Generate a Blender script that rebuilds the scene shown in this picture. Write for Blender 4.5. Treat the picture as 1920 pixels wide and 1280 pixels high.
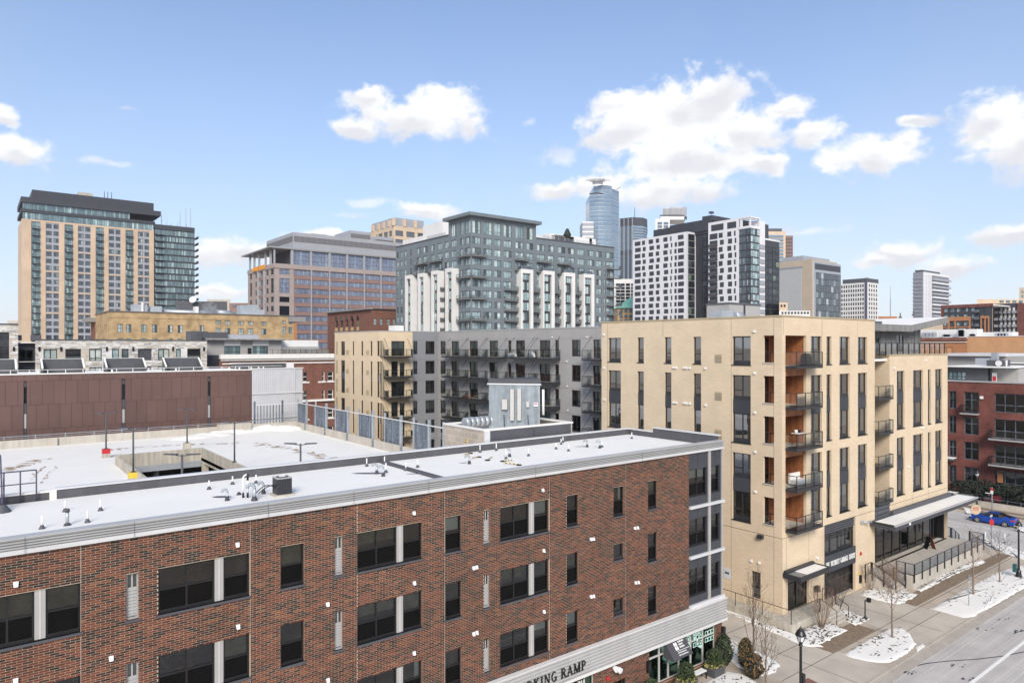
import bpy, math, random
from mathutils import Vector
random.seed(7)
for o in list(bpy.data.objects): bpy.data.objects.remove(o)
sc = bpy.context.scene
COL = sc.collection

# ------------------------------------------------------------------ camera
# World X runs along the main street (away to the right), world Y along the cross street
# (away to the left).  Camera stands at x=0, y=0, H metres above the pavement.
H = 21.0; F = 1304.0; CX = 960.0; HY = 649.0
TH = math.atan2(1304.0, 1675.0)
C_, S_ = math.sin(TH), math.cos(TH)          # view direction = (C_, S_), right = (S_, -C_)
cam = bpy.data.cameras.new('camera'); cam_o = bpy.data.objects.new('camera', cam); COL.objects.link(cam_o)
cam_o.location = (0, 0, H); cam_o.rotation_euler = (math.pi/2, 0, -TH)
cam.sensor_width = 36; cam.lens = 36*F/1920; cam.shift_y = 9/1920
cam.clip_start = .5; cam.clip_end = 9000
sc.camera = cam_o

# ------------------------------------------------------------------ light and sky
SUN_EL = math.radians(34); SUN_H = (-.60, -.80)      # towards the sun, horizontally
sv = Vector((SUN_H[0]*math.cos(SUN_EL), SUN_H[1]*math.cos(SUN_EL), math.sin(SUN_EL)))
sun = bpy.data.lights.new('sun', 'SUN'); sun.energy = 2.0; sun.angle = math.radians(24); sun.color = (1, .915, .81)
sun_o = bpy.data.objects.new('sun', sun); COL.objects.link(sun_o)
sun_o.rotation_euler = sv.to_track_quat('Z', 'Y').to_euler(); sun_o.location = (-60, -60, 120)
sc.view_settings.view_transform = 'Standard'; sc.view_settings.look = 'None'
sc.view_settings.gamma = 1; sc.view_settings.use_curve_mapping = False
sc.view_settings.exposure = 1.06
sc.render.engine = 'CYCLES'
sc.cycles.use_denoising = True
sc.cycles.max_bounces = 7; sc.cycles.diffuse_bounces = 3; sc.cycles.glossy_bounces = 3
sc.cycles.transparent_max_bounces = 10; sc.cycles.caustics_reflective = False; sc.cycles.caustics_refractive = False

world = bpy.data.worlds.new('World'); sc.world = world; world.use_nodes = True
def make_sky():
    nt = world.node_tree; N = nt.nodes; L = nt.links
    N.clear()
    def nd(t, **k):
        n = N.new(t)
        for a, b in k.items(): setattr(n, a, b)
        return n
    def inp(n, i, v):
        if hasattr(v, 'is_output'): L.new(v, n.inputs[i])
        else: n.inputs[i].default_value = v
    def math_(op, a, b=0.0, c=None, clamp=False):
        n = nd('ShaderNodeMath', operation=op, use_clamp=clamp); inp(n, 0, a); inp(n, 1, b)
        if c is not None: inp(n, 2, c)
        return n.outputs[0]
    def mix(f, a, b, bt='MIX'):
        n = nd('ShaderNodeMixRGB', blend_type=bt); inp(n, 0, f); inp(n, 1, a); inp(n, 2, b); return n.outputs[0]
    sky = nd('ShaderNodeTexSky', sky_type='NISHITA', sun_disc=False)
    sky.sun_elevation = SUN_EL; sky.sun_rotation = math.atan2(SUN_H[0], SUN_H[1]); sky.air_density = 1.0; sky.dust_density = .6; sky.ozone_density = 2.2
    tc = nd('ShaderNodeTexCoord'); d = tc.outputs['Generated']
    sep = nd('ShaderNodeSeparateXYZ'); L.new(d, sep.inputs[0])
    # azimuth measured from the grid's 52 degree bearing, elevation, in radians
    ax = math_('ADD', math_('MULTIPLY', sep.outputs[0], S_), math_('MULTIPLY', sep.outputs[1], -C_))
    ay = math_('ADD', math_('MULTIPLY', sep.outputs[0], C_), math_('MULTIPLY', sep.outputs[1], S_))
    az = math_('ARCTAN2', ax, ay); el = math_('ARCSINE', sep.outputs[2])
    comb = nd('ShaderNodeCombineXYZ'); L.new(az, comb.inputs[0]); L.new(el, comb.inputs[1]); P0 = comb.outputs[0]
    def noise(vec, scale, det=7, rough=.58, sx=1, sy=1, dist=0.0, off=0.0):
        mp = nd('ShaderNodeMapping'); L.new(vec, mp.inputs[0]); mp.inputs['Scale'].default_value = (sx, sy, 1); mp.inputs['Location'].default_value = (off, off*.7, off*.3)
        n = nd('ShaderNodeTexNoise'); L.new(mp.outputs[0], n.inputs['Vector'])
        n.inputs['Scale'].default_value = scale; n.inputs['Detail'].default_value = det; n.inputs['Roughness'].default_value = rough; n.inputs['Distortion'].default_value = dist
        return n
    wn = noise(P0, 11, 4)
    wv = nd('ShaderNodeVectorMath', operation='SUBTRACT'); L.new(wn.outputs['Color'], wv.inputs[0]); wv.inputs[1].default_value = (.5, .5, .5)
    ws = nd('ShaderNodeVectorMath', operation='MULTIPLY'); L.new(wv.outputs[0], ws.inputs[0]); ws.inputs[1].default_value = (.05, .032, 0)
    wa = nd('ShaderNodeVectorMath', operation='ADD'); L.new(P0, wa.inputs[0]); L.new(ws.outputs[0], wa.inputs[1])
    PW = wa.outputs[0]
    # cumulus heaps: bearing / height / half sizes, given in 1/1304 of a radian-like unit
    heaps = [(775,222,150,40),(835,198,80,42),(700,188,66,24),(665,240,62,18),(1255,215,165,72),(1335,185,95,58),(1190,240,120,62),
             (1290,300,170,62),(1400,250,95,46),(1482,205,58,26),(1430,306,56,22),(1170,200,75,36),(1530,250,62,28),(1640,287,95,40),(1575,302,66,22),
             (1690,268,54,28),(1868,230,95,56),(1930,262,130,60),(1712,228,48,13),(1240,362,150,34),(1040,356,58,22),(1118,345,60,22),(800,394,66,20),(600,441,75,14),
             (430,472,96,30),(410,545,95,17),(25,286,84,34),(8,222,36,22),(1690,478,96,30),(1785,498,80,22),(1640,492,44,13),(1893,441,75,22)]
    wisps = [(205,305,70,9),(692,377,52,10),(655,402,46,9),(1050,290,45,24),(1340,368,110,16),(1900,330,110,30),(1480,430,140,12),(240,200,40,6),(992,234,14,9)]
    def field(lst):
        acc = None
        for (px, py, rx, ry) in lst:
            a = math.atan((px-CX)/F); e = math.atan((HY-py)*math.cos(a)/F)
            rx_ = rx/F*math.cos(a)**2; ry_ = ry/F*math.cos(a)
            mp = nd('ShaderNodeMapping'); L.new(PW, mp.inputs[0]); mp.inputs['Scale'].default_value = (1/rx_, 1/ry_, 0); mp.inputs['Location'].default_value = (-a/rx_, -e/ry_, 0)
            ln = nd('ShaderNodeVectorMath', operation='LENGTH'); L.new(mp.outputs[0], ln.inputs[0])
            v = math_('SUBTRACT', 1.0, ln.outputs['Value'])
            if acc is None: acc = v
            else: acc = math_('SMOOTH_MAX', acc, v, .25)
        return acc
    heap = field(heaps); upper = field([(a, b-.5*d, c*.9, d*.9) for a, b, c, d in heaps]); wisp = field(wisps)
    # beyond the stretch of sky in view the same kind of scattered cumulus goes on
    cirr = noise(d, 2.6, 8, .55, 1, 1, 0, 3.1)
    side = nd('ShaderNodeMapRange'); L.new(math_('ABSOLUTE', az), side.inputs[0]); side.inputs[1].default_value = .78; side.inputs[2].default_value = 1.0
    high = nd('ShaderNodeMapRange'); L.new(el, high.inputs[0]); high.inputs[1].default_value = .58; high.inputs[2].default_value = .8
    outm = math_('MAXIMUM', side.outputs[0], high.outputs[0])
    rest = math_('MULTIPLY', math_('SUBTRACT', cirr.outputs[0], .50), 5.0)
    rest = math_('SUBTRACT', rest, math_('MULTIPLY', math_('SUBTRACT', 1.0, outm), 6.0))
    base = math_('MAXIMUM', math_('MAXIMUM', heap, rest), -1.0)
    det = noise(P0, 26, 9, .62, 1, 1.25, .3)
    dens = math_('ADD', math_('MULTIPLY', base, 1.15), math_('MULTIPLY', math_('SUBTRACT', det.outputs[0], .5), 2.3))
    def srange(v, a, b):
        m = nd('ShaderNodeMapRange', interpolation_type='SMOOTHSTEP'); L.new(v, m.inputs[0]); m.inputs[1].default_value = a; m.inputs[2].default_value = b; return m.outputs[0]
    cov = srange(dens, -.08, .62)
    wd = math_('ADD', math_('MULTIPLY', wisp, .9), math_('MULTIPLY', math_('SUBTRACT', det.outputs[0], .5), 2.6))
    covw = math_('MULTIPLY', srange(wd, 0.05, .9), .55)
    cov = math_('MAXIMUM', cov, covw)
    # body of the cloud: bright billows, softly greyer towards the flat base
    body = noise(P0, 13, 6, .55, 1, 1.6, .2, 1.7)
    shade = srange(math_('ADD', math_('MULTIPLY', math_('SUBTRACT', body.outputs[0], .5), 2.4), math_('SUBTRACT', upper, heap)), -.75, .15)
    cloud = mix(shade, (6.2, 6.3, 6.65, 1), (8.3, 8.3, 8.3, 1))
    # thin veil that whitens the sky towards the horizon
    ez = math_('MAXIMUM', el, 0.0)
    veil = math_('MULTIPLY', math_('POWER', 2.718, math_('MULTIPLY', ez, -3.6)), .94)
    streak = noise(d, 3.2, 6, .6, 1, 1, .6, 5.0)
    veil = math_('MULTIPLY', veil, math_('ADD', .8, math_('MULTIPLY', streak.outputs[0], .4)), clamp=True)
    skyc = mix(1.0, sky.outputs[0], (.78, 1.12, 1.40, 1), 'MULTIPLY')
    c = mix(veil, skyc, (6.7, 6.72, 7.1, 1))
    c = mix(cov, c, cloud)
    bg = nd('ShaderNodeBackground'); L.new(c, bg.inputs[0]); bg.inputs[1].default_value = .065
    out = nd('ShaderNodeOutputWorld'); L.new(bg.outputs[0], out.inputs[0])
make_sky()
world.cycles.sampling_method = 'MANUAL'; world.cycles.sample_map_resolution = 512

# ------------------------------------------------------------------ measuring helpers
def tt(px): return (px-CX)/F
def oy(px, Y): t = tt(px); return Y*(C_+S_*t)/(S_-C_*t)      # x where the bearing of px meets the plane y=Y
def ox(px, X): t = tt(px); return X*(S_-C_*t)/(C_+S_*t)      # y where it meets the plane x=X
def dep(x, y): return C_*x+S_*y
def hz(py, x, y): return H-(py-HY)/F*dep(x, y)
def at(px, d): r = tt(px)*d; return d*C_+r*S_, d*S_-r*C_
def gnd(px, py, z=0.0):
    d = F*(H-z)/(py-HY); return at(px, d)

# ------------------------------------------------------------------ materials
MATS = {}
def newmat(name):
    m = bpy.data.materials.new(name); m.use_nodes = True; MATS[name] = m
    nt = m.node_tree; b = nt.nodes['Principled BSDF']
    return m, nt, b
def N_(nt, t, **k):
    n = nt.nodes.new(t)
    for a, v in k.items(): setattr(n, a, v)
    return n
def noise_(nt, vec, scale, det=5, rough=.55):
    n = N_(nt, 'ShaderNodeTexNoise'); nt.links.new(vec, n.inputs['Vector'])
    n.inputs['Scale'].default_value = scale; n.inputs['Detail'].default_value = det; n.inputs['Roughness'].default_value = rough
    return n.outputs[0]
def mr_(nt, v, a, b, c, d):
    n = N_(nt, 'ShaderNodeMapRange'); nt.links.new(v, n.inputs[0])
    for i, q in enumerate((a, b, c, d)): n.inputs[i+1].default_value = q
    return n.outputs[0]
def mth(nt, op, a, b=0.0):
    n = N_(nt, 'ShaderNodeMath', operation=op)
    for i, v in enumerate((a, b)):
        if hasattr(v, 'is_output'): nt.links.new(v, n.inputs[i])
        else: n.inputs[i].default_value = v
    return n.outputs[0]
def ramp_(nt, v, stops, interp='LINEAR'):
    n = N_(nt, 'ShaderNodeValToRGB'); nt.links.new(v, n.inputs[0]); r = n.color_ramp; r.interpolation = interp
    while len(r.elements) < len(stops): r.elements.new(.5)
    for e, (p, c) in zip(r.elements, stops): e.position = p; e.color = (*c, 1)
    return n.outputs[0]
def hsv_(nt, col, val):
    n = N_(nt, 'ShaderNodeHueSaturation'); nt.links.new(val, n.inputs['Value'])
    if hasattr(col, 'is_output'): nt.links.new(col, n.inputs['Color'])
    else: n.inputs['Color'].default_value = (*col, 1)
    return n.outputs[0]
def bump_(nt, b, h, strength=.3, dist=.02):
    n = N_(nt, 'ShaderNodeBump'); nt.links.new(h, n.inputs['Height']); n.inputs['Strength'].default_value = strength; n.inputs['Distance'].default_value = dist
    nt.links.new(n.outputs[0], b.inputs['Normal'])
def M(name, rgb, rough=.7, var=.12, sc_=1.2, bump=0, metal=0, spec=.3, streak=0, objvar=0):
    m, nt, b = newmat(name); g = N_(nt, 'ShaderNodeNewGeometry'); p = g.outputs['Position']
    v = mr_(nt, noise_(nt, p, sc_, 6), .3, .7, 1-var, 1+var)
    if streak:
        mp = N_(nt, 'ShaderNodeMapping'); nt.links.new(p, mp.inputs[0]); mp.inputs['Scale'].default_value = (3, 3, .25)
        v = mth(nt, 'MULTIPLY', v, mr_(nt, noise_(nt, mp.outputs[0], 1.0, 5), .35, .7, 1-streak, 1+streak*.5))
    if objvar:
        oi = N_(nt, 'ShaderNodeObjectInfo'); v = mth(nt, 'MULTIPLY', v, mr_(nt, oi.outputs['Random'], 0, 1, 1-objvar, 1+objvar))
    nt.links.new(hsv_(nt, rgb, v), b.inputs['Base Color'])
    b.inputs['Roughness'].default_value = rough; b.inputs['Metallic'].default_value = metal; b.inputs['Specular IOR Level'].default_value = spec
    if bump: bump_(nt, b, noise_(nt, p, sc_*18, 4), bump, .02)
    return name
def wall_uv(nt):
    g = N_(nt, 'ShaderNodeNewGeometry'); sp = N_(nt, 'ShaderNodeSeparateXYZ'); nt.links.new(g.outputs['Position'], sp.inputs[0])
    sn = N_(nt, 'ShaderNodeSeparateXYZ'); nt.links.new(g.outputs['True Normal'], sn.inputs[0])
    k = mth(nt, 'GREATER_THAN', mth(nt, 'ABSOLUTE', sn.outputs[0]), .6)
    u = mth(nt, 'ADD', mth(nt, 'MULTIPLY', sp.outputs[1], k), mth(nt, 'MULTIPLY', sp.outputs[0], mth(nt, 'SUBTRACT', 1.0, k)))
    cb = N_(nt, 'ShaderNodeCombineXYZ'); nt.links.new(u, cb.inputs[0]); nt.links.new(sp.outputs[2], cb.inputs[1])
    return cb.outputs[0], g.outputs['Position']
def BR(name, c1, c2, mo, bw=.4, bh=.1, ms=.008, var=.1, blot=None, rough=.85):
    m, nt, b = newmat(name); uv, p = wall_uv(nt)
    t = N_(nt, 'ShaderNodeTexBrick'); nt.links.new(uv, t.inputs['Vector'])
    t.inputs['Color1'].default_value = (*c1, 1); t.inputs['Color2'].default_value = (*c2, 1); t.inputs['Mortar'].default_value = (*mo, 1)
    t.inputs['Scale'].default_value = 1; t.inputs['Brick Width'].default_value = bw; t.inputs['Row Height'].default_value = bh; t.inputs['Mortar Size'].default_value = ms
    v = mr_(nt, noise_(nt, p, .6, 7), .3, .7, 1-var, 1+var)
    col = hsv_(nt, t.outputs['Color'], v)
    if blot:
        mx = N_(nt, 'ShaderNodeMixRGB'); nt.links.new(mr_(nt, noise_(nt, p, .22, 8, .7), .48, .66, 0, .75), mx.inputs[0]); nt.links.new(col, mx.inputs[1]); mx.inputs[2].default_value = (*blot, 1); col = mx.outputs[0]
    nt.links.new(col, b.inputs['Base Color']); b.inputs['Roughness'].default_value = rough; b.inputs['Specular IOR Level'].default_value = .2
    bump_(nt, b, t.outputs['Fac'], -.25, .01)
    return name
def ISL(name, stops, rough=.85, var=.12):
    """colour picked for every single brick or stone"""
    m, nt, b = newmat(name); g = N_(nt, 'ShaderNodeNewGeometry'); oi = N_(nt, 'ShaderNodeObjectInfo')
    r = mth(nt, 'FRACT', mth(nt, 'ADD', g.outputs['Random Per Island'], mth(nt, 'MULTIPLY', oi.outputs['Random'], 7.31)))
    # neighbours fire alike in patches, so the pick leans on a slow noise
    r = mth(nt, 'ADD', r, mr_(nt, noise_(nt, g.outputs['Position'], .35, 4), .3, .7, -.05, .05))
    c = ramp_(nt, r, stops, 'CONSTANT')
    v = mth(nt, 'MULTIPLY', mr_(nt, noise_(nt, g.outputs['Position'], 6, 5), .3, .7, 1-var, 1+var), mr_(nt, noise_(nt, g.outputs['Position'], .3, 6), .3, .7, .84, 1.16))
    nt.links.new(hsv_(nt, c, v), b.inputs['Base Color']); b.inputs['Roughness'].default_value = rough; b.inputs['Specular IOR Level'].default_value = .15
    return name
def GL(name, stops, ior=1.7, rough=.04, lo=.6, hi=1.3):
    """window glass seen from afar: what stands behind it differs from window to window"""
    m, nt, b = newmat(name); oi = N_(nt, 'ShaderNodeObjectInfo'); g = N_(nt, 'ShaderNodeNewGeometry')
    r = mth(nt, 'FRACT', mth(nt, 'ADD', oi.outputs['Random'], mth(nt, 'MULTIPLY', g.outputs['Random Per Island'], 3.7)))
    c = ramp_(nt, r, stops, 'CONSTANT')
    v = mr_(nt, noise_(nt, g.outputs['Position'], .9, 4, .7), .3, .7, lo, hi)
    nt.links.new(hsv_(nt, c, v), b.inputs['Base Color']); b.inputs['Roughness'].default_value = rough; b.inputs['IOR'].default_value = ior; b.inputs['Specular IOR Level'].default_value = .6
    bump_(nt, b, noise_(nt, g.outputs['Position'], .7, 2), .06, .05)
    return name
def PANE(name, tint, f=.10, rough=.0, gc=(1, 1, 1)):
    """real see-through pane with a mirror share"""
    m, nt, b = newmat(name); nt.nodes.remove(b); o = nt.nodes['Material Output']
    tr = N_(nt, 'ShaderNodeBsdfTransparent'); tr.inputs[0].default_value = (*tint, 1)
    gl = N_(nt, 'ShaderNodeBsdfGlossy'); gl.inputs['Roughness'].default_value = rough; gl.inputs[0].default_value = (*gc, 1)
    fr = N_(nt, 'ShaderNodeFresnel'); fr.inputs[0].default_value = 1.52
    g = N_(nt, 'ShaderNodeNewGeometry')
    bn = N_(nt, 'ShaderNodeBump'); nt.links.new(noise_(nt, g.outputs['Position'], .9, 2), bn.inputs['Height']); bn.inputs['Strength'].default_value = .12; bn.inputs['Distance'].default_value = .03
    nt.links.new(bn.outputs[0], gl.inputs['Normal'])
    mx = N_(nt, 'ShaderNodeMixShader'); nt.links.new(mth(nt, 'ADD', fr.outputs[0], f), mx.inputs[0]); nt.links.new(tr.outputs[0], mx.inputs[1]); nt.links.new(gl.outputs[0], mx.inputs[2])
    nt.links.new(mx.outputs[0], o.inputs[0]); return name
def make_materials():
    ISL('brick_red', [(0, (.035, .024, .022)), (.15, (.06, .03, .025)), (.34, (.105, .037, .026)), (.55, (.14, .046, .028)), (.8, (.17, .056, .032)), (.97, (.21, .085, .042))])
    M('mortar', (.45, .385, .29), .95, .1)
    BR('brick_low', (.21, .07, .036), (.09, .035, .026), (.36, .3, .22), .28, .08, .012, .2)
    BR('cream_brick', (.645, .52, .37), (.60, .478, .335), (.69, .575, .42), .4, .1, .010, .06)
    BR('cream_panel', (.66, .53, .37), (.64, .51, .355), (.68, .55, .39), 1.2, .6, .004, .04)
    BR('tan_old', (.49, .345, .185), (.40, .27, .14), (.45, .34, .2), .4, .12, .02, .22, (.25, .17, .09))
    BR('condo_brick', (.185, .055, .042), (.12, .04, .034), (.22, .11, .09), .3, .09, .01, .3)
    BR('red_old', (.205, .085, .06), (.17, .07, .05), (.24, .13, .10), .4, .12, .012, .16)
    BR('red_arch', (.20, .088, .062), (.165, .075, .055), (.2, .11, .08), .4, .12, .012, .16)
    BR('orange_brick', (.54, .30, .155), (.49, .265, .13), (.53, .32, .18), .4, .12, .012, .08)
    BR('orange_dark', (.43, .19, .085), (.38, .165, .075), (.42, .22, .12), .4, .12, .012, .08)
    BR('cmu', (.50, .43, .35), (.40, .34, .28), (.55, .49, .42), .8, .4, .02, .12)
    ISL('ledge_stone', [(0, (.62, .60, .56)), (.3, (.52, .47, .40)), (.5, (.70, .69, .67)), (.72, (.40, .38, .37)), (.84, (.60, .54, .45)), (.93, (.48, .44, .39))])
    M('snow', (.775, .757, .715), .75, .03, .4, .25)
    M('snow_dirty', (.74, .72, .70), .8, .12, 1.5, .5)
    M('dark_metal', (.035, .036, .04), .45, .12); M('room_lite', (.5, .46, .40), .9, .3, .5); M('black', (.012, .012, .013), .4, .1); M('black_paint', (.015, .015, .016), .35, .1, spec=.5)
    M('charcoal', (.085, .088, .098), .6, .1); M('charcoal_dark', (.052, .055, .064), .6, .1, objvar=.1)
    M('parapet_dark', (.10, .10, .11), .7, .12, .8, 0, 0, .2, .1)
    M('light_metal', (.66, .66, .665), .4, .06, .7, 0, .15, .5); M('corrugated', (.60, .60, .595), .42, .06, .6, 0, .25, .5, .06)
    M('grey_fascia', (.45, .45, .445), .45, .06, .6, 0, .2, .5); M('white_panel', (.66, .65, .63), .5, .05); M('offwhite_frame', (.50, .485, .465), .5, .06); M('putty', (.385, .375, .36), .5, .06)
    M('white_trim', (.78, .76, .72), .6, .05); M('white_vent', (.80, .80, .80), .5, .05)
    M('galv', (.44, .49, .53), .42, .12, 2.5, 0, .35, .5, .25); M('galv_dark', (.17, .20, .24), .5, .35, 3.0, 0, .3, .4, .55); M('duct', (.40, .43, .455), .4, .12, 1.0, 0, .35, .5)
    M('concrete', (.47, .43, .36), .9, .12, .5, .2, 0, .2, .22); M('concrete_lite', (.50, .46, .40), .9, .1, .5, .2, 0, .2, .12)
    M('tan_panel', (.575, .44, .32), .7, .1, .12, 0, 0, .2, .1); M('grey_panel', (.33, .345, .38), .6, .06, .3)
    M('grey_siding', (.35, .34, .33), .75, .06, .4); M('grey_siding_dark', (.235, .24, .255), .75, .06, .4); M('grey_apt', (.165, .192, .21), .6, .08, .25); M('white_apt', (.70, .69, .675), .6, .05, .3)
    M('ribbed_white', (.54, .545, .565), .5, .05, .6, 0, .1, .4, .06); M('white_tower', (.70, .70, .725), .6, .05, .3); M('black_tower', (.05, .053, .062), .5, .08, .3)
    M('office_stone', (.36, .30, .275), .8, .08, .3); M('office_brick', (.265, .165, .14), .8, .08, .3); M('office_metal', (.34, .35, .37), .5, .06, .2); M('louver', (.16, .155, .16), .6, .1)
    M('cornice_grey', (.26, .25, .245), .7, .08); M('tan_tower', (.60, .465, .335), .7, .08, .2)
    M('copper', (.20, .46, .36), .6, .15, .6); M('sandstone', (.50, .33, .17), .8, .15, .6); M('court_stone', (.45, .37, .28), .75, .08, .15)
    M('bronze_panel', (.135, .078, .066), .5, .07, .25, 0, 0, .35, .04, .06); M('bronze_joint', (.05, .03, .028), .7, .1)
    M('wood', (.36, .135, .055), .55, .25, 4.0, 0, 0, .3, .3); M('wood_grey', (.24, .235, .225), .7, .12, 2.0, 0, 0, .2, .35); M('deck_board', (.30, .26, .22), .8, .1, 3)
    M('salt', (.56, .54, .51), .95, .15, 2); M('pavement', (.44, .375, .30), .9, .17, .35, .15); M('driveway', (.47, .42, .355), .9, .16, .4, .15); M('paver_brown', (.22, .165, .115), .9, .25, 3.0, .3)
    M('red_paver', (.22, .10, .08), .9, .2, 4); M('kerb', (.40, .36, .31), .9, .1); M('soil', (.07, .05, .038), .95, .3, 4)
    M('bark', (.20, .15, .115), .9, .2, 6); M('twig', (.20, .135, .10), .9, .2, 6); M('twig_dark', (.10, .075, .06), .9, .2, 6)
    M('leaf_green', (.045, .068, .022), .7, .45, 9); M('leaf_dark', (.026, .034, .022), .7, .45, 9); M('leaf_brown', (.20, .115, .05), .8, .4, 9); M('leaf_yellow', (.30, .27, .09), .8, .4, 9); M('litter', (.08, .06, .045), .9, .4, 8)
    M('car_blue', (.012, .075, .42), .22, .03, 1, 0, .35, .7); M('tyre', (.015, .015, .015), .8); M('alloy', (.62, .62, .63), .3, .05, 2, 0, .7, .6); M('car_glass', (.01, .012, .016), .05, .05, 2, 0, 0, .8)
    M('red', (.48, .03, .035), .5, .08); M('yellow', (.70, .48, .06), .6, .12); M('orange_letter', (.75, .32, .05), .5, .1); M('letter_white', (.80, .80, .78), .5, .03); M('letter_black', (.01, .01, .01), .5, .03)
    M('teal', (.02, .09, .09), .5, .1); M('banner_teal', (.03, .32, .36), .6, .1); M('sign_grey', (.55, .57, .60), .5); M('navy_steel', (.09, .09, .14), .45, .1)
    M('awning', (.075, .072, .08), .7, .08); M('blind', (.62, .64, .58), .8, .08, 1.5, 0, 0, .2, 0, .15); M('olive_reflection', (.15, .145, .095), .85, .5, 1.8, 0, 0, .2, 0, .3)  # olive sheet behind the panes: reflected trees put into its blotchy colour
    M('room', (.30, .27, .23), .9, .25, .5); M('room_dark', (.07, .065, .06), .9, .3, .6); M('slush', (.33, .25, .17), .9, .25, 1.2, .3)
    M('plant_leaf', (.05, .10, .03), .7, .3, 5); M('cushion', (.33, .16, .10), .9, .3, 5); M('cloth_blue', (.10, .13, .25), .9, .2, 5)
    M('lamp_glass', (.75, .76, .78), .15, .05, 2, 0, 0, .6); M('olive_panel', (.42, .34, .22), .6, .1); M('tan_disc', (.50, .40, .28), .7, .15, 4)
    M('dark_red', (.15, .02, .025)); M('court_grey', (.24, .25, .275), .6, .06, .2); M('white_frit', (.52, .75, .66), .5, .05)
    D = (.018, .022, .026)
    GL('glass_pale', [(0, (.31, .42, .43)), (.45, (.18, .27, .285)), (.64, (.46, .56, .55)), (.82, (.08, .11, .12)), (.95, (.03, .04, .045))])
    GL('glass_teal', [(0, (.16, .235, .25)), (.4, (.11, .175, .19)), (.7, (.25, .36, .37)), (.9, (.44, .56, .56))])
    GL('glass_greygreen', [(0, (.055, .07, .085)), (.5, (.09, .105, .12)), (.85, (.20, .25, .27)), (.95, (.40, .45, .46))])
    GL('glass_blue', [(0, (.165, .195, .28)), (.5, (.19, .225, .31)), (.8, (.24, .28, .36))], 1.7, .03)
    GL('glass_dark', [(0, D), (.5, (.03, .036, .04)), (.78, (.07, .085, .085)), (.9, (.02, .016, .016)), (.96, (.15, .2, .15))], 1.55)
    GL('glass_black', [(0, (.012, .013, .018)), (.6, (.02, .022, .03))], 1.5)
    GL('glass_sky', [(0, (.16, .24, .33)), (.5, (.2, .28, .36))], 1.9, .03)
    GL('glass_deep', [(0, (.10, .155, .21)), (.5, (.12, .18, .24))], 1.7, .03)
    GL('glass_lit', [(0, (.30, .36, .34)), (.5, (.48, .53, .50))], 1.5)
    PANE('pane', (.66, .69, .66), .04); PANE('pane_sky', (.78, .80, .78), .22); PANE('pane_dark', (.42, .42, .40), .03); PANE('pane_green', (.30, .64, .52), .22, .0, (.40, .72, .60)); PANE('pane_clear', (.90, .93, .92), .02); PANE('pane_screen', (.16, .155, .15), .0, .3, (.45, .45, .45))
    for nm, sx, sy in (('asphalt_road', .05, 4.5), ('asphalt_side', 4.5, .05)):   # salt bleached asphalt, combed along the traffic
        m, nt, b = newmat(nm); g = N_(nt, 'ShaderNodeNewGeometry'); v = 1.0
        for k, lo, hi in ((1, .90, 1.10), (.22, .86, 1.12)):
            mp = N_(nt, 'ShaderNodeMapping'); nt.links.new(g.outputs['Position'], mp.inputs[0]); mp.inputs['Scale'].default_value = (sx*k*(1 if sx > 1 else 1), sy*k, 0); v = mth(nt, 'MULTIPLY', v, mr_(nt, noise_(nt, mp.outputs[0], 1.0, 6, .65), .3, .7, lo, hi))
        v = mth(nt, 'MULTIPLY', v, mr_(nt, noise_(nt, g.outputs['Position'], .35, 7, .65), .3, .7, .86, 1.12)); nt.links.new(hsv_(nt, (.455, .43, .405), v), b.inputs['Base Color']); b.inputs['Roughness'].default_value = .9
    m, nt, b = newmat('steam'); nt.nodes.remove(b)
    v = N_(nt, 'ShaderNodeVolumePrincipled'); v.inputs['Color'].default_value = (1, 1, 1, 1)
    tc = N_(nt, 'ShaderNodeTexCoord'); ln = N_(nt, 'ShaderNodeVectorMath', operation='LENGTH'); nt.links.new(tc.outputs['Object'], ln.inputs[0])
    fall = mr_(nt, ln.outputs['Value'], .15, 1.0, 1.0, 0.0)
    nz = mr_(nt, noise_(nt, tc.outputs['Object'], 2.2, 5, .6), .42, .62, 0, 1)
    nt.links.new(mth(nt, 'MULTIPLY', mth(nt, 'MULTIPLY', fall, nz), 1.6), v.inputs['Density'])
    nt.links.new(v.outputs[0], nt.nodes['Material Output'].inputs['Volume'])
make_materials()

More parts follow.
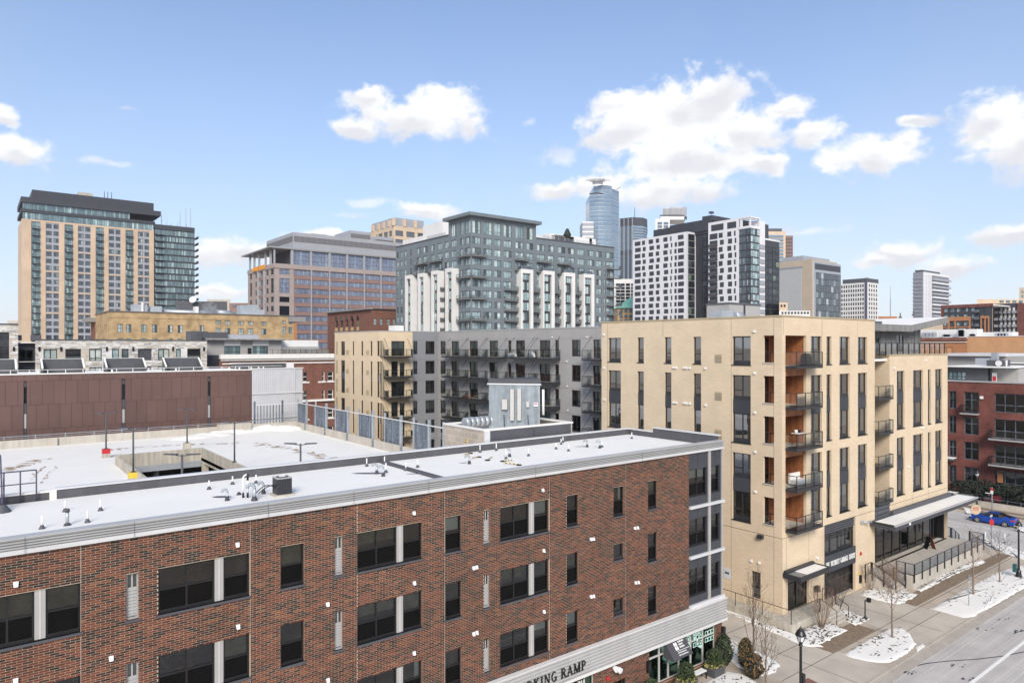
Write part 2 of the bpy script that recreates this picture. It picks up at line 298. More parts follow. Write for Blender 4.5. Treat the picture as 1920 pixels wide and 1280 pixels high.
# ------------------------------------------------------------------ building helpers
ORG = {}
def tag(o, label=None, cat=None, group=None, kind=None):
    if label: o['label'] = label
    if cat: o['category'] = cat
    if group: o['group'] = group
    if kind: o['kind'] = kind
    return o
def link(o, parent=None):
    COL.objects.link(o)
    if parent: o.parent = parent
    return o
def thing(name, label, cat, loc, group=None, rz=0.0):
    o = bpy.data.objects.new(name, None); link(o); o.location = loc; o.empty_display_size = .2
    if rz: o.rotation_euler[2] = rz
    ORG[o.name] = Vector(loc)
    return tag(o, label, cat, group)
class MB:
    def __init__(s): s.v = []; s.f = []; s.m = []; s.sm = []
    def face(s, pts, m, smooth=False):
        n = len(s.v); s.v += [tuple(p) for p in pts]; s.f.append(tuple(range(n, n+len(pts)))); s.m.append(m); s.sm.append(smooth)
    def hexa(s, p, m, skip=()):
        n = len(s.v); s.v += [tuple(q) for q in p]
        for i, q in enumerate(((0,3,2,1),(4,5,6,7),(0,1,5,4),(1,2,6,5),(2,3,7,6),(3,0,4,7))):
            if i in skip: continue
            s.f.append(tuple(n+k for k in q)); s.m.append(m); s.sm.append(False)
    def box(s, x0, x1, y0, y1, z0, z1, m, skip=()):
        s.hexa([(x0,y0,z0),(x1,y0,z0),(x1,y1,z0),(x0,y1,z0),(x0,y0,z1),(x1,y0,z1),(x1,y1,z1),(x0,y1,z1)], m, skip)
    def fbox(s, fc, u0, u1, z0, z1, o0, o1, m):
        a, b = fc.P(u0, z0, o0), fc.P(u1, z1, o1)
        s.box(min(a[0],b[0]), max(a[0],b[0]), min(a[1],b[1]), max(a[1],b[1]), min(z0,z1), max(z0,z1), m)
    def prism(s, poly, z0, z1, m, mtop=None):
        n = len(s.v); k = len(poly)
        s.v += [(x, y, z0) for x, y in poly] + [(x, y, z1) for x, y in poly]
        s.f.append(tuple(range(n+k, n+2*k))); s.m.append(mtop or m); s.sm.append(False)
        s.f.append(tuple(range(n+k-1, n-1, -1))); s.m.append(m); s.sm.append(False)
        for i in range(k):
            j = (i+1) % k; s.f.append((n+i, n+j, n+k+j, n+k+i)); s.m.append(m); s.sm.append(False)
    def tube(s, p0, p1, r0, r1=None, n=8, m='black', cap=True):
        r1 = r0 if r1 is None else r1; p0, p1 = Vector(p0), Vector(p1); d = (p1-p0)
        if d.length < 1e-6: return
        d.normalize(); a = d.orthogonal().normalized(); b = d.cross(a); k = len(s.v)
        for p, r in ((p0, r0), (p1, r1)):
            for i in range(n):
                t = 2*math.pi*i/n; s.v.append(tuple(p+(a*math.cos(t)+b*math.sin(t))*r))
        for i in range(n):
            j = (i+1) % n; s.f.append((k+i, k+j, k+n+j, k+n+i)); s.m.append(m); s.sm.append(n > 5)
        if cap:
            s.f.append(tuple(range(k+n-1, k-1, -1))); s.f.append(tuple(range(k+n, k+2*n))); s.m += [m, m]; s.sm += [False, False]
    def path(s, pts, r, n=6, m='black'):
        for a, b in zip(pts[:-1], pts[1:]): s.tube(a, b, r, r, n, m)
    def lathe(s, x, y, prof, n, m):
        for (r0, z0), (r1, z1) in zip(prof[:-1], prof[1:]): s.tube((x, y, z0), (x, y, z1), max(r0, .001), max(r1, .001), n, m, False)
        s.tube((x, y, prof[-1][1]-.001), (x, y, prof[-1][1]), max(prof[-1][0], .001), None, n, m)
    def mesh(s, name, org=(0,0,0)):
        me = bpy.data.meshes.new(name); ox_, oy_, oz_ = org
        me.from_pydata([(x-ox_, y-oy_, z-oz_) for x, y, z in s.v], [], s.f)
        names = []
        for q in s.m:
            if q not in names: names.append(q)
        for q in names: me.materials.append(MATS[q])
        ix = {q: i for i, q in enumerate(names)}
        me.polygons.foreach_set('material_index', [ix[q] for q in s.m]); me.polygons.foreach_set('use_smooth', s.sm)
        me.update(); return me
    def build(s, name, parent=None, org=None, **k):
        if parent is not None: org = ORG[parent.name]
        org = org or (0, 0, 0)
        o = bpy.data.objects.new(name, s.mesh(name, org)); link(o, parent)
        if parent is None: o.location = org
        ORG[o.name] = Vector(org); tag(o, **k); return o
class Fac:
    """a street front: 'Y' lies on y=c, 'X' on x=c; o counts metres outwards, towards the street"""
    def __init__(s, k, c): s.k = k; s.c = c; s.rot = 0 if k == 'Y' else -math.pi/2
    def u(s, px): return oy(px, s.c) if s.k == 'Y' else ox(px, s.c)
    def P(s, u, z, o=0.0): return (u, s.c-o, z) if s.k == 'Y' else (s.c-o, u, z)
    def z(s, px, py):
        u = s.u(px); x, y, _ = s.P(u, 0); return hz(py, x, y)
def wall(mb, fc, u0, u1, z0, z1, ops, depth, m, back=None, mrev=None):
    if u0 > u1: u0, u1 = u1, u0
    ops = [(min(a,b), max(a,b), min(c,d), max(c,d)) for a, b, c, d in ops]
    us = sorted({u0, u1, *[min(max(q, u0), u1) for a in ops for q in a[:2]]}); zs = sorted({z0, z1, *[min(max(q, z0), z1) for a in ops for q in a[2:]]})
    for a, b in zip(us[:-1], us[1:]):
        if b-a < 1e-5: continue
        uc = (a+b)/2; col = [o for o in ops if o[0] < uc < o[1]]; run = None
        for c, d in zip(zs[:-1], zs[1:]):
            zc = (c+d)/2; inside = any(o[2] < zc < o[3] for o in col)
            if not inside and run is None: run = c
            if inside and run is not None: mb.face([fc.P(a,run), fc.P(b,run), fc.P(b,c), fc.P(a,c)], m); run = None
        if run is not None: mb.face([fc.P(a,run), fc.P(b,run), fc.P(b,z1), fc.P(a,z1)], m)
    r = mrev or m
    for a, b, c, d in ops:
        mb.face([fc.P(a,c), fc.P(a,d), fc.P(a,d,-depth), fc.P(a,c,-depth)], r); mb.face([fc.P(b,c), fc.P(b,d), fc.P(b,d,-depth), fc.P(b,c,-depth)], r)
        mb.face([fc.P(a,c), fc.P(b,c), fc.P(b,c,-depth), fc.P(a,c,-depth)], r); mb.face([fc.P(a,d), fc.P(b,d), fc.P(b,d,-depth), fc.P(a,d,-depth)], r)
        if back: mb.face([fc.P(a,c,-depth), fc.P(b,c,-depth), fc.P(b,d,-depth), fc.P(a,d,-depth)], back)
STY = {}   # name: (vertical bars, horizontal bars (height, from, to), bar width, frame, glass, pane is a child)
def style(n, vs=(), hs=(), t=.06, fr='dark_metal', gl='glass_dark', split=False, sill=0.0): STY[n] = (vs, hs, t, fr, gl, split, sill)
MC = {}
def win(parent, fc, u0, u1, z0, z1, st, rec=.1, name='window', blind=None, gl=None, label=None):
    if u0 > u1: u0, u1 = u1, u0
    w, h = round(u1-u0, 2), round(z1-z0, 2); vs, hs, t, fr, g0, split, sill = STY[st]; gl = gl or g0
    key = (st, w, h, gl)
    if key not in MC:
        mb = MB(); x0, x1 = -w/2, w/2; zb = sill
        if sill: mb.box(x0, x1, -.02, .10, 0, sill, fr)
        for b in ((x0, x0+t, zb, h), (x1-t, x1, zb, h), (x0+t, x1-t, zb, zb+t), (x0+t, x1-t, h-t, h)): mb.box(b[0], b[1], 0, .09, b[2], b[3], fr)
        for v in vs: mb.box(x0+w*v-t/2, x0+w*v+t/2, .01, .08, zb+t, h-t, fr)
        for (q, a, b) in hs: mb.box(x0+t+(w-2*t)*a, x0+t+(w-2*t)*b, .012, .078, zb+(h-zb)*q-t/2, zb+(h-zb)*q+t/2, fr)
        pn = MB()
        edges = [0, *vs, 1]; tgt = pn if split else mb
        for a, b in zip(edges[:-1], edges[1:]): tgt.face([(x0+w*a, .05, zb), (x0+w*b, .05, zb), (x0+w*b, .05, h), (x0+w*a, .05, h)], gl)
        MC[key] = (mb.mesh('window'), pn.mesh('pane') if split else None)
    me, pme = MC[key]
    o = bpy.data.objects.new(name, me); link(o, parent); P = Vector(fc.P((u0+u1)/2, z0, -rec)); o.location = P-ORG[parent.name]; o.rotation_euler[2] = fc.rot
    if label: o['label'] = label
    if pme:
        p = bpy.data.objects.new('pane', pme); link(p, o)
    if blind:
        mat, fr_, side = blind if len(blind) == 3 else (*blind, 'T'); bk = ('blind', w, h, mat, round(fr_, 2), side)
        if bk not in MC:
            b = MB(); xa, xb = (-w/2+.04, w/2-.04) if side == 'T' else ((-w/2+.04, -w/2+w*fr_) if side == 'L' else (w/2-w*fr_, w/2-.04))
            zb = h*(1-fr_) if side == 'T' else sill+.03
            n = max(2, int((xb-xa)/.12)) if side != 'T' else 1
            for i in range(n):
                a_, b_ = xa+(xb-xa)*i/n, xa+(xb-xa)*(i+1)/n; yy = .16+(.04 if i % 2 else 0); y2 = .16+(.04 if not i % 2 else 0)
                b.face([(a_, yy, zb), (b_, y2 if side != 'T' else yy, zb), (b_, y2 if side != 'T' else yy, h-.03), (a_, yy, h-.03)], mat)
            MC[bk] = b.mesh('blind')
        q = bpy.data.objects.new('blind' if side == 'T' else 'curtain', MC[bk]); link(q, o)  # olive sheets are no blinds, they carry a painted window reflection
    return o
def copy_to(parent, name, me, P, rot=0.0, label=None):
    o = bpy.data.objects.new(name, me); link(o, parent); o.location = Vector(P)-ORG[parent.name]; o.rotation_euler[2] = rot
    if label: o['label'] = label
    ORG[o.name] = Vector(P); return o
BAL = {}
def balcony(parent, fc, u0, u1, zf, dep_=1.4, hgt=1.07, npost=3, gl='pane_clear', slab='dark_metal', small=False, back=0.0, rods=None):
    """slab with a dark railing and glass infill; local x along the wall, -y outwards, z=0 slab top"""
    if u0 > u1: u0, u1 = u1, u0
    w = round(u1-u0, 2); k = (w, dep_, hgt, npost, gl, slab, small)
    if k not in BAL:
        a = MB(); a.box(-w/2, w/2, -dep_, .0, -.2, 0, slab)
        r = MB(); t = .05; x0, x1, y0 = -w/2+.03, w/2-.03, -dep_+.03
        for (p, q) in (((x0, 0), (x0, y0)), ((x0, y0), (x1, y0)), ((x1, y0), (x1, 0))):
            xa, xb, ya, yb = min(p[0], q[0])-t/2, max(p[0], q[0])+t/2, min(p[1], q[1])-t/2, max(p[1], q[1])+t/2
            r.box(xa, xb, ya, yb, hgt-t, hgt, 'black_paint'); r.box(xa+.003, xb-.003, ya+.003, yb-.003, .08, .08+t*.8, 'black_paint')
        for i in range(npost+1):
            x = x0+(x1-x0)*i/npost; r.box(x-t/2, x+t/2, y0-t/2+.001, y0+t/2-.001, 0, hgt-t, 'black_paint')
        g = MB(); g.face([(x0, y0, .1), (x1, y0, .1), (x1, y0, hgt-t), (x0, y0, hgt-t)], gl)
        for x in (x0, x1): g.face([(x, y0, .1), (x, 0, .1), (x, 0, hgt-t), (x, y0, hgt-t)], gl)
        if small: a.v, a.f, a.m, a.sm = merge3(a, r, g); BAL[k] = (a.mesh('balcony'), None, None)
        else: BAL[k] = (a.mesh('balcony'), r.mesh('railing'), g.mesh('glass_panel'))
    A, R_, G = BAL[k]
    o = bpy.data.objects.new('balcony', A); link(o, parent); o.location = Vector(fc.P((u0+u1)/2, zf, 0))-ORG[parent.name]; o.rotation_euler[2] = fc.rot
    if R_:
        link(bpy.data.objects.new('railing', R_), o); link(bpy.data.objects.new('glass_panel', G), o)
    if rods:
        if ('rod', dep_) not in BAL: b = MB(); b.tube((0, -dep_+.06, hgt), (0, 0, rods), .02, .02, 4, 'black'); BAL['rod', dep_] = b.mesh('tie_rod')
        for x in (-w/2+.1, w/2-.1): ro = bpy.data.objects.new('tie_rod', BAL['rod', dep_]); link(ro, o); ro.location[0] = x
    return o
def merge3(*ms):
    v, f, m, sm = [], [], [], []
    for q in ms:
        n = len(v); v += q.v; f += [tuple(i+n for i in t) for t in q.f]; m += q.m; sm += q.sm
    return v, f, m, sm
def roofed(mb, x0, x1, y0, y1, z0, z1, m, mroof='snow', coping='light_metal', par=.5):
    """plain mass: four walls without a lid, snow roof sunk behind a parapet with a coping"""
    mb.box(x0, x1, y0, y1, z0, z1, m, skip=(0, 1)); mb.face([(x0, y0, z1-par), (x1, y0, z1-par), (x1, y1, z1-par), (x0, y1, z1-par)], mroof)
    c = .22
    for b in ((x0-.04, x1+.04, y0-.04, y0+c), (x0-.04, x1+.04, y1-c, y1+.04), (x0-.04, x0+c, y0+c, y1-c), (x1-c, x1+.04, y0+c, y1-c)): mb.box(*b, z1-.06, z1+.06, coping)
# serif letters as strokes: (width, strokes: points + thickness)
def arc(cx, cz, rx, rz, a0, a1, n=8): return [(cx+rx*math.cos(math.radians(a0+(a1-a0)*i/n)), cz+rz*math.sin(math.radians(a0+(a1-a0)*i/n))) for i in range(n+1)]
K, k_ = .15, .06
LET = {
 'P': (.66, [([(.17,0),(.17,1)],K), ([(.17,.97),*arc(.38,.73,.20,.24,90,-90),(.17,.49)],.1)], [(.17,0),(.17,1)]),
 'R': (.76, [([(.17,0),(.17,1)],K), ([(.17,.97),*arc(.38,.75,.20,.22,90,-90),(.17,.53)],.1), ([(.38,.52),(.66,0)],K)], [(.17,0),(.17,1),(.68,0)]),
 'A': (.82, [([(.1,0),(.4,1)],k_), ([(.4,1),(.7,0)],K), ([(.2,.33),(.6,.33)],k_)], [(.1,0),(.7,0)]),
 'K': (.80, [([(.17,0),(.17,1)],K), ([(.17,.4),(.62,1)],k_), ([(.34,.6),(.66,0)],K)], [(.17,0),(.17,1),(.62,1),(.68,0)]),
 'I': (.38, [([(.19,0),(.19,1)],K)], [(.19,0),(.19,1)]),
 'N': (.84, [([(.14,0),(.14,1)],k_), ([(.14,1),(.68,0)],K), ([(.68,0),(.68,1)],k_)], [(.14,0),(.14,1),(.68,1)]),
 'G': (.82, [(arc(.42,.5,.32,.49,50,310,12),.11), ([(.66,.05),(.66,.42)],K)], [(.62,.42)]),
 'M': (1.0, [([(.14,0),(.14,1)],k_), ([(.14,1),(.5,0)],K), ([(.5,0),(.84,1)],k_), ([(.84,1),(.84,0)],K)], [(.14,0),(.84,0),(.14,1),(.84,1)]),
 'T': (.74, [([(.36,0),(.36,1)],K), ([(.05,.97),(.67,.97)],k_)], [(.36,0)]),
 'H': (.86, [([(.17,0),(.17,1)],K), ([(.68,0),(.68,1)],K), ([(.17,.5),(.68,.5)],k_)], [(.17,0),(.17,1),(.68,0),(.68,1)]),
 'E': (.68, [([(.17,0),(.17,1)],K), ([(.17,.97),(.58,.97)],k_), ([(.17,.5),(.5,.5)],k_), ([(.17,.03),(.6,.03)],k_)], [(.17,0),(.17,1)]),
 'V': (.80, [([(.1,1),(.4,0)],K), ([(.4,0),(.7,1)],k_)], [(.1,1),(.7,1)]),
 'C': (.76, [(arc(.42,.5,.32,.49,50,310,12),.11)], []),
 'Y': (.78, [([(.08,1),(.38,.45)],K), ([(.38,.45),(.68,1)],k_), ([(.38,0),(.38,.45)],K)], [(.38,0),(.08,1),(.68,1)]),
 '7': (.62, [([(.08,.95),(.52,.95)],.1), ([(.52,.95),(.26,0)],.13)], []), '1': (.46, [([(.24,0),(.24,1)],.13)], [(.24,0)]),
 'S': (.6, [(arc(.3,.74,.2,.22,40,270,8)+arc(.3,.28,.22,.24,90,-140,8),.12)], []), 'O': (.8, [(arc(.4,.5,.32,.48,0,360,14),.12)], [])}
def write(parent, fc, txt, u, z, h, o, mat, name='letter', gap=.08, asp=1.0, wt=1.0):
    for ch in txt:
        if ch == ' ': u += h*.42; continue
        w, strokes, ser = LET[ch]; mb = MB()
        def bar(p, q, t, oo):
            dx, dz = q[0]-p[0], q[1]-p[1]; l = math.hypot(dx, dz) or 1; t *= wt; nx, nz = -dz/l*t/2, dx/l*t/2
            c = [(p[0]+nx, p[1]+nz), (p[0]-nx, p[1]-nz), (q[0]-nx, q[1]-nz), (q[0]+nx, q[1]+nz)]
            mb.hexa([fc.P(u+a*h*asp, z+b*h, o) for a, b in c]+[fc.P(u+a*h*asp, z+b*h, o+oo) for a, b in c], mat)
        for i, (pts, t) in enumerate(strokes):
            for p, q in zip(pts[:-1], pts[1:]): bar(p, q, t, .05+.003*i)
        for (a, b) in ser: bar((a-.15, min(max(b, .03), .97)), (a+.15, min(max(b, .03), .97)), .06, .062)
        mb.build(name, parent); u += h*(w+gap)*asp
    return u
# ------------------------------------------------------------------ setting: ground, streets, pavements
def sheet(name, poly, z, m, kind='structure', thick=0.0, **k):
    mb = MB()
    if thick: mb.prism(poly, z-thick, z, m)
    else: mb.face([(x, y, z) for x, y in poly], m)
    return mb.build(name, None, kind=kind, **k)
KERB_Y = 20.75
mbg = MB(); mbg.face([(-6000,-6000,-.3), (6000,-6000,-.3), (6000,6000,-.3), (-6000,6000,-.3)], 'pavement'); mbg.build('ground', None, kind='structure')
mbr = MB(); mbr.face([(-300,-6,-.13), (400,-6,-.13), (400,KERB_Y+.2,-.13), (-300,KERB_Y+.2,-.13)], 'asphalt_road'); mbr.build('main_road', None, kind='structure')
mbr = MB(); mbr.face([(83.4,KERB_Y+.2,-.126), (99.6,KERB_Y+.2,-.126), (99.6,400,-.126), (83.4,400,-.126)], 'asphalt_side'); mbr.build('side_street', None, kind='structure')
sheet('pavement_block', [(-60,KERB_Y), (80,KERB_Y), (82,21.4), (83.2,22.6), (83.4,24), (83.4,140), (-60,140)], 0, 'pavement', thick=.25)
sheet('far_pavement', [(99.6,26), (99.9,23.5), (101.5,21.5), (104,KERB_Y), (230,KERB_Y), (230,160), (99.6,160)], 0, 'pavement', thick=.25)
kb = MB(); kb.box(-60, 80, KERB_Y-.16, KERB_Y-.003, -.2, .012, 'kerb'); kb.build('kerb', None, kind='structure')
gt = MB(); gt.box(-60, 80, KERB_Y-.9, KERB_Y-.165, -.2, -.118, 'kerb'); gt.build('gutter', None, kind='structure')
sheet('driveway', [(40.2,KERB_Y+.02), (47.2,KERB_Y+.02), (47.0,60), (40.2,60)], .004, 'driveway', thick=.003)
g1, g2, g3, g4 = gnd(1560,1145), gnd(1612,1117), gnd(1745,1205), gnd(1830,1157)
sheet('garage_apron', [(52.6,KERB_Y+.02), (60.6,KERB_Y+.02), (60.2,29.0), (54.6,29.0)], .005, 'driveway', thick=.003)
sheet('brown_paver_strip', [(46.6,24.1), (52.9,24.1), (52.9,25.9), (46.6,25.9)], .006, 'paver_brown', thick=.003)
sheet('brown_paver_strip', [(60.3,24.3), (82.5,24.3), (82.5,25.4), (60.3,25.9)], .006, 'paver_brown', thick=.003)
sheet('red_paver_corner', [gnd(1500,1278), gnd(1460,1300), gnd(1520,1310), gnd(1545,1285), gnd(1515,1270)], .006, 'red_paver', thick=.003)
def seam_lines():
    mb = MB()
    for (a, b) in (((40.2,24.05),(83,24.05)), ((43.7,21),(43.7,30)), ((52.6,22.6),(60.6,22.6)), ((56.5,21),(56.5,29)), ((40.2,26.3),(47.0,26.3)), ((49.8,21),(49.8,24)), ((40.2,30.5),(47,30.5)), ((40.2,35),(47,35)), ((66,21),(66,24)), ((72,21),(72,24))):
        x0, x1, y0, y1 = min(a[0],b[0])-.02, max(a[0],b[0])+.02, min(a[1],b[1])-.02, max(a[1],b[1])+.02
        mb.box(x0, x1, y0, y1, 0, .0085, 'soil', skip=(0,))
    mb.build('pavement_joint', None, kind='structure')
seam_lines()
def road_marks():
    r = random.Random(3)
    mb = MB()
    a, b = gnd(1690,1282,-.13), gnd(1925,1132,-.13)
    y = (a[1]+b[1])/2
    mb.box(30, 150, 16.65, 16.85, -.13, -.114, 'white_trim'); mb.build('lane_line', None, kind='structure')
    mb = MB()   # long slush streaks pressed by tyres along the road
    for i in range(60):
        yy = r.uniform(5, 20.2); x = r.uniform(38, 90); l = r.uniform(4, 24); w = r.uniform(.02, .07)
        mb.face([(x,yy,-.124), (x+l,yy+r.uniform(-.1,.1),-.124), (x+l,yy+w,-.124), (x,yy+w,-.124)], 'salt')
    for i in range(70):
        xx = r.uniform(84, 99); yy = r.uniform(22, 60); l = r.uniform(2, 9); w = r.uniform(.04, .18)
        mb.face([(xx,yy,-.120), (xx+w,yy,-.120), (xx+w+r.uniform(-.15,.15),yy+l,-.120), (xx,yy+l,-.120)], 'salt')
    mb.build('tyre_slush', None, kind='stuff')
    mb = MB()   # dark tar seams and patches
    def ribbon(pts, w):
        for p, q in zip(pts[:-1], pts[1:]):
            dx, dy = q[0]-p[0], q[1]-p[1]; l = math.hypot(dx, dy) or 1; nx, ny = -dy/l*w, dx/l*w
            mb.face([(p[0]+nx,p[1]+ny,-.119), (p[0]-nx,p[1]-ny,-.119), (q[0]-nx,q[1]-ny,-.119), (q[0]+nx,q[1]+ny,-.119)], 'charcoal_dark')
    ribbon([gnd(*p, -.12) for p in ((1668,1285),(1676,1268),(1700,1252),(1735,1243),(1780,1238),(1830,1235),(1880,1229),(1925,1220))], .05)
    ribbon([gnd(*p, -.12) for p in ((1618,1280),(1640,1264),(1668,1247),(1700,1230),(1735,1208))], .10)
    ribbon([gnd(*p, -.12) for p in ((1740,1200),(1770,1184),(1798,1171),(1830,1150),(1870,1124),(1920,1097))], .16)
    for cx, cy in ((1795,1248),(1710,1262),(1845,1180),(1880,1160),(1815,1275),(1905,1185)):
        for i in range(5): 
            q = gnd(cx+r.uniform(-16,16), cy+r.uniform(-3,3), -.12); w = r.uniform(.04,.14); l = r.uniform(.2,.7)
            mb.face([(q[0],q[1],-.1175+.0006*i), (q[0]+l,q[1]+r.uniform(-.1,.1),-.1175+.0006*i), (q[0]+l*.8,q[1]+w,-.1175+.0006*i), (q[0]+.1,q[1]+w*.7,-.1175+.0006*i)], 'charcoal_dark')
    mb.build('tar_patch', None, kind='stuff')
road_marks()
for i, (px, py) in enumerate(((1786,1149),)):
    x, y = gnd(px, py, -.12); m = MB(); m.tube((x,y,-.125), (x,y,-.112), .55, .55, 18, 'salt'); m.tube((x,y,-.112), (x,y,-.106), .36, .36, 18, 'charcoal'); m.build('manhole_cover', None, org=(x, y, -.12), label='round manhole cover in the road %s' % ('just off the long snow bed' if i == 0 else 'near the picture bottom'), cat='manhole cover')
def snow_patch(pts, name='snow_patch', h=.07, seed=1, rag=.10, leaves=0, z=0.0):
    """low bank of snow: ragged rim, slightly humped top"""
    r = random.Random(seed); ring = []
    n = len(pts)
    for i in range(n):
        (x0, y0), (x1, y1) = pts[i], pts[(i+1) % n]; l = math.hypot(x1-x0, y1-y0); k = max(2, int(l/.28))
        for j in range(k):
            t = j/k; ring.append((x0+(x1-x0)*t+r.uniform(-rag, rag), y0+(y1-y0)*t+r.uniform(-rag, rag)))
    cx, cy = sum(p[0] for p in ring)/len(ring), sum(p[1] for p in ring)/len(ring)
    mb = MB(); levels = [(1.0, .004), (.97, h*.6), (.88, h), (.6, h*1.15), (.3, h*1.2)]; rows = []
    for s, zz_ in levels: rows.append([(cx+(x-cx)*s, cy+(y-cy)*s, z+zz_+(r.uniform(-.012,.012) if s < .95 else 0)) for x, y in ring])
    base = len(mb.v); m = len(ring)
    for row in rows: mb.v += row
    mb.v.append((cx, cy, z+h*1.2))
    for a in range(len(rows)-1):
        for i in range(m):
            j = (i+1) % m; mb.f.append((base+a*m+i, base+a*m+j, base+(a+1)*m+j, base+(a+1)*m+i)); mb.m.append('snow'); mb.sm.append(True)
    for i in range(m): mb.f.append((base+(len(rows)-1)*m+i, base+(len(rows)-1)*m+(i+1) % m, base+len(rows)*m)); mb.m.append('snow'); mb.sm.append(True)
    mb.build(name, None, kind='stuff')
    if leaves:
        lf = MB()
        for i in range(leaves):
            x, y = ring[r.randrange(m)]; s = r.random()**.5*.97; x, y = cx+(x-cx)*s, cy+(y-cy)*s; a = r.uniform(0, 6.3); w = r.uniform(.025, .075); l = r.uniform(.05, .2); zl = z+h*1.22+.01
            ca, sa = math.cos(a), math.sin(a)
            lf.face([(x-ca*l, y-sa*l, zl), (x+sa*w, y-ca*w, zl+.015), (x+ca*l, y+sa*l, zl), (x-sa*w, y+ca*w, zl+.02)], 'litter')
        lf.build('leaf_litter', None, kind='stuff')
G = lambda *ps: [gnd(*p) for p in ps]
snow_patch(G((1357,1134),(1420,1160),(1484,1188),(1545,1212),(1512,1212),(1470,1194),(1400,1163),(1357,1145)), seed=2, rag=.08, leaves=40)
snow_patch(G((1486,1184),(1528,1171),(1560,1168),(1587,1181),(1555,1200),(1521,1212),(1500,1206)), seed=3, leaves=170)
snow_patch(G((1566,1146),(1583,1143),(1632,1160),(1604,1172),(1590,1166)), seed=4, rag=.06, leaves=60)
snow_patch(G((1614,1115),(1630,1099),(1642,1096),(1722,1114),(1688,1133),(1655,1127)), seed=5, leaves=130)
snow_patch(G((1718,1104),(1728,1109),(1790,1076),(1850,1053),(1838,1048),(1780,1071)), seed=6, rag=.07, leaves=120)
snow_patch(G((1582,1226),(1625,1200),(1668,1178),(1690,1175),(1706,1188),(1718,1207),(1700,1226),(1668,1241),(1642,1242),(1600,1234)), seed=7, rag=.06, leaves=70)
snow_patch(G((1745,1141),(1800,1110),(1870,1072),(1910,1060),(1960,1062),(1950,1085),(1890,1120),(1822,1157),(1805,1158),(1775,1149)), seed=8, rag=.06, leaves=80)
snow_patch(G((1834,1008),(1840,1005),(1925,1036),(1955,1055),(1910,1047),(1870,1030)), seed=9, rag=.12, leaves=70)
snow_patch(G((1360,1195),(1380,1203),(1430,1225),(1463,1245),(1450,1262),(1420,1268),(1385,1250),(1360,1230)), seed=10, leaves=100)
snow_patch(G((1345,1268),(1365,1258),(1390,1262),(1420,1280),(1400,1300),(1330,1300),(1310,1285)), seed=11, leaves=50)
snow_patch(G((1716,1213),(1730,1206),(1735,1211),(1720,1222)), seed=12, rag=.02, h=.03)
snow_patch(G((1806,950),(1822,954),(1826,962),(1812,962)), seed=13, rag=.08, h=.04)
snow_patch(G((1898,983),(1935,992),(1935,1000),(1905,993)), seed=14, rag=.2, z=0)

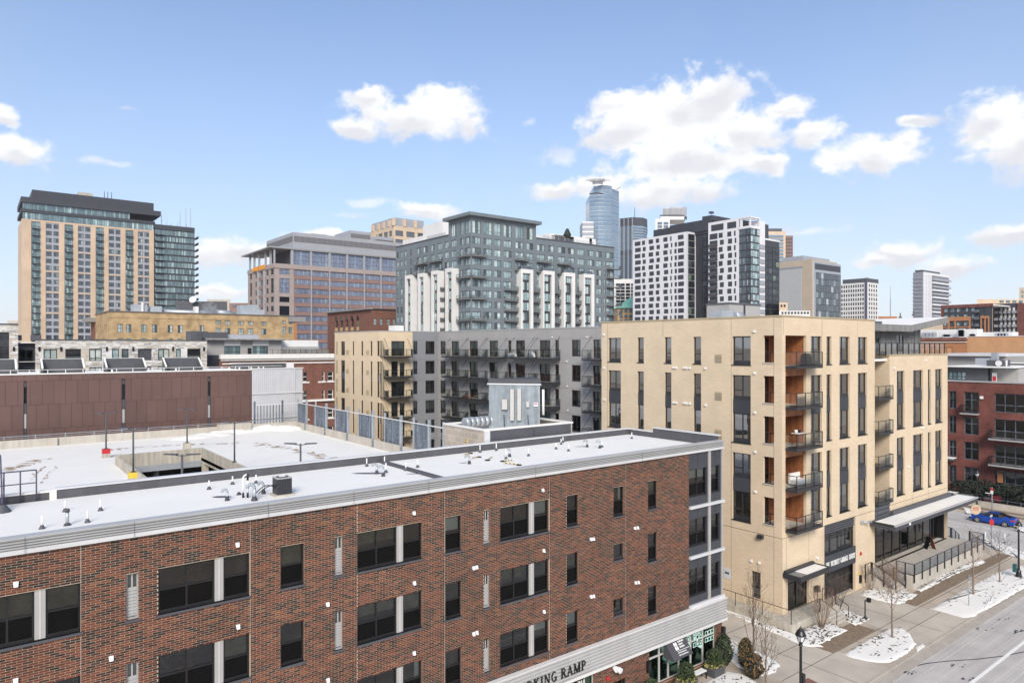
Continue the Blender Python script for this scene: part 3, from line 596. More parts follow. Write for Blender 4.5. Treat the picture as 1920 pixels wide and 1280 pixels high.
# ------------------------------------------------------------------ the near brick apartment house
KB = 1.05; Y0 = 26.8*KB
BZ = lambda v: H-KB*v
SCREEN = set()
style('dh', (), ((.5,0,1),), .06, 'black_paint', 'pane', True, .07); style('dh2', (.5,), ((.5,0,1),), .065, 'black_paint', 'pane', True, .07)
style('slit', (.5,), ((.66,0,1),), .05, 'grey_fascia', 'pane', True, .06); style('shop', (), (), .05, 'offwhite_frame', 'pane_green', True)
def screen(o, w, h, zb=.07):
    """insect screen in front of the lower sash"""
    k = ('screen', round(w, 2), round(h, 2))
    if k not in MC:
        b = MB(); b.face([(-w/2+.05, .03, zb+.05), (w/2-.05, .03, zb+.05), (w/2-.05, .03, h*.5), (-w/2+.05, .03, h*.5)], 'pane_screen'); MC[k] = b.mesh('insect_screen')
    link(bpy.data.objects.new('insect_screen', MC[k]), o)
def brick_house():
    r = random.Random(11); fc = Fac('Y', Y0); U = fc.u
    root = thing('apartment_house', 'long red brown brick apartment house in front with snow covered flat roof and dark windows', 'building', (16, Y0+4, 0))
    X0, X1 = -9.0, 39.75; XB = U(1291.5)
    T = [BZ(7.78), BZ(10.83), BZ(13.88)]; Hh = 1.62*KB
    ops = []; W = []
    def add(a, b, z0, z1, st, **k): ops.append((a, b, z0, z1)); W.append((a, b, z0, z1, st, k))
    groups = [(-78,-4,64.5,85.7,151.7), (296.7,347.5,403,419.5,468), (669.2,705.7,744.6,756.4,791.5), (937.8,965.6,992.9,1002,1029)]
    panels = []
    for (a, m_, b, c, d) in groups:
        ua = U(a) if a > -50 else U(-40)
        for t in T:
            ops.append((ua, U(d), t-Hh, t)); W.append((ua, U(b), t-Hh, t, 'dh2', {})); W.append((U(c), U(d), t-Hh, t, 'dh', {})); panels.append((U(b), U(c), t-Hh, t))
    for (a, b) in ((526.3,570.2), (834.5,865.2), (1062.4,1084.7), (1215,1232.4)):
        for t in T: add(U(a), U(b), t-Hh, t, 'dh')
    for i, t in enumerate(T): add(U(1150.3), U(1170), t-(Hh if i == 0 else 1.0*KB), t-(0 if i == 0 else .1), 'dh' if i == 0 else 'fix')
    for (a, b) in ((237,260), (627.9,643), (907.2,918.2)):
        for t in T: add(U(a), U(b), t-1.58*KB, t, 'slit')
    zt, zb1, zb0 = BZ(6.5), BZ(15.95), BZ(17.35)
    # mortar bed with the openings, then the bricks one by one
    mb = MB(); up = [o for o in ops]
    wall(mb, fc, X0, XB, zb1-.05, zt, up, .16, 'mortar', mrev='brick_low')
    gops = [(U(1066), U(1115), -.1, BZ(17.5)), (U(1150), U(1176), -.1, BZ(18.5)), (U(1217), U(1342), .28, BZ(17.42))]
    wall(mb, fc, X0, X1, -.2, zb0+.02, gops, .2, 'mortar', mrev='brick_low')
    mb.box(X1-.02, X1, Y0, Y0+8.4, -.2, zt, 'brick_low'); mb.box(X0, X0+.02, Y0, Y0+8.4, -.2, zt, 'brick_low'); mb.box(X0, X1-.03, Y0+8.38, Y0+8.4, -.2, zt, 'grey_siding')
    mb.build('wall', root)
    ch, bl, jt, pr = .083, .30, .0185, .012; seams = [U(q) for q in (151.5, 469.2, 669.2, 833.7, 1030, 1173)]
    bricks = []
    def lay(x0, x1, z0, z1, holes, sea):
        n = int(round((z1-z0)/ch)); hh = (z1-z0)/n
        for i in range(n):
            za, zb = z0+i*hh+jt/2, z0+(i+1)*hh-jt/2; zc = (za+zb)/2
            cut = sorted([(o[0], o[1]) for o in holes if o[2] < zc < o[3]]); spans = []; x = x0
            for a, b in cut:
                if a > x: spans.append((x, a))
                x = max(x, b)
            if x < x1: spans.append((x, x1))
            sp2 = []
            for a, b in spans:
                q = a
                for s in sea:
                    if a < s < b: sp2.append((q, s-.008)); q = s+.008
                sp2.append((q, b))
            off = (i % 2)*bl/2
            for a, b in sp2:
                k = math.floor((a-off)/bl)
                while True:
                    p, q = k*bl+off+jt/2, (k+1)*bl+off-jt/2; k += 1
                    if p >= b-.02: break
                    p2, q2 = max(p, a+.002), min(q, b-.002)
                    if q2-p2 > .03: bricks.append((p2, q2, za, zb))
    lay(X0, XB, zb1+.0, zt, ops, seams); lay(U(940), X1, 0, zb0, gops, [])
    full = [b for b in bricks if abs(b[1]-b[0]-(bl-jt)) < 1e-4 and b[0] > .55 and b[2] > BZ(16)]
    full.sort(key=lambda b: dep((b[0]+b[1])/2, Y0)+.02*abs(b[2]-BZ(9)))
    single = set(full[:300]); hb = full[0][3]-full[0][2]
    one = MB(); one.box(-(bl-jt)/2, (bl-jt)/2, -pr, 0, -hb/2, hb/2, 'brick_red', skip=(4,)); ome = one.mesh('brick')
    for b in full[:300]: copy_to(root, 'brick', ome, ((b[0]+b[1])/2, Y0-r.uniform(-.002, .002), (b[2]+b[3])/2))
    rest = MB()
    for b in bricks:
        if b in single: continue
        o = r.uniform(.009, .014); rest.box(b[0], b[1], Y0-o, Y0, b[2], b[3], 'brick_red', skip=(4,))
    rest.build('brickwork', root, kind='stuff')
    # windows, white infill panels, sills
    for n, (a, b, z0, z1, st, k) in enumerate(W):
        if st == 'fix': style('fix', (), (), .08, 'dark_metal', 'pane', True, .1)
        z0_ = z0
        bl_ = None; q = r.random()
        if st == 'dh2': bl_ = None if q < .5 else ('olive_reflection', r.uniform(.3, .62))
        elif st == 'dh': bl_ = None if q < .4 else (('olive_reflection', r.uniform(.3, .6)) if q < .65 else (('blind', r.uniform(.25, .5), 'R') if q < .75 else ('blind', r.uniform(.25, .55))))
        elif st == 'slit': bl_ = ('blind', .6)
        o = win(root, fc, a, b, z0_, z1, st, .10, blind=bl_)
        if st in ('dh', 'dh2'): screen(o, b-a, z1-z0)
        if st == 'slit':   # grey louvre in the lower two thirds
            key = ('lou', round(b-a, 2))
            if key not in MC:
                m2 = MB(); w, h = b-a, (z1-z0)*.64
                for i in range(9): m2.hexa([(-w/2+.05, .0, .07+h*i/9), (w/2-.05, .0, .07+h*i/9), (w/2-.05, .07, .10+h*i/9), (-w/2+.05, .07, .10+h*i/9), (-w/2+.05, .0, .07+h*(i+.85)/9), (w/2-.05, .0, .07+h*(i+.85)/9), (w/2-.05, .07, .07+h*(i+.95)/9), (-w/2+.05, .07, .07+h*(i+.95)/9)], 'grey_fascia')
                MC[key] = m2.mesh('louvre')
            link(bpy.data.objects.new('louvre', MC[key]), o)
    for (a, b, z0, z1) in panels:
        m2 = MB(); m2.fbox(fc, a+.003, b-.003, z0+.05, z1, -.09, -.03, 'putty'); c = (a+b)/2
        m2.fbox(fc, c-.03, c+.03, z0+.05, z1, -.03, -.02, 'offwhite_frame'); m2.build('window_panel', root)
    for (a, b, z0, z1) in ops:
        m2 = MB(); m2.fbox(fc, a-.06, b+.06, z0-.085, z0+.0, -.1, .05, 'charcoal'); m2.build('sill', root)
    m2 = MB()
    for s in seams: m2.fbox(fc, s-.008, s+.008, zb1, zt, .001, .004, 'concrete_lite')
    m2.build('movement_joint', root, kind='stuff')
    # rooms behind the glass
    m2 = MB()
    for t in [T[0]+.55]+[q-Hh-.95 for q in T]: m2.box(X0+.1, X1-.1, Y0+.3, Y0+5, t-.14, t+.14, 'room')
    m2.box(X0+.1, X1-.1, Y0+5, Y0+5.1, 1, zt-.1, 'room')
    for s in seams+[U(590), U(880), U(1120)]: m2.box(s-.06, s+.06, Y0+.3, Y0+5, 1, zt-.1, 'room')
    for i in range(60):
        x = r.uniform(X0+1, X1-1); k = r.choice(T); zf = k-Hh-.8; h = r.uniform(.5, 1.5); w = r.uniform(.4, 1.6)
        m2.box(x, x+w, Y0+r.uniform(1, 3), Y0+r.uniform(3.2, 4.5), zf, zf+h, r.choice(['room_dark', 'cushion', 'wood', 'room', 'white_panel', 'cloth_blue']))
    m2.build('interior', root)
    # white vent hoods
    V = [(29.5,1096.7),(444.5,1022.5),(445.7,1175.7),(208,1235),(29,1277.5),(775.2,963),(613.5,1133.7),(776,1094),(775.5,1225),(614,1275.7),(887,1065.7),(892.5,1064),(887,1189),(893,1186.5),
         (1016.8,919.7),(1018.5,1033),(1019,1147),(1107,1011.6),(1111.8,1011),(1107,1118.9),(1111.8,1118),(1189.4,990.8),(1194.6,990),(1190.7,1092.8),(1196,1092.2)]
    vm = MB(); vm.hexa([(-.06,-.12,-.08),(.06,-.12,-.08),(.06,0,-.08),(-.06,0,-.08),(-.075,-.04,.075),(.075,-.04,.075),(.075,0,.075),(-.075,0,.075)], 'white_vent'); vme = vm.mesh('vent_hood')
    for (px, py) in V: copy_to(root, 'vent_hood', vme, fc.P(U(px), fc.z(px, py)+.05, .012))
    # roof: fascia with rolled ribs, parapets, snow
    YB = Y0+8.35; zs = BZ(6.36)
    m2 = MB(); z1 = BZ(6.03); n = 4
    prof = [(.03, zt-.02), (.14, zt-.02), (.15, zt+.13)]
    for i in range(n):
        za = zt+.13+(z1-zt-.13)*i/n; hgt = (z1-zt-.13)/n; prof += [(.10, za+.01), (.10, za+hgt*.45), (.17, za+hgt*.55), (.17, za+hgt*.96)]
    prof += [(.20, z1), (.20, z1+.06), (-.25, z1+.06)]
    for (o0, za), (o1, zb) in zip(prof[:-1], prof[1:]): m2.face([fc.P(X0, za, o0), fc.P(X1, za, o0), fc.P(X1, zb, o1), fc.P(X0, zb, o1)], 'grey_fascia' if zb > zt+.14 else 'light_metal')
    m2.face([fc.P(X1, z, o) for o, z in prof]+[fc.P(X1, zt-.02, -.25)], 'light_metal'); m2.face([fc.P(X0, z, o) for o, z in prof]+[fc.P(X0, zt-.02, -.25)], 'light_metal')
    for px in (185/4+.0, 250, 500, 660, 800, 1000, 1200): m2.fbox(fc, U(px)-.006, U(px)+.006, zt, z1+.07, .2, .205, 'charcoal')
    m2.build('fascia', root)
    m2 = MB(); m2.box(X0, X1-.3, Y0+.25, YB-.25, zs-.3, zs, 'snow'); m2.build('snow_cover', root)
    m2 = MB(); z2 = BZ(5.98); xg = U(95) if False else 2.2
    gap = gnd(95, 940, zs)[0]
    m2.box(gap+.25, X1, YB-.22, YB+.05, zs-.3, z2, 'parapet_dark'); m2.box(gap+.22, X1+.02, YB-.26, YB+.12, z2, z2+.07, 'light_metal')
    m2.box(X0, gap, YB-.02, YB+.25, zs-.3, z2-.10, 'parapet_dark'); m2.box(X0, gap+.02, YB-.06, YB+.32, z2-.10, z2-.03, 'snow'); m2.box(gap, gap+.25, YB-.25, YB+.25, zs-.3, z2+.0, 'white_trim')
    m2.box(X1-.26, X1, YB-2.6, YB-.23, zs-.3, z2-.02, 'parapet_dark'); m2.box(X1-.32, X1+.06, YB-2.6, YB-.27, z2-.02, z2+.05, 'light_metal')
    m2.box(X1-.28, X1+.0, Y0+.3, YB-2.62, zs-.3, z2+.28, 'parapet_dark'); m2.box(X1-.34, X1+.08, Y0+.12, YB-2.6, z2+.28, z2+.35, 'light_metal')
    m2.build('parapet', root)
    m2 = MB(); m2.box(17.6*KB, 17.6*KB+.3, Y0+.28, YB-.23, zs-.1, zs+.13, 'parapet_dark'); m2.build('roof_joint_curb', root)
    # end bay of dark panels, windows and white bands
    xm0, xm1, xr = U(1326), U(1331.8), U(1350.5)
    style('bay', (.52,), ((.46,0,1),), .06, 'black_paint', 'pane', True, .05); style('bay1', (), ((.5,0,1),), .06, 'black_paint', 'pane', True, .05)
    m2 = MB(); bo = [(XB+.02, xm0-.02, t-1.45*KB, t+.25*KB) for t in T]+[(xm1+.02, xr-.06, t-1.45*KB, t+.25*KB) for t in T]
    wall(m2, fc, XB+.003, X1-.02, zb1, zt, bo, .25, 'charcoal_dark'); m2.build('bay_panel', root)
    for i, (a, b, z0, z1_) in enumerate(bo):
        o = win(root, fc, a, b, z0, z1_, 'bay' if i < 3 else 'bay1', .12, blind=('blind', .35) if i in (0, 3) else ('olive_reflection', .3)); screen(o, b-a, z1_-z0, .05)
    m2 = MB()
    for (a, b) in ((xm0, xm1), (xr, X1+.03)): m2.fbox(fc, a+.06, b-.04, zb1, zt, 0, .08, 'putty')
    m2.build('bay_mullion', root)
    for v in (9.83, 12.88, 15.86):
        m2 = MB(); m2.fbox(fc, XB, X1+.12, BZ(v)-.10, BZ(v)+.08, -.1, .16, 'light_metal'); m2.build('bay_band', root)
    m2 = MB()
    for t in T:
        for x in (U(1308), U(1341)): m2.fbox(fc, x-.008, x+.008, t+.25*KB, t+1.25*KB, .001, .008, 'black')
    m2.build('panel_joint', root)
    # ribbed metal band above the ground floor, its lettering
    m2 = MB(); n = 7; prof = [(0, zb0-.05), (.3, zb0-.05), (.3, zb0+.12)]; hh = (zb1-.06-zb0-.12)/n
    for i in range(n):
        za = zb0+.12+hh*i; prof += [(.16, za+hh*.06), (.15, za+hh*.30), (.27, za+hh*.52), (.28, za+hh*.94)]
    prof += [(.30, zb1-.06), (.30, zb1), (0, zb1)]
    for (o0, za), (o1, zb) in zip(prof[:-1], prof[1:]): m2.face([fc.P(X0, za, o0), fc.P(X1+.2, za, o0), fc.P(X1+.2, zb, o1), fc.P(X0, zb, o1)], 'corrugated' if zb0+.12 < zb < zb1-.02 else 'white_panel')
    m2.face([fc.P(X1+.2, z, o) for o, z in prof], 'corrugated'); m2.face([fc.P(X0, z, o) for o, z in prof], 'corrugated')
    for px in (1060, 1204.5, 1270, 1331): m2.fbox(fc, U(px)-.008, U(px)+.008, zb0+.1, zb1-.06, .283, .29, 'grey_fascia')
    m2.build('metal_band', root)
    lh = .5; ue = U(1092.5); wr = sum(LET[c][0]+.13 for c in 'RAMP')*lh
    txt = 'PARKING RAMP'; tot = sum((LET[c][0]+.14)*1.0 if c != ' ' else .42 for c in txt)*lh
    write(root, fc, txt, ue-tot, fc.z(1090, 1249.5), lh, .29, 'letter_black', gap=.14)
    # ground floor: shop front, awning, doors, lamps
    zt0 = BZ(17.42); tr_ = fc.z(1320, 1195)
    xs = [U(q) for q in (1217, 1239, 1256, 1275.5, 1298, 1320.5, 1342)]
    for i, (a, b) in enumerate(zip(xs[:-1], xs[1:])):
        if i in (1, 2):
            o = win(root, fc, a+.01, b-.01, .3, tr_, 'shop', .12, name='door', label='glass shop door with pale frame'); o.name = 'door'
            win(root, fc, a+.01, b-.01, tr_, zt0, 'shop', .12)
        else:
            win(root, fc, a+.01, b-.01, .3, tr_, 'shop', .12); win(root, fc, a+.01, b-.01, tr_, zt0, 'shop', .12)
    m2 = MB()
    for i in (3, 4, 5):
        for cx in range(3):
            for cz in range(3):
                u0 = xs[i]+.22+cx*(xs[i+1]-xs[i]-.3)/3; z0 = 1.55-(.0 if i > 3 else .35)+cz*.44; s = .3
                for (a, b, c, d) in ((0, s, 0, .05), (0, s, s-.05, s), (0, .05, .05, s-.05), (s-.05, s, .05, s-.05)): m2.fbox(fc, u0+a, u0+b, z0+c, z0+d, -.115, -.108, 'white_frit')
    m2.build('window_sticker', root, kind='stuff')
    m2 = MB(); z0 = tr_+.05; u = xs[3]+.1   # big white shapes printed on the upper panes
    for (pts) in (((0,0),(.9,0),(.9,.25),(0,.25)), ((.7,.25),(.95,.25),(.95,1.0),(.7,1.0)), ((0,.25),(.2,.25),(.5,.55),(.3,.7)), ((1.3,0),(1.55,0),(1.55,1.1),(1.3,1.1)), ((1.55,.3),(1.7,.3),(2.3,.05),(2.3,.3),(1.7,.62),(1.55,.55)), ((2.1,.3),(2.35,.3),(2.35,1.1),(2.1,1.1)), ((1.5,-.35),(1.75,-.05),(2.35,-.5),(2.2,-.75))):
        a = [fc.P(u+x, z0+z, -.116) for x, z in pts]; b = [fc.P(u+x, z0+z, -.108) for x, z in pts]; m2.face(b, 'white_frit'); m2.face(a, 'white_frit')
    m2.build('window_print', root)
    m2 = MB(); ua, ub = U(1243.5), U(1281); za = fc.z(1262, 1198)+.1
    ub = U(1279); m2.hexa([fc.P(ua, za-.95, .8), fc.P(ub, za-.95, .8), fc.P(ub, za, .05), fc.P(ua, za, .05), fc.P(ua, za-.9, .85), fc.P(ub, za-.9, .85), fc.P(ub, za+.05, .12), fc.P(ua, za+.05, .12)], 'awning')
    for uu in (ua, ub): m2.face([fc.P(uu, za-.95, .8), fc.P(uu, za, .05), fc.P(uu, za-.95, .05)], 'awning')
    aw = m2.build('awning', root)
    m2 = MB()
    def on(u, t, w, h):   # t runs down the slope
        def q(uu, s): return fc.P(uu, za+.05-.95*s+.012, .12+.73*s+.012)
        m2.face([q(u, t+h), q(u+w, t+h), q(u+w, t), q(u, t)], 'letter_white')
    for i in (0, 1):
        for j in (0, 1): on(ua+.55+i*.16, .22+j*.2, .13, .17)
    for j, ws in enumerate(((.07,.05,.09,.04,.08,.06), (.06,.09,.05,.07), (.08,.05,.07,.08,.05))):
        x = ua+.98
        for w in ws: on(x, .2+j*.13, w, .075); x += w+.03
    on(ua+.6, .63, 1.15, .02)
    for j in (0, 1):
        x = ua+.62
        for w in (.05,.07,.04,.06,.05,.08,.05,.06,.04,.05)[:9+j]: on(x, .71+j*.12, w, .05); x += w+.035
    m2.build('awning_lettering', root)
    o = win(root, fc, U(1066), U(1098), -.05, BZ(17.5), 'shop', .15); o.name = 'door'; o['label'] = 'garage lobby door under the number sign'
    win(root, fc, U(1099), U(1115), -.05, BZ(17.5), 'shop', .15); o = win(root, fc, U(1150), U(1176), -.05, BZ(18.5), 'fix', .15); o.name = 'door'; o['label'] = 'dark steel door'
    m2 = MB(); m2.fbox(fc, U(1079), U(1094), BZ(18.1), BZ(17.55), .0, .06, 'black_paint'); m2.build('number_plate', root)
    write(root, fc, '711', U(1081), BZ(18.0), .4, .06, 'letter_white', 'number', asp=.8)
    for px, py in ((1214, 1248), (1354, 1183)):
        m2 = MB(); u, z = U(px), fc.z(px, py); m2.fbox(fc, u-.13, u+.13, z-.33, z+.33, .0, .2, 'black_paint'); m2.fbox(fc, u-.09, u+.09, z-.36, z+.36, .03, .15, 'black'); m2.build('wall_lamp', root)
    m2 = MB(); u, z = U(1149), fc.z(1149, 1252); m2.tube(fc.P(u, z+.1, .02), fc.P(u, z+.02, .35), .12, .17, 10, 'white_vent'); m2.tube(fc.P(u+.3, z-.05, .02), fc.P(u+.3, z-.12, .35), .12, .17, 10, 'white_vent'); m2.build('flood_light', root)
    m2 = MB(); u, z = U(1139), fc.z(1139, 1271); m2.tube(fc.P(u, z, 0), fc.P(u, z, .12), .13, .11, 12, 'red'); m2.build('alarm_bell', root)
    m2 = MB(); m2.box(U(1180), X1-.4, Y0+2.5, Y0+2.6, 0, zb0, 'room_lite'); m2.box(U(1050), X1-.4, Y0+.3, Y0+3.5, zb0-.3, zb0-.2, 'white_panel'); m2.box(U(1217), X1-.4, Y0+.3, Y0+3.5, .0, .25, 'room')
    for q in range(4): m2.box(U(1222)+q*2.1, U(1222)+q*2.1+.9, Y0+1.2, Y0+1.9, .25, 1.1+.2*(q % 2), 'room_dark')
    m2.build('shop_interior', root)
    return zs, YB
ZROOF, YBACK = brick_house()

# ------------------------------------------------------------------ things on the brick house roof
def roof_things():
    zs = ZROOF
    W = [(78.7,990.8,.55,'white vent pipe, closest to the bottom left of the snowy roof'),
         (122,958.7,.5,'white vent pipe standing just behind the short grey flue near the roof stair'),
         (164,979,.5,'white vent pipe to the right of the short grey flue near the roof stair'),
         (188.4,957,.5,'lone white vent pipe between the roof stair and the air conditioner'),
         (392,917,.45,'white vent pipe to the left of the gooseneck beside the tall twin pipes'),
         (436,907.7,.42,'white vent pipe behind the gooseneck, left of the tall twin pipes'),
         (480,905.7,.45,'white vent pipe directly behind the air conditioner tubing'),
         (687.6,874,.5,'white vent pipe near the back parapet, left of the dark roof kerb'),
         (721,870,.48,'white vent pipe at the far end of the dark roof kerb'),
         (723.6,885.5,.6,'white vent pipe next to the pair of goosenecks'),
         (761,882,.5,'white vent pipe right in front of the dark roof kerb'),
         (783,876,.5,'white vent pipe just beyond the dark roof kerb'),
         (900,848,.5,'white vent pipe right of the leaning yellow warning stand'),
         (930.5,844.6,.5,'white vent pipe in front of the flat yellow bundle'),
         (948.6,860,.75,'white vent pipe touching the grey gooseneck beyond the yellow stands'),
         (991,854.6,.55,'white vent pipe alone in the middle of the far roof field'),
         (1042.6,841.6,.45,'white vent pipe, left one of a loose cluster of four'),
         (1052,833,.4,'white vent pipe, rear left of the paired cones in the cluster of four'),
         (1055.5,829.5,.4,'white vent pipe, hindmost of the cluster of four'),
         (1066,845.5,.5,'white vent pipe, front right of the cluster of four'),
         (1128.7,838,.35,'white vent pipe beside the farthest grey gooseneck'),
         (1184.6,822,.5,'white vent pipe by the step of the right hand parapet')]
    proto = None
    for (px, py, h, lab) in W:
        x, y = gnd(px, py, zs)
        t = thing('vent_pipe', lab, 'vent pipe', (x, y, zs), 'white vent pipes on the brick house roof')
        m = MB(); m.tube((x,y,zs+.06), (x,y,zs+.12+h*.66), .033, .033, 8, 'white_vent'); m.build('pipe', t)
        m = MB(); m.lathe(x, y, [(.12,zs-.01),(.1,zs+.03),(.045,zs+.14),(.036,zs+.145)], 10, 'charcoal'); m.build('flashing_cone', t)
    Gn = [(426,938,.75,1,'grey metal gooseneck vent with a dark melt patch, left of the tall twin pipes'), (477,938,1.1,-1,'large silver gooseneck flue next to the air conditioner hoses'), (494,925,.8,-1,'slim grey gooseneck against the back of the air conditioner'),
          (706.5,888,.85,-1,'grey gooseneck vent with a long melt streak, left one of the close pair'), (718.5,892.5,.85,-1,'grey gooseneck vent, front one of the close pair'), (880,869.4,.75,-1,'grey gooseneck vent standing among the fallen yellow stands'),
          (955.6,856,.75,-1,'grey gooseneck vent right of the fallen yellow stands'), (1101,838,.7,-1,'grey gooseneck vent with a small melt streak, left one near the far end'), (1124.8,840,.75,-1,'grey gooseneck vent closest to the far right parapet')]
    for (px, py, h, s, lab) in Gn:
        x, y = gnd(px, py, zs); t = thing('gooseneck_vent', lab, 'roof vent', (x, y, zs), 'gooseneck vents on the brick house roof')
        h *= .66; R = .055 if h < .7 else .075; c = -s; ux, uy = S_*c, -C_*c
        m = MB()
        pts = [(x,y,zs), (x,y,zs+h*.75)]+[(x+S_*(-R*2.1)*(1-math.cos(a)), y-C_*(-R*2.1)*(1-math.cos(a)), zs+h*.75+R*2.1*math.sin(a)) for a in (.5,1.0,1.57,2.2,2.9,3.3)]
        m.path(pts, R, 9, 'duct'); m.build('duct', t)
        m = MB(); m.lathe(x, y, [(R*2,zs-.01),(R*1.7,zs+.06),(R*1.05,zs+.2)], 10, 'charcoal_dark'); m.build('flashing_cone', t)
    x, y = gnd(126.3, 984.4, zs); t = thing('flue_pipe', 'short grey flue with a snow dusted cap near the roof stair', 'flue', (x, y, zs))
    m = MB(); m.tube((x,y,zs), (x,y,zs+.52), .06, .06, 10, 'duct'); m.build('pipe', t)
    m = MB(); m.tube((x,y,zs+.5), (x,y,zs+.62), .085, .075, 10, 'charcoal'); m.build('cap', t); m = MB(); m.lathe(x, y, [(.14,zs-.01),(.11,zs+.05),(.06,zs+.1)], 10, 'charcoal_dark'); m.build('flashing_cone', t)
    x, y = gnd(460, 932.5, zs); t = thing('twin_pipe', 'tall pair of white pipes with black sleeves beside the air conditioner', 'pipes', (x, y, zs))
    for i, (px, py, bend) in enumerate(((456,932.5,True), (464.5,932.5,False))):
        a, b = gnd(px, py, zs); m = MB(); m.tube((a,b,zs+.2), (a,b,zs+.88), .042, .042, 9, 'white_vent')
        if bend: m.path([(a,b,zs+.88), (a+.04,b-.03,zs+.97), (a+.13,b-.08,zs+1.02)], .042, 9, 'white_vent')
        else: m.tube((a,b,zs+.76), (a,b,zs+1.04), .045, .045, 9, 'black')
        m.build('pipe', t); m = MB(); m.tube((a,b,zs), (a,b,zs+.22), .046, .045, 9, 'black'); m.build('sleeve', t)
    m = MB(); cx, cy = gnd(448, 927, zs); m.lathe(cx, cy, [(.13,zs-.01),(.05,zs+.12)], 8, 'charcoal_dark'); m.build('flashing_cone', t)
    # condenser
    a, b = gnd(505.5, 931, zs), gnd(536, 930, zs); cx, cy = (a[0]+b[0])/2+.27, (a[1]+b[1])/2+.2
    t = thing('air_conditioner', 'dark grey air conditioner condenser on a snowy pad on the brick house roof', 'air conditioner', (cx, cy, zs))
    s = .33; m = MB(); m.box(cx-.45, cx+.45, cy-.42, cy+.42, zs, zs+.08, 'concrete_lite'); m.build('base_pad', t)
    m = MB(); m.box(cx-s+.02, cx+s-.02, cy-s+.02, cy+s-.02, zs+.09, zs+.78, 'charcoal_dark')
    for i in range(13): m.box(cx-s, cx+s, cy-s, cy+s, zs+.13+i*.05, zs+.145+i*.05, 'dark_metal')
    for i in range(9):
        q = -s+.05+i*(2*s-.1)/8; m.box(cx+q-.008, cx+q+.008, cy-s-.006, cy+s+.006, zs+.1, zs+.77, 'charcoal'); m.box(cx-s-.006, cx+s+.006, cy+q-.008, cy+q+.008, zs+.1, zs+.77, 'charcoal')
    m.build('cabinet', t)
    m = MB(); m.box(cx-s-.01, cx+s+.01, cy-s-.01, cy+s+.01, zs+.78, zs+.82, 'grey_fascia'); m.tube((cx,cy,zs+.82), (cx,cy,zs+.85), .26, .25, 16, 'charcoal'); m.tube((cx,cy,zs+.85), (cx,cy,zs+.865), .16, .16, 12, 'snow'); m.build('fan_cover', t)
    m = MB()
    for k in range(2):
        p0 = Vector((cx-s, cy-.1-.2*k, zs+.4+.15*k)); q = gnd(478+6*k, 930, zs); p1 = Vector((q[0], q[1], zs+.1)); pts = []
        for i in range(11):
            f = i/10; v = p0.lerp(p1, f); v.z += math.sin(f*math.pi)*(.22-.1*k); pts.append(v)
        m.path(pts, .022, 6, 'black')
    m.build('hose', t)
    # striped warning stands that blew over
    def stand(x, y, ang, l, up, lab):
        l *= .6; up *= .62 if up > .3 else 1; t = thing('warning_stand', lab, 'warning stand', (x, y, zs), 'yellow and black striped warning stands on the roof')
        m = MB(); ca, sa = math.cos(ang), math.sin(ang)
        n = 8
        for i in range(n):
            p = (x+ca*l*i/n, y+sa*l*i/n, zs+.05+up*i/n); q = (x+ca*l*(i+1)/n, y+sa*l*(i+1)/n, zs+.05+up*(i+1)/n); m.tube(p, q, .026, .026, 6, 'yellow' if i % 2 else 'black')
        m.build('striped_pole', t)
        m = MB(); m.tube((x,y,zs), (x,y,zs+.05), .17, .15, 12, 'black'); m.build('base', t)
        if up > .3:
            m = MB(); m.tube((x+ca*l,y+sa*l,zs+up), (x+ca*l*1.02+.12,y+sa*l*.9,zs+.1), .022, .022, 6, 'yellow'); m.build('brace', t)
    for (px, py, a, l, up, lab) in ((869,842,.55,.9,1.0,'yellow and black striped stand still leaning up by the back parapet'), (882,850,3.7,1.6,.03,'striped stand lying flat left of the gooseneck among the fallen stands'), (898,857,3.6,1.6,.05,'striped stand lying flat just behind the gooseneck among the fallen stands'),
                                (914,863,.6,1.4,.05,'striped stand lying beside a dark disc in the middle of the fallen stands'), (943,865,-.75,1.0,.04,'short striped stand lying near the front roof edge'), (973,872,2.3,1.5,.06,'striped stand with loose yellow ribbon closest to the ribbed roof edge')):
        stand(*gnd(px, py, zs), a, l, up, lab)
    m = MB(); x, y = gnd(935, 834, zs)
    for i in range(6): m.tube((x+.1*i-.3, y+.07*(i % 3), zs+.03+.02*(i % 2)), (x+.1*i-.1, y+.2+.05*(i % 2), zs+.12), .09, .05, 7, 'yellow')
    m.build('yellow_bundle', None, org=(x, y, zs), label='flat crumpled yellow bundle lying by the back parapet of the snowy roof', cat='bundle')
    # bare patches where warm pipes melted the snow
    for (px, py, l, w) in ((692,887,1.9,.22), (416,931,.9,.2), (1090,837,.9,.12), (868,867.5,.5,.1), (773,888,.7,.08)):
        x, y = gnd(px, py, zs); m = MB(); n = 14
        m.face([(x+S_*l/2*math.cos(2*math.pi*i/n)*(1 if i % 2 else .9)+C_*w*math.sin(2*math.pi*i/n), y-C_*l/2*math.cos(2*math.pi*i/n)*(1 if i % 2 else .9)+S_*w*math.sin(2*math.pi*i/n), zs+.004) for i in range(n)], 'charcoal'); m.build('melt_patch', None, kind='stuff')
    # stair over the parapet at the left end
    x, y = gnd(6, 955, zs); yb = YBACK+.0
    t = thing('roof_stair', 'dark steel crossover stair with handrails over the roof parapet at the left edge', 'steel stair', (x, y, zs))
    x6 = gnd(6, 940, zs)[0]; x68 = gnd(67, 936, zs)[0]
    m = MB(); zr = zs+1.35; yy = yb-.18
    xa = x68-3.2
    for q in (x68, (x68+x6)/2, x6): m.tube((q,yy,zs), (q,yy,zr), .03, .03, 6, 'navy_steel')
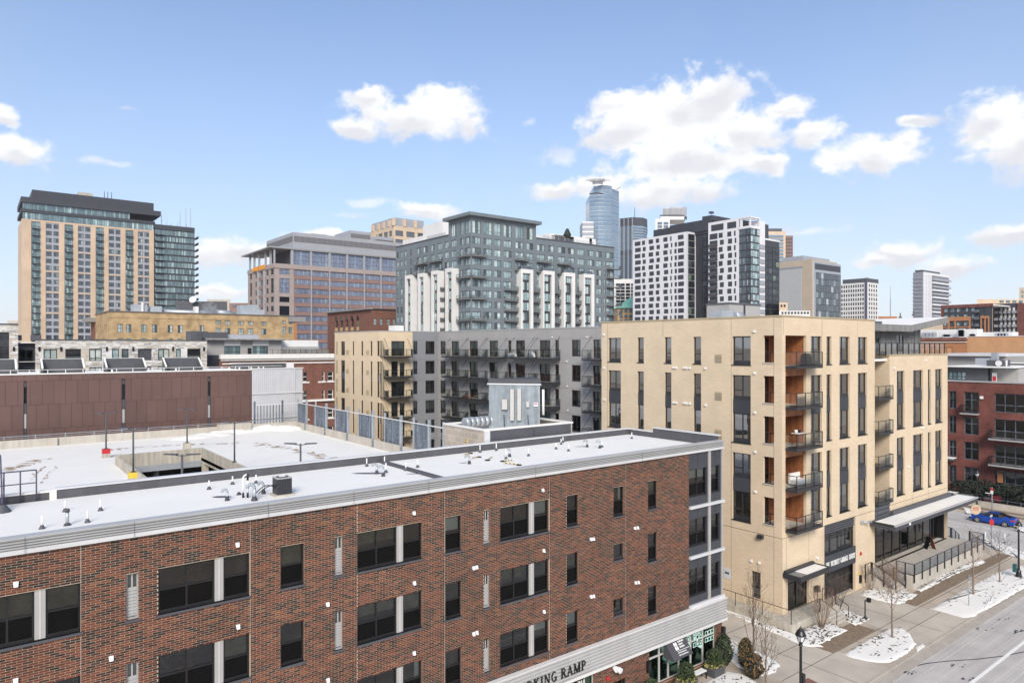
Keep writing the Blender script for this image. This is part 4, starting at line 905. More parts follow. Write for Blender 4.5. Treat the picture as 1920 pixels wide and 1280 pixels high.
    m.tube((xa,yy,zr), (x68,yy,zr), .03, .03, 6, 'navy_steel'); m.tube((xa,yy,zs+.8), (x68,yy,zs+.8), .025, .025, 6, 'navy_steel'); m.build('handrail', t)
    m = MB()
    for i in range(5): m.box(x6-1.3, x6-.15, yy-1.5+i*.28, yy-1.25+i*.28, zs+.1+i*.2, zs+.14+i*.2, 'charcoal')
    m.build('tread', t); m = MB()
    for q in (x6-1.35, x6-.12): m.hexa([(q,yy-1.6,zs), (q+.05,yy-1.6,zs), (q+.05,yy-.1,zs+1.0), (q,yy-.1,zs+1.0), (q,yy-1.6,zs+.22), (q+.05,yy-1.6,zs+.22), (q+.05,yy-.1,zs+1.22), (q,yy-.1,zs+1.22)], 'navy_steel')
    m.build('stringer', t); m = MB(); m.tube((x6-.12,yy-1.6,zs+.05), (x6-.12,yy-1.6,zs+1.2), .03, .03, 6, 'navy_steel'); m.tube((x6-.12,yy-1.6,zs+1.2), (x6-.12,yy,zs+2.1), .03, .03, 6, 'navy_steel'); m.tube((x6-.12,yy-1.6,zs+.75), (x6-.12,yy,zs+1.6), .02, .02, 6, 'navy_steel'); m.build('handrail', t)
    for q in (x6-.1, x6-1.4): m = MB(); m.lathe(q, yy-1.6, [(.33,zs-.01),(.12,zs+.3)], 8, 'charcoal'); m.build('foot', t)
roof_things()

# ------------------------------------------------------------------ the parking ramp behind it
def ramp():
    zd, zp = BZ(12.1), BZ(11.08); XR, YF = 38*KB, 101*KB; XL = -34.0; YN = YBACK+.5
    root = thing('parking_ramp', 'concrete parking ramp with snow covered open top deck and square light well', 'parking ramp', (10, 60, 0))
    wx0, wx1, wy0, wy1 = 11.8*KB, 19.85*KB, 51*KB, 80.7*KB
    m = MB()
    for (a, b, c, d) in ((XL, wx0, YN, YF), (wx1, XR, YN, YF), (wx0, wx1, YN, wy0), (wx0, wx1, wy1, YF)): m.box(a, b, c, d, zd-.6, zd, 'concrete')
    m.box(XL, XR, YN, YF, zd-3.6, zd-3.3, 'concrete'); m.box(XL, XR, YN, YN+.3, -.2, zd-.6, 'concrete'); m.box(XR-.3, XR, YN, YF, -.2, zd-3.6, 'concrete')
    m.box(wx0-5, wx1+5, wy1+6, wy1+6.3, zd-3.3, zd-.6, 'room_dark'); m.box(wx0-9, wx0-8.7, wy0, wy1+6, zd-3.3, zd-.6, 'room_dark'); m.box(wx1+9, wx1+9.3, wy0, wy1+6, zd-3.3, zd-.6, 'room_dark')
    m.build('deck', root)
    m = MB()    # snow field on the deck, with gentle heaves
    r = random.Random(5)
    for (a, b, c, d) in ((XL, wx0-.2, YN, YF-.2), (wx1+.2, XR-.2, YN, YF-.2), (wx0-.2, wx1+.2, wy1+.2, YF-.2), (wx0-.2, wx1+.2, YN, wy0-.2)): m.box(a, b, c, d, zd, zd+.05, 'snow')
    m.build('snow_cover', root)
    m = MB()
    for (a, b, c, d) in ((wx0-.2, wx1+.2, wy1-.02, wy1+.2), (wx0-.2, wx0, wy0, wy1-.02), (wx1, wx1+.2, wy0, wy1-.02), (wx0-.2, wx1+.2, wy0-.2, wy0)): m.box(a, b, c, d, zd-.35, zp, 'concrete')
    m.build('well_wall', root)
    m = MB(); m.box(wx0+.003, wx1-.003, wy1-.25, wy1-.023, zd-1.0, zd-.352, 'duct'); m.build('steel_beam', root)
    for (x, y) in ((wx1-.0, wy1-.6), (wx1+.0, wy1-9), (wx1, wy0+8), (wx0-.4, wy1-9)):
        m = MB(); m.box(x-.1, x+.5, y-.6, y, -.2, zd-.601, 'concrete'); m.build('column', root)
    m = MB()
    # far parapet, its guard rail; right parapet in panels
    m.box(XL, XR, YF-.2, YF, zd-.6, zp, 'concrete_lite'); m.box(oy(94, YF), oy(107, YF), YF-.5, YF-.203, zd, zp+.02, 'concrete_lite'); m.build('far_parapet', root)
    m = MB(); m.box(XL, XR-2, YF-.13, YF-.07, zp+.42, zp+.48, 'galv'); m.box(XL, XR-2, YF-.13, YF-.07, zp+.2, zp+.24, 'galv')
    for i in range(22): m.box(XL+2+i*3.2, XL+2.07+i*3.2, YF-.14, YF-.06, zp, zp+.5, 'galv')
    m.build('guard_rail', root)
    m = MB(); m.box(oy(406, YF), oy(466, YF), YF-1.4, YF-.203, zd, zp+.35, 'concrete_lite'); m.build('stepped_wall', root)
    edges = [ox(q, XR) for q in (552, 574, 611, 653, 701, 755, 812, 860, 905)]
    for a, b in zip(edges[:-1], edges[1:]):
        m = MB(); m.box(XR-.2, XR, b+.35, a-.35, zd-.6, zp, 'concrete_lite'); m.build('parapet_panel', root)
        m = MB(); m.box(XR-.12, XR-.02, b-.35, b+.35, zd-.6, zp-.1, 'galv_dark')
        for i in range(5): m.box(XR-.2, XR-.0, b-.3, b+.3, zd+.05+i*.2, zd+.13+i*.2, 'galv')
        m.build('louvre', root)
    # slush tracks swept by cars
    m = MB(); r = random.Random(4)
    def track(pts, w):
        pp = [gnd(px, py, zd+.05) for px, py in pts]; out = []
        for i in range(len(pp)-1):
            for k in range(8):
                f = k/8; out.append((pp[i][0]+(pp[i+1][0]-pp[i][0])*f, pp[i][1]+(pp[i+1][1]-pp[i][1])*f))
        for i in range(len(out)-1):
            p, q = out[i], out[i+1]; dx, dy = q[0]-p[0], q[1]-p[1]; l = math.hypot(dx, dy) or 1
            for s in range(3):
                w1 = w*r.uniform(.25, .9); o = r.uniform(-.9, .9)*w; nx, ny = -dy/l, dx/l
                m.face([(p[0]+nx*(o+w1),p[1]+ny*(o+w1),zd+.0535+.0007*s), (p[0]+nx*(o-w1),p[1]+ny*(o-w1),zd+.0535+.0007*s), (q[0]+nx*(o-w1*.6),q[1]+ny*(o-w1*.6),zd+.0535+.0007*s), (q[0]+nx*(o+w1*.6),q[1]+ny*(o+w1*.6),zd+.0535+.0007*s)], 'slush' if r.random() < .4 else 'snow_dirty')
    track([(5,884),(30,876),(60,866),(100,858)], .8); track([(205,843),(260,838),(330,834),(400,832),(455,830)], .6); track([(485,833),(520,838),(550,842),(585,850),(615,858),(640,866)], .8); track([(478,830),(510,832)], .25)
    track([(60,900),(68,885),(90,872)], .2); track([(80,905),(95,885),(110,872)], .2)
    m.build('slush_track', root, kind='stuff')
    # ploughed heaps in the far corner
    def heap(cx, cy, rx, ry, h, seed):
        m = MB(); rr = random.Random(seed); n, k = 26, 8; rows = []
        for j in range(k+1):
            f = j/k; row = []
            for i in range(n):
                a = 2*math.pi*i/n; rad = (1-f)*(1+rr.uniform(-.12, .12)); row.append((cx+math.cos(a)*rx*rad, cy+math.sin(a)*ry*rad, zd+.03+h*(1-(1-f)**2)*(.85+rr.uniform(-.15, .15)) if j else zd+.02))
            rows.append(row)
        for row in rows: m.v += row
        for j in range(k):
            for i in range(n):
                m.f.append((j*n+i, j*n+(i+1) % n, (j+1)*n+(i+1) % n, (j+1)*n+i)); m.m.append('snow' if rr.random() > .06 else 'snow_dirty'); m.sm.append(True)
        m.build('snow_heap', None, kind='stuff')
    for i, (px, py, rx, ry, h) in enumerate(((520,803,3.6,1.9,1.35), (497,806,3.2,1.7,1.0), (465,809,4,1.8,.8), (428,813,4,1.7,.7), (390,818,4,1.6,.55), (540,806,2.4,1.8,.8), (360,822,3.5,1.4,.4))): heap(*gnd(px, py, zd), rx, ry, h, i)
    # lamp posts in two rows of three
    def lamp(x, y, base, zb, lab):
        t = thing('deck_lamp', lab, 'lamp post', (x, y, zb), 'twin headed lamp posts on the parking deck')
        zt = BZ(7.3); pole = MB(); bz = zb
        if base:
            b = MB(); hb = .98; mm = {'red': 'red', 'yellow': 'yellow', 'grey': 'concrete'}[base]
            b.box(x-.38, x+.38, y-.38, y+.38, zb, zb+hb*.48, 'concrete'); b.box(x-.383, x+.383, y-.383, y+.383, zb+hb*.48, zb+hb, mm); b.build('concrete_base', t); bz = zb+hb
        pole.box(x-.2, x+.2, y-.2, y+.2, bz, bz+.06, 'charcoal'); pole.tube((x,y,bz), (x,y,zt+.05), .085, .075, 8, 'charcoal'); pole.build('pole', t)
        for s in (-1, 1):
            a = MB(); p = (x, y, zt-.05); q = (x+S_*s*.45, y-C_*s*.45, zt); a.tube(p, q, .035, .035, 6, 'charcoal')
            ux, uy = S_*s, -C_*s; vx, vy = C_*.18, S_*.18
            def P(d, k, z): return (x+ux*d+vx*k, y+uy*d+vy*k, z)
            a.hexa([P(.35,-1,zt), P(1.25,-1,zt+.05), P(1.25,1,zt+.05), P(.35,1,zt), P(.35,-1,zt+.09), P(1.25,-1,zt+.11), P(1.25,1,zt+.11), P(.35,1,zt+.09)], 'charcoal'); a.build('lamp_head', t)
    lamp(11.6*KB, 86.6*KB, 'red', zd+.05, 'twin headed lamp post on a concrete base painted red, left on the parking deck')
    lamp(19.7*KB, 86.3*KB, 'grey', zd+.05, 'twin headed lamp post on a plain concrete base behind the light well')
    lamp(11.35*KB, 69.1*KB, 'yellow', zd+.05, 'twin headed lamp post on a yellow base at the left wall of the light well')
    lamp(19.95*KB, 68.9*KB, None, zp, 'twin headed lamp post mounted on the right wall of the light well')
    lamp(11.2*KB, 51.0*KB-.6, None, zd+.05, 'twin headed lamp post in front of the light well, cut by the roof parapet')
    lamp(19.4*KB, 51.9*KB-1.4, None, zd+.05, 'twin headed lamp post standing right of the light well close to the roof parapet')
    x, y = gnd(293, 886, zd-1.5); t = thing('exhaust_stack', 'white mushroom capped exhaust stack inside the light well', 'exhaust vent', (x, y, zd-3.3)); m = MB(); m.tube((x,y,zd-3.3), (x,y,zd-1.2), .3, .3, 12, 'duct'); m.build('pipe', t); m = MB(); m.tube((x,y,zd-1.25), (x,y,zd-.9), .42, .3, 12, 'duct'); m.tube((x,y,zd-.9), (x,y,zd-.6), .2, .26, 12, 'duct'); m.build('cap', t)
    # screen of galvanised posts and dark ribbed sheets along the right parapet
    f = thing('screen_fence', 'tall galvanised screen fence with dark ribbed sheets along the right side of the deck', 'fence', (XR, 80, zp))
    px = [559, 575, 592, 612, 629.5, 653, 673, 699.5, 722, 752, 776, 805, 832]; zr = BZ(8.33)
    ys = [ox(q, XR+.15) for q in px]
    for i, y in enumerate(ys):
        m = MB(); w = .2 if i % 2 else .1; m.box(XR+.05, XR+.25, y-w, y+w, zd-.5, zr+(.62 if True else 0), 'galv'); m.build('post', f)
    m = MB(); m.box(XR+.02, XR+.12, ys[-1], ys[0], zr-.06, zr+.06, 'light_metal'); m.build('top_rail', f)
    def sheet_(ya, yb):
        m = MB(); n = max(3, int(abs(yb-ya)/.25)); 
        for i in range(n):
            a, b = ya+(yb-ya)*i/n, ya+(yb-ya)*(i+1)/n; c = a+(b-a)*.45
            m.face([(XR+.16,a,zd-.2), (XR+.10,c,zd-.2), (XR+.10,c,zr-.07), (XR+.16,a,zr-.07)], 'galv_dark'); m.face([(XR+.10,c,zd-.2), (XR+.16,b,zd-.2), (XR+.16,b,zr-.07), (XR+.10,c,zr-.07)], 'galv_dark')
        m.build('ribbed_sheet', f)
    for (a, b) in ((559,574), (588,611), (628,651), (671,697), (721,750), (777,803)): sheet_(ox(a, XR+.13), ox(b, XR+.13))
    f = thing('bar_fence', 'open fence of thin grey bars in front of the white ribbed metal wall', 'fence', (oy(505, YF), YF, zp)); xa, xb = oy(478, YF), oy(530, YF)
    for q in (xa, xb): m = MB(); m.box(q-.12, q+.12, YF+.05, YF+.25, zd, BZ(7.9), 'galv_dark'); m.build('post', f)
    m = MB(); m.box(xa, xb+2.5, YF+.1, YF+.2, BZ(8.5), BZ(8.38), 'light_metal'); m.build('rail', f)
    for i in range(1, 9): m = MB(); q = xa+(xb-xa)*i/9; m.box(q-.05, q+.05, YF+.1, YF+.2, zd, BZ(8.5), 'galv_dark'); m.build('bar', f)
ramp()

def stair_head():
    x0, x1, y0, y1 = 25.2*KB, 32.6*KB, 35.15*KB, 39.8*KB; zt = BZ(5.2)
    root = thing('stair_tower', 'pale block stair tower with galvanised lift shaft carrying white antennas', 'stair tower', ((x0+x1)/2, (y0+y1)/2, 0))
    m = MB(); m.box(x0, x1, y0, y1, 0, zt-.08, 'cmu', skip=(1,)); m.box(x0+.2, x1-.2, y0+.2, y1-.2, zt-.5, zt-.45, 'snow'); m.build('wall', root)
    m = MB(); c = .25
    for b in ((x0-.05, x1+.05, y0-.05, y0+c), (x0-.05, x1+.05, y1-c, y1+.05), (x0-.05, x0+c, y0+c, y1-c), (x1-c, x1+.05, y0+c, y1-c)): m.box(*b, zt-.08, zt+.03, 'white_trim')
    m.build('coping', root)
    for i, (a, b) in enumerate(((.28, .62), (.62, .93))):
        m = MB(); xa, xb = x0+.4+(x1-x0-.4)*(a-.28)/.72*1.05, x0+.4+(x1-x0-.4)*(b-.28)/.72*1.08; m.box(xa+.03, xb-.03, y0-.1, y0-.003, BZ(6.2), zt-.09, 'charcoal'); m.build('panel', root)
    m = MB(); m.box(x0-.06, x0+.34, y0-.16, y0-.0031, BZ(6.3), zt-.082, 'light_metal'); m.build('corner_trim', root)
    m = MB()
    for i in range(7): m.tube((x0+.9+.42*i, y1-1.2, zt+.1), (x0+.9+.42*i+.36, y1-1.2, zt+.1), .36, .36, 12, 'duct')
    m.build('fat_duct', root)
    # shaft with a skewed front
    A = Vector((*at(917, 50.0), 0)); Cc = Vector((*at(1012.5, 49.2), 0)); B = Vector((*at(1000, 53.0), 0)); z0, z1 = zt-.6, BZ(2.62)
    m = MB(); d = (Cc-A); L_ = d.length; d.normalize(); n = Vector((-d.y, d.x, 0)); 
    if n.dot(A) > 0: n = -n
    N = 44
    for i in range(N):
        a, b = A+d*L_*i/N, A+d*L_*(i+1)/N; c = a+d*L_*.5/N
        for (p, q, op, oq) in ((a, c, 0, 0), (c, c+d*.02, 0, .05), (c+d*.02, b-d*.02, .05, .05), (b-d*.02, b, .05, 0)):
            P_, Q_ = p+n*op, q+n*oq; m.face([(P_.x,P_.y,z0), (Q_.x,Q_.y,z0), (Q_.x,Q_.y,z1), (P_.x,P_.y,z1)], 'galv')
    for p, q in ((Cc, B), (B, A)): m.face([(p.x,p.y,z0), (q.x,q.y,z0), (q.x,q.y,z1), (p.x,p.y,z1)], 'galv')
    m.build('shaft', root)
    m = MB()
    def off(p, k): c = (A+B+Cc)/3; return c+(p-c)*k
    m.prism([(off(p, 1.06).x, off(p, 1.06).y) for p in (A, Cc, B)], z1, z1+.1, 'light_metal', 'charcoal_dark'); m.prism([(off(p, 1.03).x, off(p, 1.03).y) for p in (A, Cc, B)], z1+.1, z1+.42, 'charcoal', 'charcoal_dark'); m.build('shaft_roof', root)
    rz = math.atan2(d.y, d.x)
    def bx(name, f0, f1, py0, py1, mat, dp=.14, cat=None, lab=None):
        p, q = A+d*L_*f0+n*.06, A+d*L_*f1+n*.06; dd = dep(p.x, p.y); za, zb = H-(py1-HY)/F*dd, H-(py0-HY)/F*dd
        mm = MB(); r_ = n*dp; mm.hexa([(p.x,p.y,za), (q.x,q.y,za), (q.x+r_.x,q.y+r_.y,za), (p.x+r_.x,p.y+r_.y,za), (p.x,p.y,zb), (q.x,q.y,zb), (q.x+r_.x,q.y+r_.y,zb), (p.x+r_.x,p.y+r_.y,zb)], mat)
        c_ = p+n*.01; o = mm.build(name, None, org=(c_.x, c_.y, za), label=lab, cat=cat)
        return o
    bx('equipment_box', .27, .375, 748, 767, 'offwhite_frame', .2, 'equipment box', 'larger cream equipment box on the galvanised shaft, left of the tall antennas')
    bx('panel_antenna', .435, .505, 729, 787.5, 'offwhite_frame', .2, 'antenna', 'tall white panel antenna beside the cream equipment box on the shaft')
    bx('panel_antenna', .575, .645, 728, 787.5, 'offwhite_frame', .2, 'antenna', 'tall white panel antenna beside the small meter box on the shaft')
    bx('equipment_box', .745, .80, 752, 763, 'offwhite_frame', .12, 'equipment box', 'small cream meter box on the galvanised shaft next to the warning notice')
    s = bx('warning_notice', .885, .965, 754.5, 761.5, 'letter_white', .02, 'notice', 'white notice with red band on the right of the galvanised shaft')
    m = MB(); p, q = A+d*L_*.89+n*.083, A+d*L_*.955+n*.083; dd = dep(p.x, p.y); za, zb = H-(757.8-HY)/F*dd, H-(755.8-HY)/F*dd; m.face([(p.x,p.y,za), (q.x,q.y,za), (q.x,q.y,zb), (p.x,p.y,zb)], 'red'); o = m.build('red_band', s)
    m = MB(); p = Cc+n*.1+d*.25; m.tube((p.x,p.y,BZ(4.6)), (p.x,p.y,BZ(2.9)), .09, .09, 8, 'white_trim'); m.build('panel_antenna', None, org=(p.x, p.y, BZ(4.6)), label='narrow white antenna at the right corner of the galvanised shaft', cat='antenna')
    m = MB()
    for f in (.30, .47, .61, .77):
        p = A+d*L_*f+n*.1; m.path([(p.x,p.y,z0+1.2 if f in (.3,.77) else z0+.35), (p.x+.05,p.y,z0+.3), (p.x+.3*d.x,p.y+.3*d.y,z0)], .025, 5, 'black')
    m.build('antenna_cable', root, kind='stuff')
stair_head()

# ------------------------------------------------------------------ brown panelled building behind the ramp
def brown():
    Y = 104*KB; fc = Fac('Y', Y); U = fc.u; XL, XR = -12.0, U(472); zt = BZ(3.5)
    root = thing('panelled_building', 'long dark brown panel clad building behind the ramp with white ribbed metal end', 'building', (15, Y+6, 0))
    slots = [(U(44.5)-.0, U(50)), (U(228.5), U(234.5)), (U(389.5), U(394.5))]
    m = MB(); wall(m, fc, XL, XR, -.2, zt, [(a, b, BZ(11.4), BZ(4.4)) for a, b in slots], .3, 'bronze_joint', back='glass_black'); m.box(XL, XR+7, Y+.35, Y+14, -.2, zt-.1, 'bronze_joint'); m.build('wall', root)
    rows = [(4.28, 3.55, .5), (7.24, 4.28, 0), (10.27, 7.24, .5), (13.3, 10.27, .0)]; pw = 1.23*KB; mc = {}
    for (a, b, off) in rows:
        za, zb = BZ(a)+.015, BZ(b)-.015; x = XL-off*pw
        while x < XR:
            p, q = max(x, XL)+.015, min(x+pw, XR)-.015; x += pw
            segs = [(p, q)]
            if a > 4.3:
                for s0, s1 in slots:
                    segs = [t for sg in segs for t in (((sg[0], min(sg[1], s0-.02)), (max(sg[0], s1+.02), sg[1])) if sg[1] > s0 and sg[0] < s1 else (sg,)) if t[1]-t[0] > .05]
            for (p, q) in segs:
                if q-p < .05: continue
                k = (round(q-p, 2), round(zb-za, 2))
                if k not in mc: mm = MB(); mm.box(-(q-p)/2, (q-p)/2, -.04, 0, 0, zb-za, 'bronze_panel', skip=(4,)); mc[k] = mm.mesh('panel')
                copy_to(root, 'panel', mc[k], fc.P((p+q)/2, za))
    for (a, b) in slots:
        zz_ = [BZ(v) for v in (11.4, 10.1, 8.3, 7.0, 5.0, 4.4)]
        for i, (c, d) in enumerate(zip(zz_[:-1], zz_[1:])):
            mm = MB(); mm.fbox(fc, a+.03, b-.03, c+.02, d-.02, -.2, -.1, ('charcoal', 'grey_fascia', 'charcoal', 'glass_black', 'charcoal')[i]); mm.build('slot_panel', root)
    m = MB(); m.box(XL, XR+.02, Y-.08, Y+.6, zt, zt+.14, 'white_trim'); m.box(XL, XR, Y+.6, Y+13, zt-.05, zt+.0, 'snow'); m.build('coping', root)
    m = MB(); m.box(XL, XR+5, Y+.9, Y+.96, zt+.55, zt+.6, 'white_trim')
    for i in range(24): m.box(XL+i*2, XL+i*2+.08, Y+.88, Y+.98, zt, zt+.58, 'white_trim')
    m.build('roof_rail', root)
    for (a, b) in ((-40,30), (79,157), (199,272), (310,377)):
        x0, x1 = oy(a, Y+2.0), oy(b, Y+2.0); h = 1.95; m = MB(); y = Y+2.0
        m.box(x0, x1, y+1.6, y+1.7, zt, zt+h, 'charcoal'); m.box(x0-.1, x1+.1, y+1.58, y+1.75, zt+h, zt+h+.05, 'white_trim')
        for q in (x0, x1): m.hexa([(q-.1,y-.6,zt), (q+.1,y-.6,zt), (q+.1,y+1.6,zt), (q-.1,y+1.6,zt), (q-.1,y-.6,zt+.7), (q+.1,y-.6,zt+.7), (q+.1,y+1.6,zt+h), (q-.1,y+1.6,zt+h)], 'charcoal'); m.hexa([(q-.11,y-.63,zt+.7), (q+.11,y-.63,zt+.7), (q+.11,y+1.57,zt+h), (q-.11,y+1.57,zt+h), (q-.11,y-.63,zt+.76), (q+.11,y-.63,zt+.76), (q+.11,y+1.57,zt+h+.06), (q-.11,y+1.57,zt+h+.06)], 'white_trim')
        m.build('roof_screen', root)
    # white ribbed metal end
    xa, xb, xc = XR, U(553), U(567); z2 = BZ(3.35)
    m = MB(); N = 46
    for (p, q, o) in ((xa, xb, .1), (xb, xc, .05)):
        n = int((q-p)/.3)
        for i in range(n):
            a, b = p+(q-p)*i/n, p+(q-p)*(i+1)/n; c = a+(b-a)*.62
            m.face([fc.P(a,-.2,o), fc.P(c,-.2,o), fc.P(c,z2,o), fc.P(a,z2,o)], 'ribbed_white'); m.face([fc.P(c,-.2,o), fc.P(c+.03,-.2,o+.07), fc.P(c+.03,z2,o+.07), fc.P(c,z2,o)], 'ribbed_white'); m.face([fc.P(c+.03,-.2,o+.07), fc.P(b-.03,-.2,o+.07), fc.P(b-.03,z2,o+.07), fc.P(c+.03,z2,o+.07)], 'ribbed_white'); m.face([fc.P(b-.03,-.2,o+.07), fc.P(b,-.2,o), fc.P(b,z2,o), fc.P(b-.03,z2,o+.07)], 'ribbed_white')
    m.box(xc-.02, xc, Y-.05, Y+14, -.2, z2, 'ribbed_white'); m.box(xa, xc-.03, Y+.3, Y+14, -.2, z2-.4, 'ribbed_white'); m.build('ribbed_wall', root)
    for v in (6.95, 10.6): m = MB(); m.fbox(fc, xa, xc+.1, BZ(v)-.12, BZ(v)+.04, .1, .26, 'light_metal'); m.build('drip_ledge', root)
    m = MB(); m.box(xa-.1, xc+.1, Y-.22, Y+.5, z2, z2+.12, 'white_panel'); m.box(oy(435, Y+4), oy(535, Y+4), Y+4, Y+4.2, z2, z2+.75, 'charcoal'); m.box(oy(431, Y+4), oy(537, Y+4), Y+3.95, Y+4.3, z2+.75, z2+.9, 'white_panel'); m.box(oy(537, Y+4), xc+.05, Y+3.9, Y+4.2, z2, z2+.75, 'white_tower'); m.build('coping', root)
    for px in (72, 210, 330, 430, 449, 471, 485, 494):
        m = MB(); x = oy(px, Y+.4); m.tube((x,Y+.4,zt+.1), (x,Y+.4,zt+.45), .12, .12, 8, 'white_vent'); m.build('roof_lamp', root)
brown()
# ------------------------------------------------------------------ the cream brick apartment house
XC, YC = 48.6, 29.06
def cream_house():
    r = random.Random(21)
    root = thing('apartment_house', 'cream brick corner apartment house with wood lined balconies and a raised terrace', 'building', (60, 40, 0))
    fl = Fac('X', XC); fr = Fac('Y', YC); UL, UR = fl.u, fr.u
    ZR = H+2.28; T = [H+.8-3.11*k for k in range(5)]; FL = [H-1.5-3.12*k for k in range(5)]
    XN0, XN1, XE = UR(1640), UR(1668), UR(1776.7); YB = ox(1128, XC)
    style('c2', (.5,), ((.28,0,.5),), .07, 'dark_metal', 'pane_sky', True, .24); style('c1', (), ((.30,0,1),), .06, 'dark_metal', 'pane_sky', True, .24)
    style('c3', (.42,), ((.30,0,.42),), .07, 'dark_metal', 'pane_sky', True, .24)
    style('cb', (.5,), ((.30,0,.5),), .08, 'dark_metal', 'pane_sky', True, .26)
    def stack(fc, a, b, st, single=True, skip0=False):
        """one window column: a single window on the top floor, then two double-height bays"""
        o = []
        if not skip0: o.append((a, b, T[0]-2.28, T[0], 's'))
        for k in (1, 3): o.append((a, b, T[k+1]-2.28, T[k], 'p'))
        return [(*q, st) for q in o]
    def place(fc, a, b, z0, z1, kind, st, blinds=True, top=None):
        def one(za, zb):
            q = r.random(); bl = None
            if q < .5: bl = ('blind', r.uniform(.15, .75))
            elif q < .62: bl = ('blind', .3, 'R')
            elif q < .8: bl = ('olive_reflection', r.uniform(.3, .9))
            win(root, fc, a, b, za, zb, st, .16, blind=bl)
        if kind == 's': one(z0, z1)
        else:
            one(z0, z0+2.32); one(z1-2.0, z1)
            m = MB(); m.fbox(fc, a+.02, b-.02, z0+2.32, z1-2.0, -.17, -.10, 'charcoal_dark'); m.build('spandrel_panel', root)
        m = MB(); m.fbox(fc, min(a,b)-.05, max(a,b)+.05, z0-.07, z0-.0, -.15, .05, 'dark_metal'); m.build('sill', root)
    L = []
    for (a, b, st) in ((1140.5,1164,'c2'), (1194.9,1207,'c1'), (1245.8,1258.7,'c1'), (1299.7,1314.4,'c1'), (1373,1407.5,'cb')): L += stack(fl, UL(a), UL(b), st)
    Rr = []
    for (a, b, st) in ((1520.4,1541,'c3'), (1549.7,1559,'c1'), (1574.3,1593.3,'c3'), (1608.6,1625.8,'c3')): Rr += stack(fr, UR(a), UR(b), st)
    R2 = []
    for (a, b, st) in ((1681.6,1696,'c3'), (1712,1730.6,'c3'), (1740,1745.5,'c1'), (1753.8,1766.7,'c3')): R2 += stack(fr, UR(a), UR(b), st, skip0=True)
    lx0, lx1 = UR(1472.7), UR(1511.7); ly0, ly1 = UL(1451.5), UL(1431); zbot = FL[4]; ztop = H+.83
    lz = [(f+.0, f+2.33) for f in FL]
    lop = [(ly0, ly1, f+.25, f+2.33) for f in FL]
    small = (UL(1408.8), UL(1426), fl.z(1417, 1121), fl.z(1417, 1071))
    dx0, dx1 = UR(1477), UR(1516); dtop = H-17.6
    gx0, gx1 = UR(1545.6), UR(1604)
    zter = 1.18
    m = MB()
    wall(m, fl, YC, YB, -.2, ZR, [q[:4] for q in L]+lop+[small], .22, 'cream_brick')
    wall(m, fr, XC, XN0, -.2, ZR, [q[:4] for q in Rr]+[(lx0, lx1, zbot, ztop), (dx0, dx1, .6, dtop), (gx0, gx1, .05, H-14.6)], .22, 'cream_brick')
    ZR2 = H-.85; sx0, sx1 = UR(1640)+.2, UR(1762)
    wall(m, fr, XN1, XE, -.2, ZR2, [q[:4] for q in R2]+[(XN0+.03, XE+.01, zter, H-15.6)], .22, 'cream_brick')
    m.box(XN0, XN0+.02, YC, YC+2.4, -.2, ZR, 'cream_brick'); m.box(XN1-.02, XN1, YC+.003, YC+2.4, H-15.5, ZR2, 'cream_brick'); m.box(XE-.02, XE, YC+.003, YC+20, -.2, ZR2, 'cream_brick')
    m.box(XN0+.02, XN1-.02, YC+2.4, YC+2.45, H-15.5, ZR, 'cream_brick')
    m.box(XC+.003, XC+10.4, YB-.02, YB, -.2, ZR, 'cream_brick'); m.box(XN0-.02, XN0, YC+2.4, YC+19, H-3, ZR, 'cream_brick')
    m.build('wall', root)
    # control joints
    m = MB()
    for px in (1139, 1243, 1371, 1451): u = UL(px)+.0; m.fbox(fl, u-.01, u+.01, 0, ZR-.1, .001, .004, 'dark_metal') if px not in (1243,) else m.fbox(fl, u-.01, u+.01, T[0], ZR-.1, .001, .004, 'dark_metal')
    for px in (1466.9+2, 1542.5, 1608, 1540): u = UR(px); m.fbox(fr, u-.01, u+.01, T[0]+.05, ZR-.1, .001, .004, 'dark_metal')
    for u in (XC+.01, UR(1474.5), UR(1516.5), UR(1543)): m.fbox(fr, u-.01, u+.01, 0.6 if u > XC+.1 else 0, H-14.7, .001, .004, 'dark_metal')
    zj = H-14.62; m.fbox(fl, YC, YB, zj, zj+.03, .001, .005, 'dark_metal'); m.fbox(fr, XC, XN0, zj, zj+.03, .001, .005, 'dark_metal')
    for u in (UR(1711), UR(1741)): m.fbox(fr, u-.01, u+.01, H-15.4, H-14.2, .001, .004, 'dark_metal')
    m.fbox(fr, XN1, XE, H-14.6, H-14.57, .001, .005, 'dark_metal')
    m.build('control_joint', root, kind='stuff')
    for q in L: place(fl, *q[:6])
    for q in Rr: place(fr, *q[:6])
    for q in R2: place(fr, *q[:6])
    win(root, fl, *small, 'c1', .16)
    # rooms
    m = MB()
    for z in [T[0]+.55]+FL:
        m.box(XC+.4, XN0-.1, YC+2.4, YC+5, z-.14, z+.02, 'room'); m.box(lx1+.3, XN0-.1, YC+.4, YC+2.4, z-.14, z+.02, 'room'); m.box(XC+.4, XC+5, YC+5, YB-.3, z-.14, z+.02, 'room')
        if z < T[0]: m.box(XN1+.1, XE-.1, YC+.4, YC+5, z-.14, z+.02, 'room')
    m.box(XC+3, XC+3.1, YC+5, YB-.3, 0, ZR-.8, 'room_lite'); m.box(XC+3.1, XN0-.1, YC+3.2, YC+3.3, 0, ZR-.8, 'room_lite'); m.box(XN1+.1, XE-.1, YC+3, YC+3.1, 0, ZR2-.8, 'room_lite')
    for px in (1225, 1275, 1345): m.box(XC+.4, XC+5, UL(px)-.06, UL(px)+.06, 3, ZR-.8, 'room')
